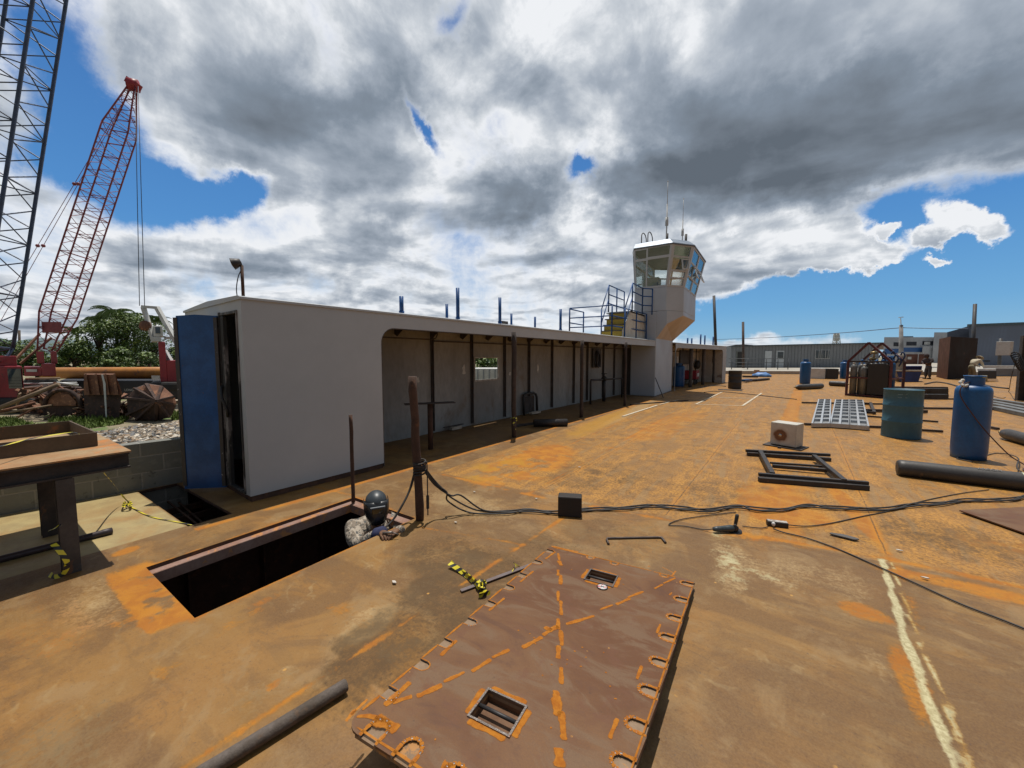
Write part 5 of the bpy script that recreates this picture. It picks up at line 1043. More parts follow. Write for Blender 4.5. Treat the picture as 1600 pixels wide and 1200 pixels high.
mb = MB(); obox(mb, -60, 60, 622, 640, d1 + .3, 3.0); mb.build('undercarriage', TYRE, c1, bevel=.2)
# crane 2: red lattice boom
c2 = thing('crawler_crane', 'red crawler crane with a tall slanting red lattice boom behind the first crane', 'crane', G(70, 640, GZ))
d2 = 28.0; A0 = D(74, 548, d2); A1 = D(170, 263, d2); A2 = D(206, 140, d2); s2 = RT + FW * .5
k1 = D(92, 492, d2); k2 = D(187, 205, d2)
mb = MB(); lattice(mb, A0, k1, .7, 1.4, 5, .05, .022, s2); lattice(mb, k1, k2, 1.4, 1.4, 28, .05, .022, s2); lattice(mb, k2, A2, 1.4, .4, 8, .05, .022, s2); mb.build('boom', BOOMR, c2)
mb = MB(); obox(mb, 66, 97, 503, 519, d2 - .6, 1.2); mb.build('boom_plate', BOOMR, c2)
mb = MB(); mb.lathe([(0, -.3), (.42, -.3), (.42, .3), (0, .3)], D(208, 133, d2), along(s2), 14); mb.bar(D(201, 126, d2), D(216, 136, d2), .5, .4); mb.build('boom_head', REDP, c2)
hk = D(222, 640, d2)
for du in (0, 8): MB().tube(D(211 + du * .6, 135, d2 - .2), D(218 + du, 478, d2 - .2), .022, n=4).build('hoist_rope', BOOMK, c2)
for du in (0, 12):
    a = D(168 + du * .3, 200, d2 + .4); b_ = D(-10 + du, 500, d2 + 2); MB().tube(D(204, 140, d2), a, .022, n=4).build('pendant_line', BOOMR, c2); MB().tube(a, b_, .022, n=4).build('pendant_line', BOOMR, c2)
    mb = MB(); 
    for t in (.28, .60): q_ = a.lerp(b_, t); mb.ball(q_, .13, 8)
    mb.build('rope_sockets', BOOMR, c2)
mb = MB(); mb.bar(D(24, 562, d2 - 1), D(62, 522, d2 + .6), .12, .12); mb.bar(D(32, 568, d2 - 1), D(80, 528, d2 + .6), .12, .12); mb.build('back_stay', RUSTB, c2)
mb = MB(); obox(mb, 38, 66, 573, 588, d2 - 1.0, 2.5); obox(mb, 66, 88, 568, 588, d2 - 1.0, 2.5); obox(mb, 58, 70, 549, 568, d2 - .6, .5); obox(mb, 80, 90, 549, 568, d2 - .6, .5); mb.build('machinery_house', REDP, c2, bevel=.06)
mb = MB(); obox(mb, 41, 58, 577, 581, d2 - 1.06, .05); mb.build('name_plate', WHP, c2)
mb = MB(); obox(mb, 36, 95, 592, 612, d2 - 1.5, 3.2); mb.build('crawler_tracks', TYRE, c2, bevel=.3)
# crane 3: red and white machine in front of the trees
c3_ = thing('mobile_crane', 'red and white crane with a folded white gantry beside the trees', 'crane', G(262, 640, GZ))
d3 = 24.0
mb = MB(); obox(mb, 251, 262, 534, 597, d3, 1.6); obox(mb, 262, 292, 563, 597, d3 + .01, 1.8); mb.build('body', REDP, c3_, bevel=.05)
mb = MB()
for a, b_, w in (((224, 480), (241, 534), .20), ((245, 480), (291, 562), .22), ((222, 479), (247, 481), .16), ((257, 548), (268, 566), .2), ((258, 528), (273, 528), .15)):
    mb.bar(D(*a, d3 + .3), D(*b_, d3 + .3), w, w)
mb.bar(D(224, 480, d3 + 1.6), D(241, 534, d3 + 1.6), .2, .2); mb.bar(D(245, 480, d3 + 1.6), D(291, 562, d3 + 1.6), .22, .22); mb.build('gantry', WHP, c3_)
mb = MB(); obox(mb, 240, 255, 509, 526, d3 - .1, 1.3); obox(mb, 237, 252, 526, 534, d3 - .1, 1.3); cb = mb.build('cab', WHP, c3_, bevel=.05); mb = MB(); obox(mb, 243, 250, 511, 521, d3 - .15, .05); mb.build('cab_window', DGLASS, cb)
mb = MB(); obox(mb, 284, 296, 556, 580, d3 - .1, .5); mb.build('white_tank', WHP, c3_, bevel=.08)
mb = MB(); mb.lathe([(0, -.1), (.32, -.1), (.32, .1), (0, .1)], D(227, 509, d3 + .2), along(FW), 16); mb.build('sheave', RUSTB, c3_)
for i in range(7): MB().tube(D(248 + i * 1.2, 483 + i, d3 + .5), D(283 + i * 2, 545 + i * 2, d3 + 1.2), .012, n=3).build('rope', BOOMK, c3_)
mb = MB(); obox(mb, 236, 300, 597, 612, d3 - .4, 3.2); mb.build('carrier', TYRE, c3_, bevel=.15)
def text(s_, loc, size, ax_, up_, mat, name='lettering', parent=None, label=None, cat=None):
    cu = bpy.data.curves.new(name, 'FONT'); cu.body = s_; cu.size = size; cu.align_x = 'LEFT'; cu.extrude = .002
    tmp = bpy.data.objects.new('tmp', cu); COL.objects.link(tmp); dg = bpy.context.evaluated_depsgraph_get(); me = bpy.data.meshes.new_from_object(tmp.evaluated_get(dg)); bpy.data.objects.remove(tmp)
    ax_ = Vector(ax_).normalized(); up_ = Vector(up_).normalized(); nz = ax_.cross(up_); mb = MB()
    mb.v = [Vector(loc) + ax_ * v.co.x + up_ * v.co.y + nz * v.co.z for v in me.vertices]; mb.f = [list(p.vertices) for p in me.polygons]; mb.m = [0] * len(mb.f); mb.s = [False] * len(mb.f)
    bpy.data.meshes.remove(me); return mb.build(name, mat, parent, label, cat)
# orange pipe lying over a black hull
op = MB(); a = D(70, 583, 31.5); b_ = D(330, 582, 31.0); op.lathe([(.40, 0), (.46, 0), (.46, (b_ - a).length), (.40, (b_ - a).length)], a, along(b_ - a), 20); op.build('orange_pipe', pm('orange_pipe', (.50, .20, .03), (.36, .14, .03), 1, .6, c3=(.2, .09, .04), s3=1.5, t3=.6), None, 'long thick orange pipe lying behind the scrap buckets', 'pipe')
bh = MB(); obox(bh, 96, 330, 594, 625, 29.0, 3.5); hull = bh.build('black_hull', pm('hull_black', (.010, .014, .022), (.016, .02, .03), .5, .5), None, 'long black steel hull under the orange pipe behind the scrap', 'hull', bevel=.06)
text('LONGT', D(194.5, 611, 28.95), .24, RT, (0, 0, 1), pm('white_letter', (.6, .6, .6)), 'lettering', hull)
mb = MB(); obox(mb, 237, 250, 587, 593.5, 27.0, .04); mb.build('white_plate', WHP, hull)
mb = MB(); obox(mb, 240, 330, 626, 631, 26.0, 1.0); mb.build('pale_beam', pm('tan_beam', (.36, .30, .22), (.26, .2, .14), 2, .8), None, 'pale steel beam on the ground right of the spoked bucket', 'beam')
# scrap grab buckets
g2 = thing('grab_bucket', 'tall rusty clamshell bucket with a white paint drip, middle of the three', 'scrap bucket', G(162, 655, GZ)); dB = 19.0
def pd(pts, d, thick, mi=0, mb=None, skew=0):
    mb = mb or MB(); fr = [D(u, v, d) for u, v in pts]; um = sum(p[0] for p in pts) / len(pts); n_ = ray(um, 560); n_.z = 0; n_ = n_.normalized() * thick; N_ = len(fr)
    return mb.add(fr + [p + n_ for p in fr], [tuple(range(N_ - 1, -1, -1)), tuple(range(N_, 2 * N_))] + [(i, (i + 1) % N_, N_ + (i + 1) % N_, N_ + i) for i in range(N_)], mi)
mb = pd([(131, 585), (180, 585), (186, 600), (192, 617), (131, 617)], dB, 1.2); mb.build('upper_shell', RUSTB, g2, normals=True)
mb = MB()
for u in (131, 147, 162, 176): pd([(u, 585), (u + 4, 584), (u + 9, 617), (u + 4, 617)], dB - .12, .14, 0, mb)
mb.build('ribs', RUSTB, g2, normals=True)
mb = pd([(131, 617), (190, 617), (186, 655), (133, 656)], dB + .15, 1.1); mb.build('lower_shell', RUSTD, g2, normals=True)
mb = pd([(158, 585), (161, 585), (165, 600), (166, 625), (167, 652), (165, 652), (163, 625), (161, 598)], dB - .16, .02); mb.build('paint_drip', WHP, g2, normals=True)
g3 = thing('grab_bucket', 'rusty round bucket with radiating ribs like spokes, rightmost of the three', 'scrap bucket', G(240, 655, GZ)); d5 = 18.6
rim_ = [(198, 622), (212, 607), (230, 600), (254, 604), (272, 620), (275, 632), (266, 652), (245, 657), (215, 656), (200, 648)]; hubp = (247, 626)
pd(rim_, d5 + .55, .7).build('drum_shell', RUSTD, g3, normals=True)
hub3 = D(*hubp, d5 - .15)
for i, (u, v) in enumerate(rim_):
    u2, v2 = rim_[(i + 1) % len(rim_)]; pA, pB_ = D(u, v, d5 + .5), D(u2, v2, d5 + .5); m1 = pA.lerp(pB_, .12); m2 = pA.lerp(pB_, .88)
    mb = MB(); th_ = FW * .04; mb.add([hub3 + (m1 - hub3) * .1, m1, m2, hub3 + (m2 - hub3) * .1] + [q_ + th_ for q_ in (hub3 + (m1 - hub3) * .1, m1, m2, hub3 + (m2 - hub3) * .1)], [(0, 3, 2, 1), (4, 5, 6, 7), (0, 1, 5, 4), (1, 2, 6, 5), (2, 3, 7, 6), (3, 0, 4, 7)])
    mb.build('petal', [RUSTB, RUSTD][0 if v < 622 else 1], g3, normals=True)
    mb = MB(); mb.bar(hub3 - FW * .06, pA - FW * .06, .12, .10); mb.build('spoke', RUSTD, g3)
g1_ = thing('grab_bucket', 'rusty half round bucket lying on its side, leftmost of the three', 'scrap bucket', G(95, 652, GZ)); d6 = 19.5
arc1 = [(98 + 26 * math.cos(t), 634 - 24 * math.sin(t)) for t in [math.pi * i / 9 for i in range(10)]]
pd(arc1, d6, 1.3).build('half_drum', RUSTB, g1_, normals=True)
pd([(72, 634), (120, 634), (118, 644), (105, 650), (85, 650), (72, 642)], d6 + .1, 1.1).build('lower_shell', RUSTD, g1_, normals=True)
mb = MB(); mb.path([D(u, v, d6 - .05) for u, v in [(98 + 29 * math.cos(t), 636 - 27 * math.sin(t)) for t in [math.pi * i / 9 for i in range(10)]]], .09, 6); mb.build('rim', RUSTD, g1_)
pd([(94, 614), (108, 616), (119, 628), (118, 634), (98, 632)], d6 - .1, .15).build('hinge_plate', RUSTB, g1_, normals=True)
for (a, b_, r_, mt, lb__) in (((-20, 645), (92, 600), .10, 'tan', 'pale brown pole slanting up to the right beside the leftmost bucket'), ((-20, 648), (55, 629), .07, 'rust', 'bright rusty bar below the slanting pole at the left edge'), ((-20, 650), (82, 633), .05, 'tan', 'thin brown rod lowest of the bars at the left edge'), ((30, 612), (68, 616), .08, 'white', 'short white bar lying under the red cab'), ((30, 600), (120, 598), .05, 'white', 'thin pale rod lying level behind the leftmost bucket'), ((40, 592), (94, 591), .06, 'tan', 'dusty beam below the red lettered housing'), ((88, 598), (122, 602), .07, 'white', 'bent pale strip lying on the scrap behind the leftmost bucket')):
    dd_ = 18.5 if b_[0] < 95 and a[1] > 640 else 22; MB().tube(D(*a, dd_), D(*b_, dd_ + .8), r_, n=7).build('scrap_bar', dict(tan=pm('tan_bar', (.27, .19, .12), (.2, .13, .08), 3, .8), rust=RUSTB, white=WHP)[mt], None, lb__, 'scrap bar', 'scrap bars by the buckets')
pd([(36, 606), (70, 603), (128, 606), (130, 640), (60, 650), (30, 640)], 23.5, 1.5).build('scrap_pile', RUSTD, None, 'dark heap of scrap steel behind the leftmost bucket', 'scrap', normals=True)

hp_s = MB(); rq = random.Random(17)
for i in range(210):
    u = rq.uniform(28, 215); v = rq.gauss(640, 7) if u > 125 else rq.uniform(606, 650); d_ = rq.uniform(19.6, 22.5) if u < 125 else rq.uniform(19.4, 20.6)
    p = D(u, min(v, 653), d_); p.z = max(p.z, GZ + .05); M = rotM(rq.uniform(-.9, .9), rq.uniform(-.9, .9), rq.uniform(0, 6.28))
    sz = rq.choice([(rq.uniform(.5, 1.6), .07, .07), (rq.uniform(.3, .8), rq.uniform(.2, .5), .03), (rq.uniform(.4, 1.1), .14, .05)]); hp_s.box(p, sz, 0, rq.choice([0, 0, 1, 1, 2]), M)
hp_s.build('scrap_heap', [RUSTB, RUSTD, pm('tan_bar', (.27, .19, .12))], kind='stuff')
# trees
LEAF = [pm('leaf_dark', (.055, .105, .026), (.038, .078, .02), .6, .55, world=True), pm('leaf_mid', (.11, .17, .032), (.078, .135, .026), .6, .55, world=True), pm('leaf_light', (.19, .25, .045), (.14, .20, .035), .6, .55, world=True)]
BARK = pm('bark', (.10, .075, .055), (.07, .05, .04), 3, .9)
def leaves(mb, c, r_, n, s, rg, sq=(1, 1, .8), hang=.0):
    for i in range(n):
        v = Vector((rg.gauss(0, 1), rg.gauss(0, 1), rg.gauss(0, 1))).normalized() * (r_ * rg.uniform(.55, 1.05)); p = c + Vector((v.x * sq[0], v.y * sq[1], v.z * sq[2]))
        M = rotM(rg.uniform(-1, 1), rg.uniform(-1, 1), rg.uniform(0, 6.28)); a = s * rg.uniform(.6, 1.3); w = a * rg.uniform(.35, .6)
        mi = min(2, max(0, int(1.1 + v.z / r_ * 1.1 + rg.gauss(0, .55))))
        mb.add([p + M @ Vector((-a, 0, 0)), p + M @ Vector((0, -w, .0)), p + M @ Vector((a, 0, -a * .2)), p + M @ Vector((0, w, 0))], [(0, 1, 2, 3)], mi)
def tree(u, vtop, vbase, d, wpx, label, seed, n=330, lobes=15):
    rg = random.Random(seed); base = D(u, vbase, d); base.z = GZ; topz = EYE + ray(u, vtop).z * d; H_ = topz - GZ; Wd = wpx * d / FP / 2
    t = thing('broadleaf_tree', label, 'tree', base, 'trees behind the cranes')
    mb = MB(); mb.path([base, base + Vector((.1, 0, H_ * .25)), base + Vector((-.1, .1, H_ * .5)), base + Vector((0, 0, H_ * .75))], lambda i: .28 - .06 * i, 7)
    cs_ = []
    for i in range(lobes):
        a = rg.uniform(0, 6.28); hh = rg.uniform(.22, .92); rr = Wd * rg.uniform(.2, .85) * math.sqrt(max(.12, 1 - ((hh - .42) / .6) ** 2)); c_ = base + Vector((math.cos(a) * rr, math.sin(a) * rr, H_ * hh)); cs_.append(c_)
        mb.path([base + Vector((0, 0, H_ * min(.6, hh * .7))), (base + Vector((0, 0, H_ * hh * .9))).lerp(c_, .5), c_], lambda i: .10 - .03 * i, 5)
    mb.build('trunk', BARK, t); mb = MB()
    for c_ in cs_: leaves(mb, c_, H_ * rg.uniform(.14, .21), n, .145, rg)
    leaves(mb, base + Vector((0, 0, H_ * .80)), H_ * .2, n, .145, rg); mb.build('crown', LEAF, t)
for a in ((158, 500, 600, 44, 100, 'dense green tree left of the palm, nearest the red boom', 1), (200, 490, 600, 46, 95, 'rounded dark tree below the tallest palm', 2), (118, 535, 600, 42, 70, 'low leafy tree right behind the foot of the red boom', 3), (245, 500, 600, 50, 80, 'bushy tree showing through the white gantry', 4), (285, 540, 600, 52, 70, 'low green tree just left of the blue door', 5), (22, 532, 600, 50, 80, 'low tree seen through the dark boom', 6), (60, 545, 600, 48, 70, 'low scrubby tree between the two crane booms', 7), (180, 545, 602, 38, 90, 'low bushy tree in front, over the orange pipe', 8), (235, 548, 602, 39, 80, 'low bushy tree in front of the white gantry tree', 9), (-40, 525, 600, 50, 90, 'tree beyond the far left boom', 10)): tree(*a)
def palm(u, vtop, d, label, seed, nf=20, L=3.6):
    rg = random.Random(seed); base = D(u, 600, d); base.z = GZ; zt_ = EYE + ray(u, vtop).z * d; t = thing('palm_tree', label, 'palm tree', base, 'palms behind the cranes'); cr0 = Vector((base.x + .3, base.y, zt_ - 1.1))
    mb = MB(); mb.path(smooth([base, base + Vector((.15, 0, (zt_ - GZ) * .5)), cr0]), .17, 7); mb.build('trunk', BARK, t)
    for i in range(nf):
        az_ = 6.283 * i / nf + rg.uniform(-.2, .2); el_ = rg.uniform(-.1, 1.2); pts = []; p = cr0.copy(); e = el_
        for j in range(9): pts.append(p.copy()); p = p + Vector((math.cos(az_) * math.cos(e), math.sin(az_) * math.cos(e), math.sin(e))) * (L / 8); e -= .24
        mb = MB(); s_ = Vector((-math.sin(az_), math.cos(az_), 0))
        mb.path(pts, lambda j: .03, 3, 1)
        for j in range(1, 9):
            for kx in range(3):
                q_ = pts[j - 1].lerp(pts[j], kx / 3); ll = .75 * math.sin(math.pi * (.15 + .8 * j / 9)); 
                for sg in (-1, 1): dz = Vector((0, 0, -.35 * ll)); dr2 = (pts[j] - pts[j - 1]).normalized() * .3 * ll; mb.add([q_, q_ + dr2 * .5 + s_ * sg * ll * .5 + dz * .2 + Vector((0, 0, .05)), q_ + s_ * sg * ll + dz + dr2], [(0, 1, 2)], 0)
        mb.build('frond', [LEAF[1], LEAF[0]], t)
palm(187, 478, 46, 'tallest palm tree, in front of the clouds left of the white gantry', 21, 18, 2.6); palm(162, 490, 50, 'second palm, just left of the tallest one', 22, 14, 2.2); palm(214, 487, 52, 'palm between the tallest palm and the white gantry', 23, 14, 2.3); palm(126, 508, 50, 'shorter palm close to the red boom', 24, 12, 2.2); palm(247, 492, 56, 'palm showing inside the white gantry', 25, 12, 2.3)
# things seen through the gallery window
mb = MB(); pw = onS(762, 588, 6.0); 
wt_ = thing('white_container', 'white container seen through the window hole of the gallery', 'container', (pw.x, pw.y, GZ))
def thru(u, v, d): return D(u, v, d)
mb = MB(); obox(mb, 728, 800, 576, 640, 22, 2.4); mb.build('container_body', WHP, wt_); mb = MB()
for i in range(8): obox(mb, 728 + i * 9, 729.5 + i * 9, 577, 640, 21.94, .05)
mb.build('corrugation', pm('corr_grey', (.25, .27, .30)), wt_)
tree(758, 545, 640, 26, 60, 'bright leafy tree seen through the gallery window', 31, 170, 10)
tree(775, 550, 640, 30, 50, 'darker tree behind, seen through the gallery window', 32, 120, 8)
mb = MB(); mb.tube(D(31, 560, 60), D(30, 516, 60), .14, n=6); mb.build('utility_pole', BARK, None, 'far thin wooden pole seen between the two crane booms', 'pole')

# ================================================================== GALLERY CONTENTS
p = G(673, 702); t_ = thing('workbench_stand', 'thin plate on a rusty post, a welding stand in the near end of the gallery', 'stand', p)
z = zat(673, 702, 630); MB().tube(p, p + Vector((0, 0, z - .012)), .045, n=10).build('post', RUST, t_)
MB().box(p + Vector((0, 0, z)), (.20, .85, .012), R(-35)).build('plate', BEAMK, t_)
sbk = lambda s, w, z: S(s, w, z)
mb = MB(); c = .03
ft = thing('arched_stand', 'small black arched steel frame leaning at the back wall of the gallery', 'frame', S(7.2, 1.25, 0))
mb.path([S(6.9, 1.25, 0), S(6.9, 1.27, .46), S(6.93, 1.28, .54), S(7.05, 1.28, .58), S(7.4, 1.28, .58), S(7.5, 1.28, .54), S(7.54, 1.27, .46), S(7.54, 1.25, 0)], .035, 8); mb.build('frame_tube', BLACK, ft)
mb = MB(); sbox(mb, 6.98, 7.46, 1.30, 1.32, .05, .5); mb.build('frame_back', BEAMK, ft)
MB().bar(S(7.0, 1.1, .06), S(7.4, 1.08, .06), .10, .05).build('sun_patch_block', pm('sun_patch_block', (.5, .42, .33), None, 5, .8), None, 'small pale block in place of a sun patch on the gallery floor under the black frame', 'block')  # pale blocks drawn where sunlight falls on the gallery floor
MB().bar(S(4.16, 1.22, .05), S(4.45, 1.22, .05), .08, .06).build('sun_patch_block', MATS['sun_patch_block'], None, 'small pale block in place of a sun patch on the gallery floor behind the welding stand', 'block')
MB().bar(S(3.98, 1.24, .10), S(4.55, 1.24, .10), .05, .012).build('small_shelf', BEAMK, None, 'thin dark shelf just above the sun patch block at the back wall', 'shelf')
a, b_ = G(834, 661, .085), G(886, 660, .085); mb = MB(); mb.lathe([(.072, .3), (.072, 0), (.085, 0), (.085, (b_ - a).length), (.072, (b_ - a).length), (.072, .4)], a, along(b_ - a), 16); mb.build('steel_pipe', DARKST, None, 'short dark pipe lying at the shadow edge of the gallery floor', 'pipe')
MB().bar(G(806, 665, .03), G(838, 661, .03), .06, .05).build('steel_bar', BEAMK, None, 'short dark bar lying left of the short pipe in the gallery', 'steel bar')
eb = thing('hose_board', 'dark board with coiled hoses hanging high on the gallery back wall', 'board', S(11.5, 1.3, 1.2))
mb = MB(); sbox(mb, 11.2, 11.9, 1.29, 1.32, 1.2, 1.88); mb.build('board', pm('dark_panel', (.05, .045, .04)), eb)
for i in range(4): mb = MB(); mb.path([S(11.5 + .16 * math.cos(t), 1.26 - .015 * i, 1.55 + .26 * math.sin(t) - .03 * i) for t in [2 * math.pi * q_ / 16 for q_ in range(16)]], .016, 6, 0, True); mb.build('hose_coil', BLACK, eb)
vr = thing('valve_pipework', 'dark bent pipe with a valve standing on the gallery floor near the tower', 'pipework', S(12.2, 1.0, 0))
def gp_(u, v, w): return onS(u, v, w)
p0 = gp_(923, 594, .9); p1 = gp_(944, 593, .9); p2 = gp_(972, 591, .9)
MB().path([Vector((p0.x, p0.y, 0)), Vector((p0.x, p0.y, p0.z - .04)), p0 + Vector((0, .04, 0)), p1], .035, 8).build('pipe_run', DARKST, vr); MB().path([p1, p2, Vector((p2.x, p2.y, 0))], .03, 8).build('pipe_run', DARKST, vr)
MB().tube(Vector((p1.x, p1.y, 0)), p1, .06, n=10).build('valve_leg', DARKST, vr)
mb = MB(); mb.ball(p1 + Vector((0, 0, .03)), .10, 12); mb.tube(p1 + Vector((0, 0, .08)), p1 + Vector((0, 0, .2)), .02); mb.tube(p1 + Vector((0, -.1, .02)), p1 + Vector((0, .12, .02)), .075); mb.build('valve_body', BLACK, vr)
MB().path([p1 + Vector((.1 * math.cos(t), .1 * math.sin(t), .21)) for t in [2 * math.pi * q_ / 12 for q_ in range(12)]], .012, 6, 0, True).build('handwheel', BLACK, vr)
mb = MB(); mb.bar(G(1024, 590, 0) * 0 + onY(1024, 590, 15.6) * 1.0, G(1036.5, 621.5), .025, .025); mb.build('leaning_rod', DARKST, None, 'thin dark rod leaning against the white base of the tower', 'rod')
mb = MB(); mb.bar(G(985, 632, .02), G(1075, 625.5, .02), .05, .03); mb.build('steel_bar', DARKST, None, 'long thin dark bar lying on the deck before the tower base', 'steel bar')
# things in the far gallery
def cyl(name, c, r_, h, mat, parent=None, prof=None, n=20, **kw): return MB().lathe(prof or [(0, 0), (r_, 0), (r_, h - r_ * .4), (r_ * .8, h - r_ * .1), (r_ * .3, h), (0, h)], c, None, n).build(name, mat, parent, **kw)
BLU2 = pm('cylinder_blue', (.005, .092, .27), (.005, .070, .21), 3, .38, c3=(.06, .045, .04), s3=7, t3=.68, w3=.05, bump=.1)
def gas(loc, r_, h, label, mat=None, detail=True, group=None, name='gas_cylinder'):
    t = thing(name, label, 'gas cylinder', loc, group); mat = mat or BLU2; c = Vector(loc)
    MB().lathe([(0, .02), (r_ * .9, .02), (r_ * .9, .0), (r_ * .96, .0), (r_ * .97, .06 * h), (r_, .10 * h), (r_, .80 * h), (r_ * .985, .83 * h), (r_ * .92, .86 * h), (r_ * .72, .885 * h), (r_ * .4, .90 * h), (0, .905 * h)], c, None, 40).build('body', mat, t)
    mb = MB(); N = 26; a0, a1 = R(25), R(335); ri = r_ * .56; z0, z1 = .875 * h, h
    for (rr_, th_) in ((ri, .008),):
        pts = [(c.x + rr_ * math.cos(a0 + (a1 - a0) * i / N), c.y + rr_ * math.sin(a0 + (a1 - a0) * i / N)) for i in range(N + 1)]
        b0 = len(mb.v)
        for i, (x, y) in enumerate(pts):
            k_ = (rr_ - th_) / rr_; xi, yi = c.x + (x - c.x) * k_, c.y + (y - c.y) * k_
            zt2 = z1 if 3 < i < N - 3 else z1 - .02 * h
            mb.v += [Vector((x, y, c.z + z0)), Vector((x, y, c.z + zt2)), Vector((xi, yi, c.z + zt2)), Vector((xi, yi, c.z + z0))]
        for i in range(N):
            if i in (8, 9, 10, 17, 18, 19) :                       # hand openings: only a strip above
                pass
            q_ = b0 + 4 * i
            for j in range(4): mb.f.append([q_ + j, q_ + (j + 1) % 4, q_ + 4 + (j + 1) % 4, q_ + 4 + j]); mb.m.append(0); mb.s.append(False)
    mb.lathe([(ri - .004, z1), (ri + .008, z1 + .004), (ri + .008, z1 - .012), (ri - .004, z1 - .012), (ri - .004, z1)], c, None, 30)
    mb.build('collar', mat, t, normals=True)
    mb = MB(); mb.tube(c + Vector((0, 0, .9 * h)), c + Vector((0, 0, .95 * h)), r_ * .12, n=10); mb.tube(c + Vector((-r_ * .28, 0, .94 * h)), c + Vector((r_ * .2, 0, .94 * h)), r_ * .09, n=8); mb.tube(c + Vector((0, 0, .95 * h)), c + Vector((0, 0, .985 * h)), r_ * .16, n=8); mb.build('valve', pm('brass', (.35, .26, .12), (.25, .2, .1), 8, .4, .8), t)
    return t
q = onY(1065, 603, 22.0); gas((q.x - .15, 22.0, .0), .28, 1.25, 'blue gas cylinder standing in the far gallery by the tower', detail=False)
wv = MB(); wv.bb(q.x - .35, q.x - .30, 22.1, 22.5, .3, 1.6); wv.build('notice_board', WHP, None, 'white notice on the wall above the blue cylinder in the far gallery', 'notice')
wl = thing('welding_machine', 'red welding machine with dark hoses in the far gallery', 'welding machine', (0, 0, 0)); qw = G(1086, 601) + Vector((-.3, .5, 0)); wl.location = qw
MB().box(qw + Vector((0, 0, .55)), (.7, .9, .5)).build('housing', REDP, wl, bevel=.03); MB().box(qw + Vector((.36, 0, .55)), (.03, .7, .2)).build('front_panel', WHP, wl)
for a in (-.35, .35): MB().tube(qw + Vector((.2, a, .16)), qw + Vector((.28, a, .16)), .16, n=16).build('wheel', TYRE, wl)
MB().box(qw + Vector((0, 0, .28)), (.6, .85, .06)).build('chassis', BLACK, wl)
ck = G(1102, 598.5) + Vector((-.5, .3, 0)); MB().ball(ck + Vector((0, 0, 1.1)), .35, 10, 0, (.5, 1, .8)).build('hanging_hoses', BLACK, None, 'dark tangle of hoses hanging in the far gallery right of the red machine', 'hose')

# ================================================================== MIDDLE DECK
def drum(loc, r_, h, mat, label, lid, rz=0, dents=0, name='steel_drum'):
    t = thing(name, label, 'drum', loc); c = Vector(loc); pr = [(0, .015), (r_ - .01, .015), (r_ - .01, 0), (r_ + .004, 0), (r_ + .004, .015)]
    for k_ in (.34, .67): pr += [(r_, h * (k_ - .02)), (r_ + .008, h * (k_ - .006)), (r_ + .008, h * (k_ + .006)), (r_, h * (k_ + .02))]
    pr += [(r_, h - .015), (r_ + .005, h - .012), (r_ + .005, h), (r_ - .008, h), (r_ - .008, h - .03)]
    mb = MB(); mb.lathe(pr, c, None, 48)
    if dents:
        for v in mb.v:
            d_ = v - c; a = math.atan2(d_.y, d_.x); k_ = 1 - .035 * math.exp(-((a + 1.6) / .3) ** 2 - ((d_.z - h * .2) / .2) ** 2) - .03 * math.exp(-((a + 2.3) / .25) ** 2 - ((d_.z - h * .75) / .15) ** 2); v.x = c.x + d_.x * k_; v.y = c.y + d_.y * k_
    mb.build('shell', mat, t); MB().lathe([(0, h - .03), (r_ - .009, h - .03)][::1] + [(r_ - .009, h - .034), (0, h - .034)], c, None, 40).build('lid', lid, t); return t
TEAL = pm('drum_teal', (.040, .130, .185), (.034, .108, .160), 1.2, .6, c3=(.15, .10, .07), s3=9, t3=.68, w3=.06, bump=.2, stretch=(1, 1, .5))
dl = G(1398, 685); dpos = dl + Vector((.13, .26, 0)); dr_ = drum(dpos, .285, .955, TEAL, 'dented teal steel drum between the gratings and the blue gas cylinder', pm('drum_lid', (.42, .26, .13), (.35, .18, .08), 4, .8), dents=1)
tm = pm('faded_stencil', (.22, .33, .36), (.16, .26, .29), 20, .7)
# faint stencil strokes on the drum, curved with the shell
vd = (Vector((0, 0, 0)) - dpos); va = math.atan2(vd.y, vd.x)
mb = MB()
for k_, (a0, a1, z, hh) in enumerate(((-.25, -.02, .86, .012), (-.25, -.05, .80, .012), (.12, .20, .87, .012), (.10, .2, .80, .014))):
    for i in range(4):
        aa, ab = va + a0 + (a1 - a0) * i / 4, va + a0 + (a1 - a0) * (i + .8) / 4; rr_ = .289
        mb.add([dpos + Vector((rr_ * math.cos(aa), rr_ * math.sin(aa), z)), dpos + Vector((rr_ * math.cos(ab), rr_ * math.sin(ab), z)), dpos + Vector((rr_ * math.cos(ab), rr_ * math.sin(ab), z + hh)), dpos + Vector((rr_ * math.cos(aa), rr_ * math.sin(aa), z + hh))], [(0, 1, 2, 3)])
mb.build('stencil_marks', tm, dr_)
gl0 = G(1507, 718); gpos = gl0 + Vector((.08, .16, 0)); gas(gpos, .198, 1.30, 'big bright blue gas cylinder standing right of the teal drum')
mb = MB(); rag = smooth([gpos + Vector((-.14, -.1, 1.24)), gpos + Vector((-.18, -.12, 1.2)), gpos + Vector((-.15, -.16, 1.14)), gpos + Vector((-.10, -.12, 1.17))], 4); mb.path(rag, lambda i: .02 + .008 * math.sin(i * 2), 6); mb.build('rag', pm('white_rag', (.6, .58, .54), (.4, .37, .33), 12, .9), None, 'pale rag tied to the collar of the big blue gas cylinder', 'rag')
hose = pm('hose_maroon', (.07, .025, .02), (.05, .02, .018), 12, .6)
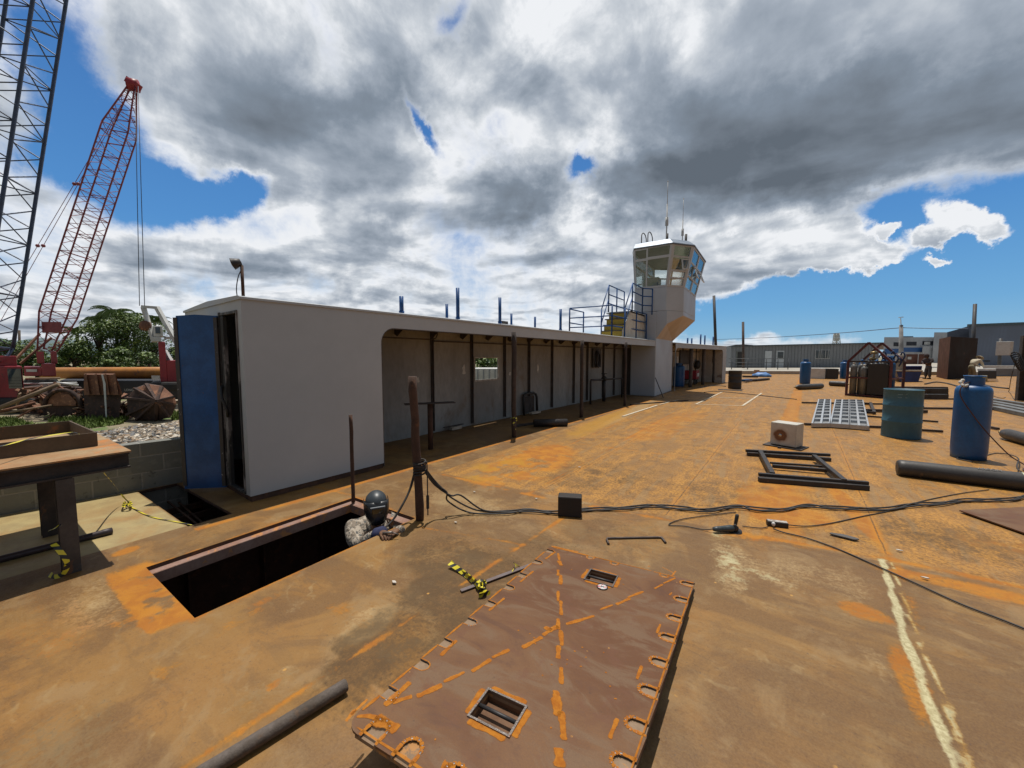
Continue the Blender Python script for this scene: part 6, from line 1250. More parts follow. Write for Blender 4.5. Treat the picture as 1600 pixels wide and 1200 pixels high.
cable('gas_hose', [gpos + Vector((-.03, -.05, 1.22)), gpos + Vector((-.16, -.16, 1.16)), gpos + Vector((-.19, -.20, 1.0)), gpos + Vector((-.06, -.24, .72)), gpos + Vector((.10, -.24, .46)), gpos + Vector((.32, -.26, .16)), gpos + Vector((.46, -.36, .03)), gz(1600, 735), gz(1640, 760)], .008, 'dark red hose slanting across the big blue gas cylinder', 'hose', hose)
# argon cylinder lying in front
def bottle(a, b_, r_, label, mat, band=None, cat='gas cylinder', name='gas_cylinder', group=None):
    a = Vector(a); b_ = Vector(b_); d = b_ - a; L = d.length; M = along(d); t = thing(name, label, cat, (a.x, a.y, a.z - r_), group)
    MB().lathe([(0, .012), (r_ * .5, .004), (r_ * .85, .012), (r_ * .98, .04), (r_, .08)] + [(r_, L * q_) for q_ in (.3, .6)] + [(r_, L * .80), (r_ * .96, L * .845), (r_ * .82, L * .885), (r_ * .55, L * .925), (r_ * .28, L * .945), (r_ * .22, L * .95), (0, L * .95)], a, M, 32).build('body', mat, t)
    if band: MB().lathe([(r_ * .965, L * .85), (r_ * .83, L * .889), (r_ * .56, L * .928)][::1], a, M, 32).build('shoulder_band', band, t)
    mb = MB(); mb.tube(a + d * .94, a + d * .985, r_ * .18, n=10); mb.tube(a + d * .97 - M @ Vector((r_ * .5, 0, 0)), a + d * .97 + M @ Vector((r_ * .35, 0, 0)), r_ * .12, n=8); mb.ball(a + d * .995, r_ * .24, 10); mb.build('valve', pm('brass', (.35, .26, .12)), t); return t
CYG = pm('cylinder_grey', (.060, .056, .054), (.042, .038, .036), 4, .5, .1, c3=(.13, .085, .055), s3=7, t3=.60, w3=.1, bump=.25)
ca = G(1400, 730, .105); cb_ = G(1592, 752, .105); cb_ = ca + (cb_ - ca).normalized() * 1.36
bt = bottle(ca, cb_, .108, 'long dark grey gas cylinder lying on the deck before the big blue one', CYG, pm('green_shoulder', (.02, .07, .035), (.03, .045, .03), 7, .5))
dA = (cb_ - ca).normalized(); lM = along(dA); nrm = (Vector((0, 0, EYE)) - ca).normalized(); 
sdv = dA.cross(Vector((0, 0, 1))); sdv = sdv if sdv.dot(Vector((0, 0, 0)) - ca) > 0 else -sdv
mb = MB(); mb.lathe([(.1095, 0), (.1095, .085)], ca + dA * 1.08, lM, 32); keep = []; 
upx = [f for f in range(len(mb.f)) if (sum((mb.v[i] for i in mb.f[f]), Vector()) / 4 - (ca + dA * 1.12)).normalized().dot((sdv * .55 + Vector((0, 0, .83))).normalized()) > .55 and len(mb.f[f]) == 4]
mb.f = [mb.f[i] for i in upx]; mb.m = [0] * len(mb.f); mb.s = [True] * len(mb.f); mb.build('paper_label', pm('label_pale', (.62, .60, .48), (.5, .5, .3), 30, .6), bt)
text('ARGON', ca + dA * .72 + (sdv * .40 + Vector((0, 0, .92))).normalized() * .112, .055, dA, (Vector((0, 0, 1)) * .40 - sdv * .92), pm('stamp_grey', (.22, .21, .20)), 'lettering', bt)
bottle(G(1655, 700, .11), G(1562, 675, .11), .105, 'dark grey gas cylinder lying at the right edge, valve towards the left', CYG)
cable('gas_hose', [cb_ + Vector((0, 0, .02)), gz(1592, 735, .1), gz(1590, 715, .06), gz(1560, 708), gz(1530, 714), gz(1495, 716), gz(1520, 722)], .008, 'black hose looping from the lying cylinder behind its valve end', 'hose')
cable('gas_hose', [cb_ + Vector((.02, 0, .02)), gz(1585, 748, .05), gz(1600, 742, .04), gz(1625, 745)], .010, 'short black hose leaving the lying cylinder to the right edge', 'hose')
mb = MB(); pg_ = cb_ + dA * .03; mb.tube(pg_ + Vector((0, 0, .02)), pg_ + Vector((0, 0, .09)), .012); mb.lathe([(0, 0), (.035, .0), (.035, .02), (0, .022)], pg_ + Vector((0, 0, .11)), along((-.3, -1, .3)), 18); mb.ball(pg_ + Vector((.03, 0, .02)), .035, 10); mb.build('gas_regulator', pm('regulator', (.20, .13, .10), (.1, .08, .07), 12, .4, .6), None, 'small gas regulator with gauge at the valve of the long lying cylinder', 'regulator')
# black pipe frame lying flat
pf = thing('pipe_frame', 'flat frame welded from black pipes lying on the deck below the box unit', 'pipe frame', G(1260, 735))
def sqp(a, b_, s_=.05, z=.03, nm='frame_pipe'): a = G(*a, z); b_ = G(*b_, z); MB().bar(a, b_, s_, s_).build(nm, DARKST, pf, bevel=.008)
sqp((1165, 704), (1297, 711), .045, .075); sqp((1167, 709), (1298, 718), .06, .03); sqp((1185, 741), (1357, 755), .045, .08); sqp((1185, 749), (1357, 762), .065, .032)
sqp((1188, 706), (1207, 741), .06, .085, 'cross_pipe'); sqp((1272, 713), (1319, 752), .06, .085, 'cross_pipe'); sqp((1203, 723), (1290, 729), .03, .06, 'cross_pipe'); sqp((1207, 728), (1292, 735), .05, .05, 'cross_pipe')
# box unit (old air conditioner casing)
au = thing('box_unit', 'white metal box unit with a round rusty stain standing on a dark shadow sheet', 'box unit', G(1229, 696))
a = G(1203, 693, .03); b_ = G(1246, 698, .03); c = G(1257, 694, .03); ux = (b_ - a).normalized(); ux = Matrix.Rotation(R(-18), 3, 'Z') @ ux; b_ = a + ux * .40; uy = (Vector((0, 0, 1)).cross(ux)); w_ = (b_ - a).length; dpt = .30; hh = .40
AC = pm('casing_white', (.56, .53, .46), (.46, .43, .37), 3, .55, c3=(.3, .24, .17), s3=5, t3=.64, w3=.12)
ACm = newmat('casing_front'); m, k, b = ACm; ACm = m
tc = k.n('ShaderNodeTexCoord'); ctr = k.vec('SUBTRACT', tc.outputs['Object'], (0, 0, 0)); 
cen = a + ux * (w_ * .40) + Vector((0, 0, hh * .45)); cen_l = cen - au.location
dd_ = k.vec('LENGTH', k.vec('SUBTRACT', k.vec('ADD', tc.outputs['Object'], k.vec('SCALE', k.vec('SUBTRACT', k.noise(tc.outputs['Object'], 14, 5, .6, col=True), (.5, .5, .5)), scale=.07)), tuple(cen_l)))
col = k.mix(k.ss(k.noise(tc.outputs['Object'], 4, 6, .6), .4, .65), (.53, .50, .44), (.44, .41, .36)); col = k.mix(k.ss(dd_, .16, .10, 0, .5), col, (.30, .2, .14)); col = k.mix(k.ss(dd_, .118, .085), col, (.15, .065, .03)); col = k.mix(k.ss(dd_, .07, .05, 0, .5), col, (.26, .11, .04)); col = k.mix(k.ss(dd_, .025, .018), col, (.03, .02, .02))
k.put(b.inputs['Base Color'], col); b.inputs['Roughness'].default_value = .6
mb = MB(); mb.box((a + b_) / 2 + uy * dpt / 2 + Vector((0, 0, hh / 2)), (w_, dpt, hh), math.atan2(ux.y, ux.x)); mb.build('casing', AC, au, bevel=.008)
mb = MB(); mb.box((a + b_) / 2 - uy * .003 + Vector((0, 0, hh / 2)), (w_ - .02, .004, hh - .02), math.atan2(ux.y, ux.x)); mb.build('front_panel', ACm, au)
MB().lathe([(.012, 0), (.026, 0), (.026, .012), (.012, .012)], cen - uy * .006, along(-uy), 16).build('hub_ring', pm('steel_ring', (.5, .5, .5)), au)
mb = MB(); mb.box((a + b_) / 2 + uy * .12 + Vector((0, 0, -.016)), (w_ + .18, .42, .01), math.atan2(ux.y, ux.x) + .05); mb.build('shadow_sheet', BEAMK, None, 'dark thin sheet in place of the shadow under the white box unit', 'steel sheet')  # dark sheet stands for the shade beneath the box unit
MB().box((a + b_) / 2 - uy * .13 + Vector((0, 0, -.015)), (.05, .05, .03)).build('small_block', BEAMK, None, 'tiny dark block in front of the white box unit', 'block')
# gratings
GALV = pm('galvanised', (.50, .51, .52), (.42, .43, .45), 9, .4, .4); GPAN = pm('grating_panel', (.27, .28, .29), (.20, .21, .22), 7, .55, .2)
gl_lab = ['narrow galvanised grating tray, leftmost of the three by the teal drum', 'galvanised grating tray in the middle of the three by the teal drum', 'galvanised grating tray nearest the teal drum']
for (nl, nr, fl__, fr__), lab_ in zip((((1269, 661), (1296.5, 661), (1279.5, 623.5), (1298, 623.5)), ((1297.5, 661), (1327, 663), (1305.7, 624), (1326.5, 624)), ((1327.5, 663), (1357, 665.5), (1327.2, 624), (1348, 624.5))), gl_lab):
    zt2 = .11; A, B, C, D4 = [G(*q_, zt2) for q_ in (nl, nr, fl__, fr__)]; t = thing('grating_tray', lab_, 'grating', (A + B) / 2 - Vector((0, 0, zt2)), 'galvanised grating trays'); mb = MB()
    def gp2(i, j): return A.lerp(B, i).lerp(C.lerp(D4, i), j)
    hgt_ = .095
    for i in (0, .5, 1): mb.bar(gp2(i, 0) - Vector((0, 0, hgt_ / 2)), gp2(i, 1) - Vector((0, 0, hgt_ / 2)), .03 if i != .5 else .04, hgt_)
    for j in range(9): mb.bar(gp2(0, j / 8) - Vector((0, 0, hgt_ / 2 - .001)), gp2(1, j / 8) - Vector((0, 0, hgt_ / 2 - .001)), .055 if 0 < j < 8 else .03, hgt_ - .004)
    mf = mb; mb = MB(); z_ = Vector((0, 0, -.06)); mb.add([gp2(0, 0) + z_, gp2(1, 0) + z_, gp2(1, 1) + z_, gp2(0, 1) + z_], [(0, 1, 2, 3)])
    mb.build('tray_floor', GPAN, t)
    mb = mf
    for i in range(2):
        for j in range(8):
            c0 = gp2(i * .5 + .06, (j + .2) / 8); c1_ = gp2(i * .5 + .44, (j + .2) / 8)
            for q_ in range(0): s_ = gp2(i * .5 + .06, (j + .2 + q_ * .2) / 8) - c0; mb.bar(c0 - (c1_ - c0) * .18 + s_ - Vector((0, 0, .045)), c1_ + (c1_ - c0) * .18 + s_ - Vector((0, 0, .045)), .008, .025)
    mb.build('tray_frame', GALV, t)
# rods on the deck
rods = [((1253, 629), (1400, 631.5), .03, 'farthest rod, running under the top of the gratings'), ((1430, 622.5), (1500, 623.5), .03, 'dark rod right behind the top of the teal drum'), ((1430, 637.5), (1560, 639), .035, 'rod passing behind the big blue cylinder at mid height'), ((1350, 641), (1448, 643), .05, 'thick black stub bar behind the teal drum'), ((1340, 649), (1466, 659), .025, 'thin rod ending right of the teal drum, upper of two'), ((1257, 662.5), (1395, 668), .03, 'rod lying under the near ends of the gratings'), ((1425, 671), (1473, 674), .03, 'thin rod ending right of the teal drum, lower of two'), ((1545, 667), (1560, 670), .03, 'short rod left of the cylinder at the right edge')]
for a, b_, r_, lb__ in rods: MB().bar(G(*a, r_ + .004), G(*b_, r_ + .004), r_ * 1.6, r_ * 1.6).build('steel_rod', BEAMK, None, lb__, 'steel rod', 'rods lying on the deck')
sq_ = thing('square_frame', 'small dark square tube frame lying between the gratings and the teal drum', 'frame', G(1352, 637))
for a, b_ in (((1343, 630), (1362, 631)), ((1343, 643), (1366, 645)), ((1360, 630), (1366, 645))): MB().bar(G(*a, .05), G(*b_, .05), .07, .07).build('frame_tube', DARKST, sq_)
# stack of long dark profiles
for i, (v, zz_) in enumerate(((619, .05), (617, .15), (614, .07), (611, .17), (608, .28), (605, .12))):
    a = G(1386, v, zz_); b_ = G(1479, v + 1, zz_); MB().bar(a, b_, .16, .09).build('steel_profile', pm('profile_dark', (.045, .043, .042), (.03, .028, .027), 4, .6, .2, c3=(.14, .075, .04), s3=6, t3=.6), None, ['lowest front', 'second from the front, upper', 'middle low', 'middle upper', 'topmost', 'rearmost'][i] + ' dark steel profile in the stack behind the teal drum', 'steel profile', 'stacked dark steel profiles')
for i, (a, b_) in enumerate((((1548, 628), (1640, 645)), ((1550, 632), (1640, 650)), ((1553, 637), (1640, 655)), ((1546, 624), (1640, 638)))):
    MB().bar(G(*a, .06), G(*b_, .06), .20, .10).build('steel_profile', pm('profile_grey', (.17, .18, .18), (.12, .12, .12), 4, .6, .2), None, ['second from the front', 'third from the front', 'front', 'rearmost'][i] + ' grey steel profile lying right of the big blue cylinder', 'steel profile', 'grey steel profiles at the right edge')

# cylinder rack with peaked frame
rk0 = G(1322, 618); rk1 = G(1389, 623); rx_ = (rk1 - rk0).normalized(); ry_ = Vector((-rx_.y, rx_.x, 0)); rw = (rk1 - rk0).length; rd = 1.1
rk = thing('cylinder_rack', 'dark red steel rack with a peaked lifting frame holding gas cylinders', 'rack', (rk0 + rk1) / 2)
RR = pm('rack_red', (.12, .022, .02), (.07, .016, .016), 4, .6, c3=(.05, .03, .03), s3=6, t3=.55)
zt3 = zat(1322, 618, 565); za = EYE + (558 - 536.5) / FP * dep((rk0 + rk1) / 2)
for a in (0, rw):
    for b_ in (0, rd): MB().bar(rk0 + rx_ * a + ry_ * b_, rk0 + rx_ * a + ry_ * b_ + Vector((0, 0, zt3)), .08, .08).build('corner_post', RR, rk)
for b_ in (0, rd):
    top_ = rk0 + rx_ * rw * .47 + ry_ * b_; top_.z = za
    for a in (0, rw): MB().bar(rk0 + rx_ * a + ry_ * b_ + Vector((0, 0, zt3)), top_, .07, .07).build('gable_bar', RR, rk)
for z in (.05, .75, zt3):
    mb = MB()
    for b_ in (0, rd): mb.bar(rk0 + ry_ * b_ + Vector((0, 0, z)), rk0 + rx_ * rw + ry_ * b_ + Vector((0, 0, z)), .05, .06)
    for a in (0, rw): mb.bar(rk0 + rx_ * a + Vector((0, 0, z)), rk0 + rx_ * a + ry_ * rd + Vector((0, 0, z)), .05, .06)
    mb.build('rack_rail', RR if z != zt3 else BEAMK, rk)
MB().prism([tuple(rk0.xy), tuple((rk0 + rx_ * rw).xy), tuple((rk0 + rx_ * rw + ry_ * rd).xy), tuple((rk0 + ry_ * rd).xy)], .02, .05).build('rack_floor', BEAMK, rk)
GREYC = pm('bottle_grey', (.17, .17, .16), (.12, .12, .115), 3, .45, .1, c3=(.08, .07, .06), s3=6, t3=.6); DK2 = pm('bottle_black', (.018, .018, .02), (.03, .028, .028), 4, .5)
lbl = ['front left grey', 'second grey from the left', 'third grey, in front', 'front black, left of middle', 'front black, middle', 'front black, second from the right', 'front black, rightmost']
mats_ = [GREYC, GREYC, GREYC, DK2, DK2, DK2, DK2]; capm = [WHP, WHP, WHP, BLACK, BLU2, BLU2, BLU2]
for i in range(7):
    a = .16 + i * (rw - .3) / 6; off = (.12, .30, .10, .22, .12, .2, .12)[i]; c = rk0 + rx_ * a + ry_ * off + Vector((0, 0, .05)); h_ = (1.32, 1.34, 1.24, 1.38, 1.40, 1.42, 1.36)[i]; rr_ = .112
    t = thing('gas_bottle', lbl[i] + ' gas bottle in the peaked rack', 'gas cylinder', c, 'gas bottles in the rack')
    MB().lathe([(0, 0), (rr_, .01), (rr_, h_ * .84), (rr_ * .85, h_ * .90), (rr_ * .35, h_ * .94), (0, h_ * .94)], c, None, 18).build('body', mats_[i], t); MB().lathe([(rr_ * .36, h_ * .93), (rr_ * .40, h_), (0, h_ * 1.01)], c, None, 12).build('cap', capm[i], t)
for i in range(5):
    a = .2 + i * (rw - .4) / 4; c = rk0 + rx_ * a + ry_ * .65 + Vector((0, 0, .05)); h_ = 1.42 + .06 * (i % 2)
    t = thing('gas_bottle', ['leftmost', 'second', 'middle', 'fourth', 'rightmost'][i] + ' blue capped gas bottle in the back row of the peaked rack', 'gas cylinder', c, 'gas bottles in the rack')
    MB().lathe([(0, 0), (.112, .01), (.112, h_ * .84), (.095, h_ * .90), (.04, h_ * .94), (0, h_ * .94)], c, None, 18).build('body', DK2 if i % 2 else BLU2, t); MB().lathe([(.042, h_ * .93), (.045, h_), (0, h_ * 1.01)], c, None, 12).build('cap', BLU2, t)
mb = MB(); mb.hplate([(0, 0), (1, 0), (1, 1), (0, 1)], [], 0, .01, lambda a, b, h: rk0 + rx_ * (rw * (.50 + .46 * a)) - ry_ * (.02 + h) + Vector((0, 0, .12 + (zt3 - .2) * b))); mb.build('dark_mesh_panel', BLACK, rk, normals=True); mb = MB(); hb = rk0 + rx_ * rw * .5 + ry_ * .3; mb.ball(hb + Vector((0, 0, zt3 + .12)), .10, 10, 0, (1.2, 1, .7)); mb.tube(hb + Vector((.03, 0, zt3 + .1)), hb + Vector((.03, 0, zt3 + .42)), .03); mb.tube(hb + Vector((-.08, 0, zt3 + .36)), hb + Vector((.12, 0, zt3 + .36)), .05); mb.build('brass_regulator', pm('brass', (.35, .26, .12)), None, 'brass regulator set on top of the bottles under the rack gable', 'regulator')
mb = MB(); 
for i in range(8): q_ = hb + rx_ * (.18 + .09 * i) + Vector((0, 0, zt3 + .16 + .14 * math.sin(i * 1.9))); mb.path(smooth([q_, q_ + rx_ * .05 + Vector((0, 0, .12)), q_ + rx_ * .12 + Vector((0, 0, -.02)), q_ + rx_ * .06 + Vector((0, 0, -.2))], 4), .025, 6)
mb.build('hose_bundle', pm('hose_blue', (.012, .035, .11)), None, 'blue and dark hoses heaped on the right of the peaked rack', 'hose')
# smaller far things on the deck
gas(G(1256, 600) + Vector((.05, .2, 0)), .26, 1.45, 'blue gas cylinder far out on the deck, left of the peaked rack')
bottle(G(1284, 603, .14), G(1241, 605, .14), .13, 'dark gas cylinder lying before the far blue cylinder', CYG); bottle(G(1296, 599, .14), G(1326, 600.5, .14), .14, 'dark gas cylinder lying at the left foot of the peaked rack', CYG)
gas(G(1319.5, 592) + Vector((0, .2, 0)), .26, 1.35, 'blue gas cylinder standing behind the left side of the peaked rack')
drum(G(1147, 608) + Vector((0, .3, .02)), .29, .88, pm('drum_black', (.028, .03, .034), (.04, .035, .033), 3, .6, c3=(.09, .06, .04), s3=8, t3=.62), 'black drum standing far out on the deck beyond the chalked square', pm('pale_lid', (.55, .48, .38)))
MB().box(G(1146, 610) + Vector((-.15, .1, .008)), (1.0, .6, .012), R(5)).build('base_sheet', BEAMK, None, 'dark thin sheet under the black drum', 'steel sheet')
tp = G(1190, 589); mb = MB(); mb.ball(tp + Vector((0, .3, .05)), .5, 16, 0, (1.35, .8, .62)); 
for v in mb.v: v.z = max(.01, v.z + .05 * math.sin(v.x * 13) * math.sin(v.y * 11))
mb.build('blue_tarp', pm('tarp_blue', (.05, .16, .42), (.10, .24, .5), 5, .5), None, 'crumpled light blue tarp bundle far out on the deck', 'tarp')
for i, (a, b_, zz_, l_) in enumerate((((1160, 588), (1184, 588.5), .1, 'dark plank left of the blue tarp'), ((1178, 594), (1199, 592), .08, 'brown plank in front of the blue tarp'), ((1162, 595), (1178, 594.5), .06, 'short plank nearest, left of the blue tarp'))): MB().bar(G(*a, zz_), G(*b_, zz_), .3, .12).build('plank', BEAMK if i else DARKST, None, l_, 'plank', 'planks by the tarp')
MB().bar(G(1161, 594.5, .14), G(1172, 593.5, .14), .25, .12).build('blue_bundle', BLU2, None, 'small blue bundle on the short plank left of the tarp', 'bundle')
MB().box(G(1182, 586) + Vector((0, .3, .22)), (.4, .4, .44)).build('cardboard_box', pm('carton', (.40, .26, .16)), None, 'small brown carton behind the blue tarp', 'box', bevel=.01)
fx = G(1285, 592); mx_ = Vector((.96, .28, 0)); ft = thing('white_cabinet', 'white square cabinet with a dark open side, far behind the lying cylinder', 'cabinet', fx)
MB().box(fx + Vector((-.35, .4, .38)), (.9, .9, .76), R(8)).build('cabinet_body', WHP, ft, bevel=.02); MB().box(fx + Vector((.48, .42, .38)), (.68, .86, .70), R(8)).build('dark_side', BLACK, ft)
# blue skip boxes
bk = G(1420, 597); bx0 = dep(bk)
def farbox(u0, u1, v0, v1, vb, name, mat, label, cat, thick=1.2, bevel=.01, parent=None, taper=0, **kw):
    d = dep(G((u0 + u1) / 2, vb)); a, b_ = D(u0 + taper, v1, d), D(u1 - taper, v1, d); a2, b2 = D(u0, v0, d), D(u1, v0, d); z0 = 0.002 if v1 >= vb else a.z
    n_ = ray((u0 + u1) / 2, 560); n_.z = 0; n_ = n_.normalized() * thick; lo_ = [a, b_, b_ + n_, a + n_]; hi_ = [a2, b2, b2 + n_, a2 + n_]; mb = MB()
    mb.add([Vector((p.x, p.y, z0)) for p in lo_] + [Vector((p.x, p.y, a2.z)) for p in hi_], [(3, 2, 1, 0), (4, 5, 6, 7), (0, 1, 5, 4), (1, 2, 6, 5), (2, 3, 7, 6), (3, 0, 4, 7)])
    return mb.build(name, mat, parent, label, cat, bevel=bevel, **kw)
DB = pm('skip_blue', (.010, .025, .13), (.008, .018, .09), 2, .5, c3=(.05, .03, .03), s3=4, t3=.64)
s1_ = farbox(1401, 1440, 581, 597, 597, 'blue_skip', DB, 'dark blue steel skip with sloping ends, front one of two', 'skip', 1.6, .02, None, 5); farbox(1399, 1442, 578.5, 580.8, 597, 'plank', pm('tan_beam', (.36, .30, .22)), 'pale plank laid across the front blue skip', 'plank', .5)
farbox(1403, 1441, 572, 586, 590, 'blue_skip', DB, 'dark blue steel skip behind the front one', 'skip', 1.2, .02, None, 2)
mb = MB(); mb.lathe([(.0, 0), (.24, 0), (.26, 1.55), (.2, 1.75), (0, 1.82)], G(1402, 596), rotM(0, .06, 0), 18); mb.build('grey_tank', pm('tank_grey', (.30, .28, .25), (.2, .18, .15), 3, .6), None, 'tall pale grey tank leaning beside the blue skips', 'tank')
farbox(1389, 1398, 584, 598, 598, 'yellow_crate', pm('yellow_pale', (.38, .33, .14), (.22, .17, .09), 4, .7), 'faded yellow crate between the rack and the grey tank', 'crate', .5)
# brown steel box, its lit left face coloured lighter than the shaded rest
bb0 = G(1463, 589); bb1 = G(1480, 593); bb2 = G(1523, 590); zb = zat(1480, 593, 526); mb = MB(); far_ = bb0 + (bb2 - bb1)
vs = [Vector((p.x, p.y, z)) for z in (.002, zb) for p in (bb0, bb1, bb2, far_)]
mb.add(vs, [(3, 2, 1, 0), (4, 5, 6, 7), (1, 2, 6, 5), (2, 3, 7, 6), (3, 0, 4, 7)], 0); mb.add([vs[0], vs[1], vs[5], vs[4]], [(0, 1, 2, 3)], 1)
mb.build('steel_box', [pm('box_shaded', (.020, .015, .014), (.030, .020, .017), 1.2, .8, c3=(.06, .032, .02), s3=2, t3=.60, spec=.12), pm('box_rust_lit', (.12, .05, .028), (.085, .038, .022), 1.5, .85, spec=.15)], None, 'large dark brown steel box as tall as a man beyond the blue cylinder', 'steel box', normals=True)
# table, yellow crate and low white screens by the bending man
tt = thing('white_topped_bench', 'dark bench with a white top beside the bending man', 'bench', G(1543, 594)); farbox(1527, 1556, 576.5, 579, 594, 'bench_top', WHP, None, None, 1.2, .01, tt); farbox(1528, 1557, 579.3, 592, 596, 'bench_body', DARKST, None, None, 1.0, .01, tt)
farbox(1529, 1543, 587, 596, 597, 'yellow_crate', pm('yellow_pale', (.38, .33, .14)), 'faded yellow crate in front of the white topped bench', 'crate', .5)
# tall posts
def mast(u0, v0, u1, v1, d, r_, mat, label, n=10): MB().tube(D(u0, v0, d), D(u1, v1, d), r_, r_ * .92, n=n).build('tall_post', mat, None, label, 'post', 'tall posts beyond the galleries')
mast(1119, 560, 1115.5, 462, 30, .11, pm('post_bluegrey', (.035, .045, .06), (.06, .05, .045), 3, .6), 'tallest dark leaning post, rising behind the end of the far gallery'); mast(1161.5, 575, 1161, 503, 40, .13, pm('post_brown', (.10, .06, .045), (.06, .045, .04), 3, .7), 'brown post rising in front of the prefab office left end'); mast(1518, 592, 1523.5, 475, 30, .12, pm('post_bluegrey', (.035, .045, .06)), 'tall dark post leaning right beside the brown steel box')
rp = G(1594, 626); t = thing('steel_column', 'dark rusty H-beam column at the right edge with a pale box on it', 'column', rp); zr = 2.35
mb = MB(); mb.bar(rp + Vector((-.09, 0, 0)), rp + Vector((-.09, 0, zr)), .02, .2); mb.bar(rp + Vector((.09, 0, 0)), rp + Vector((.09, 0, zr)), .02, .2); mb.bar(rp, rp + Vector((0, 0, zr)), .17, .02); mb.build('column_beam', BEAMK, t)
d = dep(rp); MB().box(D(1575, 544, d) + FW * .1, (.34, .25, .50), R(-35)).build('pale_box', WHP, t, bevel=.01); mb = MB()
for i in range(6): q_ = D(1586 + i * 1.5, 550 + i * 3, d - .1); mb.path(smooth([q_, q_ + Vector((.1, -.05, -.1)), q_ + Vector((.02, -.1, -.35)), q_ + Vector((-.1, 0, -.1)), q_], 5), .02, 5)
mb.build('hose_tangle', BLACK, t)
cable('gas_hose', [D(1588, 560, d - .05), D(1580, 590, d), gz(1576, 612), gz(1568, 622), gz(1545, 616), gz(1522, 606)], .012, 'thin hose sagging from the steel column down to the deck', 'hose')
for i, (pts, l_) in enumerate((([(1504, 594), (1525, 598), (1550, 604), (1575, 607)], 'dark cable lying beyond the big blue cylinder, running right'), ([(1445, 600), (1462, 597), (1480, 599), (1500, 604), (1520, 603)], 'dark cable curled behind the top of the big blue cylinder'))): cable('deck_cable', [gz(*p_, .03) for p_ in pts], .04, l_)
cable('deck_cable', [gz(1100, 613), gz(1118, 611.5), gz(1140, 613), gz(1180, 617), gz(1225, 622), gz(1245, 624)], .018, 'thin dark cable crossing the chalked square toward the gratings')
cable('deck_cable', [gz(1096, 606), gz(1108, 603.5), gz(1125, 603), gz(1134, 604)], .025, 'dark cable at the foot of the far gallery')

# ================================================================== FAR BACKGROUND
QZ = zt
def qpt(u, v): return G(u, v, QZ)
PRE = pm('prefab_grey', (.23, .245, .26), (.205, .22, .235), .6, .6, world=True, stretch=(1, 1, .3))
pa_ = qpt(1141, 574.5); pb_ = qpt(1372, 574.0)
po = thing('prefab_office', 'long low grey prefab office with white doors behind the deck', 'building', pa_)
ux = (pb_ - pa_).normalized(); uy = Vector((-ux.y, ux.x, 0)); Lp = (pb_ - pa_).length
def pz(u, v): d = dep(pa_ + ux * along_u(u)); return EYE + ray(u, v).z * d
def along_u(u):
    r_ = ray(u, 574); k_ = Vector((r_.x, r_.y)); # intersect with the office front line
    o = pa_.xy; dx = ux.xy; den = k_.x * dx.y - k_.y * dx.x; t = (o.x * dx.y - o.y * dx.x) / den; pt = k_ * t; return (pt - o).dot(dx)
def prp(u, v, n=0.0): s = along_u(u); return pa_ + ux * s - uy * n + Vector((0, 0, pz(u, v) - pa_.z))
hA = pz(1141, 541); hB = pz(1372, 536)
mb = MB(); vs = [pa_, pb_, pb_ + uy * 6, pa_ + uy * 6]; vs = [Vector((p.x, p.y, QZ)) for p in vs] + [Vector((pa_.x, pa_.y, hA)), Vector((pb_.x, pb_.y, hB)), Vector((pb_.x, pb_.y, hB)) + uy * 6, Vector((pa_.x, pa_.y, hA)) + uy * 6]
mb.add(vs, [(3, 2, 1, 0), (4, 5, 6, 7), (0, 1, 5, 4), (1, 2, 6, 5), (2, 3, 7, 6), (3, 0, 4, 7)]); mb.build('office_body', PRE, po, normals=True)
mb = MB()
for i in range(46): s = Lp * (i + .5) / 46; p = pa_ + ux * s - uy * .015; mb.bar(Vector((p.x, p.y, QZ)), Vector((p.x, p.y, hA + (hB - hA) * s / Lp - .05)), .05, .03)
mb.build('wall_ribs', pm('prefab_rib', (.21, .225, .24)), po)
mb = MB(); mb.bar(vs[4] - uy * .15, vs[5] - uy * .15, .35, .12); mb.build('roof_edge', pm('roof_bluegrey', (.06, .09, .11)), po)
def panel(u0, u1, v0, v1, nm, mat, n=.06, par=None, th=.04):
    mb = MB(); a, b_, c, d = prp(u0, v1, n), prp(u1, v1, n), prp(u1, v0, n), prp(u0, v0, n); f = uy * th
    mb.add([a, b_, c, d, a + f, b_ + f, c + f, d + f], [(0, 1, 2, 3), (7, 6, 5, 4), (0, 4, 5, 1), (1, 5, 6, 2), (2, 6, 7, 3), (3, 7, 4, 0)]); return mb.build(nm, mat, par or po)
DRW = pm('door_white', (.60, .64, .66), (.52, .56, .58), 3, .5)
panel(1149.5, 1162, 549, 574, 'door_surround', pm('surround', (.2, .22, .2))); panel(1151, 1160.5, 550, 574, 'doorway', BLACK, .10)
panel(1194, 1204.5, 548.5, 574.5, 'door', DRW); d2_ = panel(1211.5, 1223.5, 548, 574.5, 'door', DRW); panel(1213.5, 1222, 550, 559.5, 'door_window', DGLASS, .12, d2_)
w_o = panel(1272, 1295, 546.5, 560.5, 'window_frame', pm('frame_pale', (.60, .62, .62)), .05); panel(1273, 1283, 547.3, 559.7, 'pane', DGLASS, .10, w_o); panel(1284, 1294, 547.3, 559.7, 'pane', DGLASS, .10, w_o)
mb = MB()
for u in (1277, 1280, 1287, 1291): mb.bar(prp(u, 559.7, .14), prp(u, 547.3, .14), .05, .03)
mb.build('window_bars', WHP, w_o)
hr = thing('handrail', 'grey pipe handrail in front of the prefab office doors', 'railing', qpt(1185, 577)); RG = pm('rail_grey', (.10, .11, .12))
ra_, rb_ = qpt(1138, 577.3), qpt(1231, 577.3)
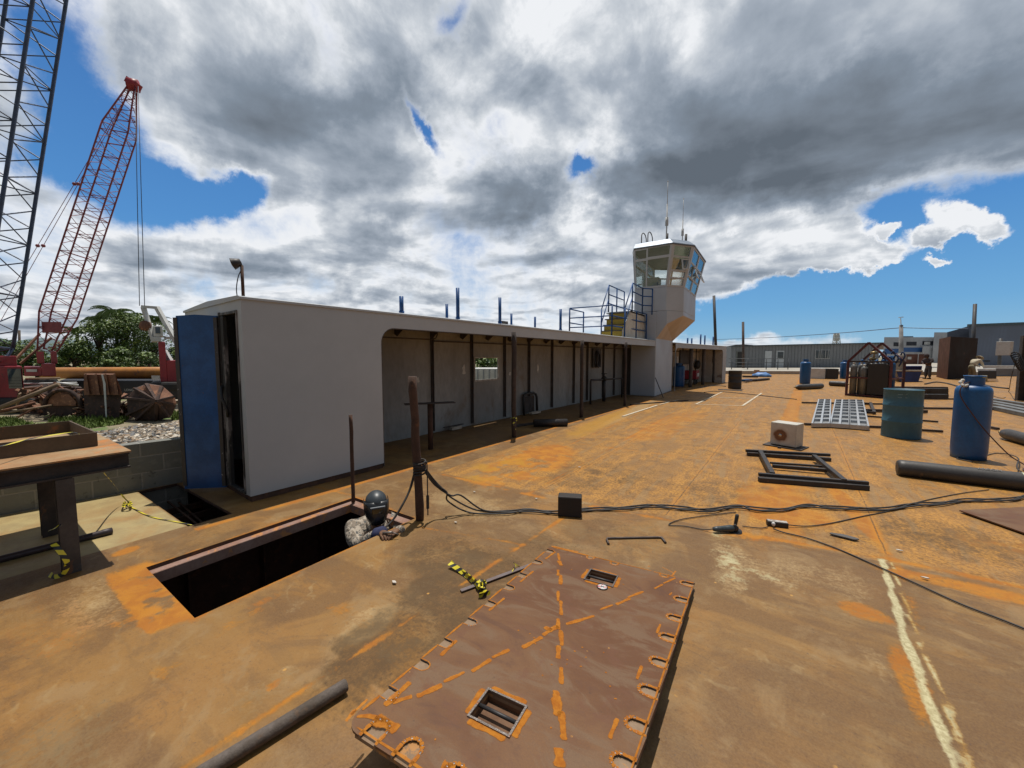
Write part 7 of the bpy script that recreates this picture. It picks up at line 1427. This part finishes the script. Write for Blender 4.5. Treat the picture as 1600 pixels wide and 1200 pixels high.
for h_ in (.35, .7, 1.1): MB().tube(ra_ + Vector((0, 0, h_)), rb_ + Vector((0, 0, h_)), .035, n=6).build('rail', RG, hr)
for u in (1143, 1168, 1197, 1215, 1231): p = ra_.lerp(rb_, (u - 1138) / 93); MB().tube(p, p + Vector((0, 0, 1.12)), .045, n=6).build('rail_post', RG, hr)
HILL = pm('far_house_rock', (.16, .12, .10), (.11, .085, .08), .3, .9)
mb = MB(); pts = [(1128, 549), (1136, 541), (1150, 538.5), (1163, 538), (1176, 539), (1190, 542), (1200, 546), (1200, 560), (1128, 560)]; pd(pts, 95, 8, 0, mb); mb.build('brown_roof_house', HILL, None, 'brown roofed building rising behind the left end of the prefab office', 'building', normals=True)
farbox2 = lambda u0, u1, v0, v1, d, nm, mat, lab, cat, th=3, **k_: (lambda mb: (obox(mb, u0, u1, v0, v1, d, th), mb.build(nm, mat, None, lab, cat, **k_))[1])(MB())
farbox2(1132, 1146, 553, 566, 58, 'low_white_wall', WHP, 'small white wall between the far gallery and the prefab office', 'wall', .5); farbox2(1132, 1146, 564, 580, 50, 'brown_bank', HILL, 'brown bank beside the end of the far gallery', 'bank', 1)
# telecom mast
mt = thing('telecom_mast', 'far lattice telecom mast with antennas above the prefab office', 'mast', D(1307, 560, 150)); mb = MB(); lattice(mb, D(1307, 562, 150), D(1307, 521, 150), 2.4, 1.2, 9, .12, .07, RT); mb.build('lattice_mast', WHP, mt)
mb = MB()
for u, v in ((1304.6, 524), (1309.4, 524), (1304.2, 530), (1309.6, 530)): mb.box(D(u, v, 149.5), (.5, .5, 1.4), R(30))
mb.build('antennas', WHP, mt)
# utility pole and wires
up_ = thing('utility_pole', 'concrete utility pole with a white lamp arm before the blue and white building', 'pole', D(1408, 575, 62)); MB().tube(D(1408, 575, 62), D(1408, 508, 62), .34, .24, n=8).build('pole', pm('pole_concrete', (.30, .29, .28), (.2, .19, .19), 1, .8), up_); mb = MB(); mb.tube(D(1408, 508, 62), D(1407.3, 497, 62), .06, n=5); mb.bar(D(1405, 496, 62), D(1410.5, 495.5, 62), .25, .12); mb.build('lamp_arm', WHP, up_)
def wire(pts, r_, lab): MB().path(smooth(pts, 6), r_, 4).build('overhead_wire', BOOMK, None, lab, 'wire', 'overhead wires')
wire([D(1408, 512, 62), D(1310, 520.5, 80), D(1200, 527.5, 105), D(1120, 530.5, 130)], .06, 'thin overhead wire from the utility pole to the far left'); wire([D(1408, 512, 62), D(1470, 513.5, 58), D(1518, 513, 55)], .05, 'thin overhead wire from the utility pole toward the warehouse')
# blue and white apartment block
bw = thing('apartment_building', 'far white and blue flat roofed building with dark openings', 'building', D(1415, 575, 78)); WB = pm('block_white', (.50, .52, .54), (.42, .44, .46), .5, .7, world=True); BB = pm('block_blue', (.045, .14, .36), (.04, .11, .30), .5, .6)
mb = MB(); obox(mb, 1378, 1456, 527, 580, 80, 14); obox(mb, 1455, 1520, 519.5, 580, 79, 14); mb.build('building_walls', WB, bw)
mb = MB(); obox(mb, 1410, 1427, 525.3, 527, 79.8, 4); mb.build('roof_tank', pm('roof_dark', (.05, .08, .14)), bw)
for a in ((1382, 1405, 545, 553), (1409, 1441, 543, 550), (1420, 1441, 536, 543)): mb = MB(); obox(mb, *a, 79.7, .25); mb.build('blue_panel', BB, bw)
for a in ((1396, 1405, 535, 541), (1416, 1432, 534, 540), (1441, 1458, 533, 539), (1457, 1463, 543, 548)): mb = MB(); obox(mb, *a, 78.7 if a[0] > 1456 else 79.6, .3); mb.build('dark_opening', pm('opening', (.03, .035, .05)), bw)
mb = MB(); obox(mb, 1444, 1453, 534, 538.5, 79.4, .15); mb.build('white_blind', WHP, bw); mb = MB(); obox(mb, 1440, 1463, 541, 562, 79.2, .25); mb.build('white_bay', WB, bw)
farbox2(1370, 1404, 538.5, 546, 92, 'tan_building', pm('tan_wall', (.32, .22, .15)), 'low tan building just right of the rack gable, far off', 'building', 4)
bf = thing('brick_wall', 'red brown brick wall with a small pale sign under the blue and white building', 'wall', D(1424, 575, 66)); BRK = pm('brick_red', (.17, .07, .05), (.13, .06, .045), .8, .85)
mb = MB(); obox(mb, 1404, 1445, 553.5, 580, 66, .4); mb.build('wall_panel', BRK, bf); mb = MB(); obox(mb, 1402, 1446, 551, 553.4, 65.9, .6); mb.build('wall_cap', WHP, bf); mb = MB(); obox(mb, 1418, 1424, 557.5, 561.5, 65.7, .1); mb.build('small_sign', WHP, bf)
for u in (1402.5, 1432.5): mb = MB(); obox(mb, u, u + 1.2, 551, 580, 65.6, .3); mb.build('wall_post', WB, bf)
# warehouse
WH = newmat('warehouse_cladding'); m, k, b = WH; WH = m
ge = k.n('ShaderNodeNewGeometry'); wv_ = k.n('ShaderNodeTexWave'); wv_.wave_type = 'BANDS'; k.put(wv_.inputs['Vector'], k.map(ge.outputs['Position'], (0, 0, 0), (0, 0, YAW), (1, 1, 1))); wv_.inputs['Scale'].default_value = 1.6; wv_.inputs['Distortion'].default_value = 0
k.put(b.inputs['Base Color'], k.mix(k.ss(k.noise(ge.outputs['Position'], .25, 4, .6), .4, .6), k.mix(k.math('MULTIPLY', wv_.outputs['Fac'], .35), (.12, .145, .20), (.09, .11, .155)), (.105, .125, .17))); b.inputs['Roughness'].default_value = .55
wh = thing('warehouse', 'big blue grey clad warehouse at the right edge', 'warehouse', D(1560, 580, 55)); mb = MB(); pd([(1514, 580), (1514, 509), (1660, 503.5), (1660, 580)], 55, 20, 0, mb); mb.build('warehouse_front', WH, wh, normals=True)
mb = MB(); pd([(1480, 519), (1500, 513.5), (1514, 509.3), (1514, 580), (1480, 580)], 62, 16, 0, mb); mb.build('lean_to', pm('warehouse_side', (.15, .165, .19), (.12, .13, .155), .4, .6), wh, normals=True)
mb = MB(); mb.bar(D(1513, 508.5, 54.9), D(1660, 503, 54.9), .3, .35); mb.build('roof_edge', pm('roof_bluegrey', (.06, .09, .11)), wh)
mb = MB(); obox(mb, 1514, 1518.5, 511, 580, 54.8, .2); mb.build('corner_trim', pm('trim_grey', (.10, .12, .15)), wh); mb = MB(); obox(mb, 1538, 1547, 563, 565, 54.9, .1); mb.build('vent', BLACK, wh)
mb = MB(); mb.tube(D(1561, 576, 40), D(1563.5, 529, 40), .14, n=8); mb.build('tall_post', MATS['post_bluegrey'], None, 'slim dark post in front of the warehouse, left of the right column', 'post', 'tall posts beyond the galleries')
farbox2(1536, 1592, 571, 576, 33, 'white_beam', WHP, 'long white beam lying level in front of the warehouse', 'beam', .5); farbox2(1552, 1590, 576, 598, 31, 'grey_screen', pm('screen_grey', (.17, .19, .22), (.13, .15, .17), 1, .6), 'low blue grey sheet screen below the white beam', 'screen', .1)
farbox2(1454, 1464, 573, 577.5, 45, 'white_trough', WHP, 'small white trough left of the brown steel box', 'trough', .6); farbox2(1452, 1465, 577.5, 588, 44, 'dark_crate', BLACK, 'dark crate under the small white trough', 'crate', .8)
farbox2(1380, 1398, 556, 572, 48, 'blue_machine', BLU2, 'dark blue machine half hidden behind the peaked rack', 'machine', 1.5, bevel=.1)
mb = MB(); q_ = D(1376, 478, 90)
# extra low clutter line of trees on the far left of the office
tree(1100, 549, 575, 120, 40, 'far scrubby tree line end behind the far gallery', 41, 60, 8)

# ================================================================== PEOPLE
SKIN = pm('skin', (.20, .10, .06), (.17, .085, .05), 8, .55)
def skinmesh(name, verts, edges, mat, parent, sub=2, **kw):
    me = bpy.data.meshes.new(name); o = bpy.data.objects.new(name, me); COL.objects.link(o); off = Vector((0, 0, 0)); q = parent
    while q is not None: off += q.location; q = q.parent
    if parent: o.parent = parent
    me.from_pydata([tuple(Vector(v[0]) - off) for v in verts], edges, []); me.materials.append(mat)
    md = o.modifiers.new('skin', 'SKIN'); md.use_smooth_shade = True
    for i, v in enumerate(verts): r_ = v[1]; me.skin_vertices[0].data[i].radius = (r_, r_) if not isinstance(r_, tuple) else r_
    me.skin_vertices[0].data[0].use_root = True
    s = o.modifiers.new('sub', 'SUBSURF'); s.levels = sub; s.render_levels = sub
    return tag(o, **kw)
def chain(V, E, start, pts):
    last = start
    for p, r_ in pts: V.append((Vector(p), r_)); E.append((last, len(V) - 1)); last = len(V) - 1
    return last
def hand(parent, wrist, dirv, palmn, mat, curl=.9, s=1.0, side=1):
    d = Vector(dirv).normalized(); n = Vector(palmn); n = (n - d * n.dot(d)).normalized(); x = d.cross(n) * side; w = Vector(wrist)
    V = [(w, .026 * s)]; E = []; pm_ = chain(V, E, 0, [(w + d * .05 * s, (.038 * s, .02 * s)), (w + d * .085 * s, (.040 * s, .018 * s))]); skinmesh('glove_palm', V, E, mat, parent, 2)
    for i in range(4):
        L = (.072, .082, .077, .060)[i] * s; b0 = w + d * .088 * s + x * (.030 - .020 * i) * s; V = [(b0 - d * .02 * s, .0095 * s)]; E = []; p = b0; a = .25; pts = []
        for j in range(3): dirj = d * math.cos(a) + n * math.sin(a); p = p + dirj * L * (.45, .32, .26)[j]; pts.append((p, (.0092, .0085, .007)[j] * s)); a += curl * (.8 + .1 * i)
        chain(V, E, 0, pts); skinmesh('glove_finger', V, E, mat, parent, 1)
    b0 = w + d * .035 * s + x * .034 * s; V = [(b0 - x * .01 * s, .011 * s)]; E = []; chain(V, E, 0, [(b0 + (x * .6 + d * .6 + n * .3) * .03 * s, .011 * s), (b0 + (x * .5 + d * 1.0 + n * .9) * .05 * s, .0085 * s)]); skinmesh('glove_thumb', V, E, mat, parent, 1)
# welder in the hatch
hd_ = D(588, 791, 3.70); f = Vector((.86, -.50, 0)).normalized(); s_ = Vector((-f.y, f.x, 0))      # f faces the work, s_ is his left
wd_ = thing('person', 'welder in a black welding mask and pale camouflage jacket standing in the open hatch', 'person', (hd_.x - f.x * .15, hd_.y - f.y * .15, -1.49))
base_ = Vector((hd_.x, hd_.y, 0)) - f * .16
def W_(a, b_, z): return base_ + f * a + s_ * b_ + Vector((0, 0, z))
hz_ = hd_.z
pel, wst, cst, nck = W_(-.08, 0, -.66), W_(-.06, 0, -.48), W_(.0, 0, -.26), W_(.08, 0, -.10)
V = [(pel, .14)]; E = []; i1 = chain(V, E, 0, [(wst, .13), (cst, (.16, .12)), (nck, .055), (W_(.13, 0, .0), .05), (W_(.155, 0, hz_ - .03), .085), (W_(.16, 0, hz_ + .06), .085)])
shR, shL = W_(-.03, -.21, -.09), W_(-.03, .21, -.09); tgt = G(603, 836, .03); elR = W_(.02, -.24, -.42) ; wrR = Vector(tgt) - f * .12 + s_ * -.02 + Vector((0, 0, -.02)); elL = W_(.10, .26, -.38); wrL = Vector(tgt) - f * .06 + s_ * .12 + Vector((0, 0, .0))
elR = shR.lerp(wrR, .5) + s_ * -.08 + Vector((0, 0, -.13)); elL = shL.lerp(wrL, .5) + s_ * .06 + Vector((0, 0, -.12))
chain(V, E, 2, [(shR, .055), (elR, .04), (wrR, .03)]); chain(V, E, 2, [(shL, .055), (elL, .04), (wrL, .03)])
for q_ in (-1, 1): chain(V, E, 0, [(W_(-.08, .11 * q_, -.72), .09), (W_(-.02, .13 * q_, -1.08), .06), (W_(-.06, .14 * q_, -1.44), .045), (W_(.08, .15 * q_, -1.46), .035)])
skinmesh('body', V, E, SKIN, wd_, 1)
CAMO = newmat('camo_jacket'); m, k, b = CAMO; CAMO = m
tc = k.n('ShaderNodeTexCoord'); n1_ = k.noise(tc.outputs['Object'], 13, 3, .5, 1.2); n2_ = k.noise(tc.outputs['Object'], 22, 3, .5, 1.0)
c = k.mix(k.ss(n1_, .50, .54), (.40, .34, .27), (.20, .16, .12)); c = k.mix(k.ss(n2_, .56, .60), c, (.09, .09, .085)); k.put(b.inputs['Base Color'], c); b.inputs['Roughness'].default_value = .85
bn = k.n('ShaderNodeBump'); bn.inputs['Strength'].default_value = .7; bn.inputs['Distance'].default_value = .03; k.put(bn.inputs['Height'], k.noise(tc.outputs['Object'], 11, 3, .5, 1.5)); k.put(b.inputs['Normal'], bn.outputs[0])
V = [(pel, .165)]; E = []; chain(V, E, 0, [(wst, .16), (cst, (.19, .155)), (W_(.03, 0, -.07), .12), (W_(.08, 0, -.02), .075)])
fold = lambda a, b_, ra, rb: [(a.lerp(b_, .35) , ra * .92), (a.lerp(b_, .62), (ra + rb) * .56), (b_, rb)]
chain(V, E, 2, [(shR, .100)] + fold(shR, elR, .094, .072) + fold(elR, wrR, .064, .045)); chain(V, E, 2, [(shL, .088)] + fold(shL, elL, .08, .062) + fold(elL, wrL, .062, .045))
skinmesh('jacket', V, E, CAMO, wd_, 2)
V = [(pel, .16)]; E = []
for q_ in (-1, 1): chain(V, E, 0, [(W_(-.08, .11 * q_, -.74), .11), (W_(-.02, .13 * q_, -1.08), .085), (W_(-.06, .14 * q_, -1.40), .075)])
skinmesh('trousers', V, E, pm('trouser_dark', (.06, .06, .07)), wd_, 1)
GLV = pm('glove_blue', (.035, .04, .11), (.025, .03, .08), 12, .8); GLB = pm('glove_brown', (.20, .10, .05), (.12, .06, .035), 14, .8)
mb = MB(); mb.lathe([(.050, 0), (.062, .03), (.050, .11), (.0, .11)], wrR - (wrR - elR).normalized() * .09, along(wrR - elR), 16); mb.build('glove_cuff', GLV, wd_)
hand(wd_, wrR, (tgt - wrR), (0, 0, -1), GLB, .55, 1.15, 1); hand(wd_, wrL, (tgt + s_ * .03 - wrL), (0, 0, -1), GLB, .55, 1.15, -1)
# helmet: dome with a long visor shield in front and a viewing window
MSK = pm('mask_black', (.014, .015, .017), (.02, .021, .023), 6, .28, 0, spec=.6); HDN = pm('helmet_grey', (.045, .054, .062), (.035, .043, .05), 6, .45, spec=.5)
lookd = (f * .80 + Vector((0, 0, -.60))).normalized(); hc = Vector((hd_.x, hd_.y, hz_ + .045)) - f * .01
zx = lookd; upn = (Vector((0, 0, 1)) - zx * zx.z).normalized(); sxv = upn.cross(zx)
def HP(a, b_, c): return hc + sxv * a + upn * b_ + zx * c
mb = MB(); N, M_ = 20, 12
for j in range(M_ + 1):
    t = j / M_ * math.pi * .5
    for i in range(N):
        a = 2 * math.pi * i / N; x, y = math.cos(a) * math.sin(t), math.sin(a) * math.sin(t)
        v = Vector((x * .098, 0, 0)) ; mb.v.append(hc + s_ * (x * .100) + f * (y * .125) + Vector((0, 0, .105 * math.cos(t))))
for j in range(M_):
    for i in range(N): mb.f.append([j * N + i, j * N + (i + 1) % N, (j + 1) * N + (i + 1) % N, (j + 1) * N + i]); mb.m.append(0); mb.s.append(True)
mb.build('helmet', HDN, wd_, normals=True)
mb = MB(); rows = [(.03, .112, .118), (.0, .116, .128), (-.05, .114, .135), (-.10, .108, .135), (-.15, .092, .120), (-.19, .070, .095), (-.20, .045, .075)]; NN = 14
for z, wx, fy_ in rows:
    for i in range(NN + 1): a = math.pi * (-.08 + 1.16 * i / NN); sq = lambda c_: math.copysign(abs(c_) ** .75, c_); mb.v.append(hc + s_ * (sq(math.cos(a)) * wx) + f * (sq(math.sin(a)) * fy_) + Vector((0, 0, z)) + f * (-z * .12))
for j in range(len(rows) - 1):
    for i in range(NN): q_ = j * (NN + 1) + i; mb.f.append([q_, q_ + 1, q_ + NN + 2, q_ + NN + 1]); mb.m.append(0); mb.s.append(True)
vz = mb.build('visor', MSK, wd_); so_m = vz.modifiers.new('thick', 'SOLIDIFY'); so_m.thickness = .004
wc_ = hc + f * .142 + Vector((0, 0, -.045)); mb = MB(); mb.box(wc_, (.015, .105, .055), math.atan2(f.y, f.x)); mb.build('lens_window', pm('weld_lens', (.004, .006, .005), None, 3, .06, spec=.9), wd_, bevel=.004)
mb = MB(); mb.box(wc_ + Vector((0, 0, .035)) - f * .002, (.018, .13, .008), math.atan2(f.y, f.x)); mb.build('visor_strip', pm('strip_grey', (.22, .24, .26)), wd_)
mb = MB(); mb.tube(tgt - f * .03 + s_ * -.02 + Vector((0, 0, .01)), tgt + f * .04 + s_ * .05 + Vector((0, 0, .03)), .011, n=8); mb.tube(tgt + f * .04 + s_ * .05 + Vector((0, 0, .03)), tgt + f * .06 + s_ * .10 + Vector((0, 0, .01)), .005, n=6); mb.build('welding_torch', pm('torch', (.25, .22, .2), (.1, .09, .08), 20, .4, .5), None, 'small welding torch held by the welder at the hatch rim', 'torch')
# two men far off
def far_man(label, base, face, lean, mats, bend, hat, h=1.72, arms=None):
    body_m, shirt_m, trou_m = mats; f = Vector(face).normalized(); s_ = Vector((-f.y, f.x, 0)); B = Vector(base); t = thing('person', label, 'person', B)
    def W_(a, b_, z): return B + f * a + s_ * b_ + Vector((0, 0, z))
    k_ = h / 1.75; pel = W_(-.12 * bend, 0, .93 * k_); L = .52 * k_; ang = bend * 1.25
    def T(d, b_=0, o=0): return pel + f * (math.sin(ang) * d + math.cos(ang) * o) + s_ * b_ + Vector((0, 0, math.cos(ang) * d - math.sin(ang) * o))
    V = [(pel, .11)]; E = []; chain(V, E, 0, [(T(.2), .12), (T(L - .10), (.15, .11)), (T(L), .055), (T(L + .10), .05), (T(L + .17, 0, .02), .085), (T(L + .26, 0, .02), .08)])
    arms = arms or [(.1, -.28, 1.15, .2, -.26, .9), (.1, .28, 1.15, .2, .26, .9)]; A = []
    for sg, a in zip((-1, 1), arms):
        sh = T(L - .08, .19 * sg); el = W_(a[0], a[1], a[2] * k_); wr = W_(a[3], a[4], a[5] * k_); A.append((sh, el, wr)); chain(V, E, 2, [(sh, .05), (el, .04), (wr, .028), (wr + (wr - el).normalized() * .09, .03)])
    for sg in (-1, 1): chain(V, E, 0, [(W_(-.10 * bend, .10 * sg, .86 * k_), .085), (W_(.02, .12 * sg, .48 * k_), .06), (W_(-.02, .13 * sg, .09), .045), (W_(.14, .14 * sg, .05), .035)])
    skinmesh('body', V, E, body_m, t, 1)
    V = [(pel, .17)]; E = []; chain(V, E, 0, [(T(.2), .185), (T(L - .12), (.25, .19)), (T(L - .02), .11)])
    for sh, el, wr in A: chain(V, E, 2, [(sh, .11), (el, .08), (wr, .06)])
    skinmesh('shirt', V, E, shirt_m, t, 1)
    V = [(pel + Vector((0, 0, .10)), .15)]; E = []; chain(V, E, 0, [(pel, .16)])
    for sg in (-1, 1): chain(V, E, 1, [(W_(-.08 * bend, .09 * sg, .72 * k_), .115), (W_(.02, .11 * sg, .46 * k_), .10), (W_(-.02, .12 * sg, .12), .085)])
    skinmesh('trousers', V, E, trou_m, t, 1)
    for sg in (-1, 1): mb = MB(); p = W_(.05, .135 * sg, .055); mb.ball(p, .1, 10, 0, (.75, .75, .55), None); mb.bar(W_(-.06, .135 * sg, .05), W_(.18, .135 * sg, .045), .10, .09); mb.build('boot', BLACK, t, bevel=.02)
    hc = T(L + .22, 0, .03); mb = MB(); ax_ = along(T(L + .3) - T(L)); mb.lathe(hat[1], hc, ax_, 18); mb.build(hat[0], hat[2], t)
    for w, o_ in ((.03, .10), (-.03, .10)): MB().ball(T(L + .19, w, o_), .012, 6).build('eye', BLACK, t)
    MB().ball(T(L + .16, 0, .115), .018, 6).build('nose', body_m, t)
DKC = pm('dark_clothes', (.030, .026, .030), (.05, .035, .035), 6, .85); TANC = pm('tan_clothes', (.55, .48, .36), (.46, .40, .29), 5, .85, bump=.5, bs=9, bd=.03); KHK = pm('khaki_trousers', (.32, .27, .18), (.26, .22, .14), 5, .85)
far_man('man in dark clothes and hood standing by the blue skips, head lowered', G(1449, 592), (-.75, -.65, 0), 0, (SKIN, DKC, pm('dark_trousers', (.045, .045, .05))), .22, ('hood', [(.11, -.14), (.135, -.05), (.135, .04), (.10, .12), (0, .15)], DKC), 1.78, [(.12, -.30, 1.22, .30, -.12, 1.08), (.12, .30, 1.22, .30, .12, 1.08)])
far_man('man in tan work clothes bending forward over the white topped bench', G(1518, 593), (.80, .60, 0), 0, (SKIN, TANC, KHK), .62, ('hat', [(.21, -.01), (.20, .01), (.12, .02), (.11, .09), (0, .12)], pm('straw_hat', (.42, .36, .26))), 1.85, [(.38, -.24, 1.02, .62, -.12, .86), (.38, .24, 1.02, .62, .12, .86)])
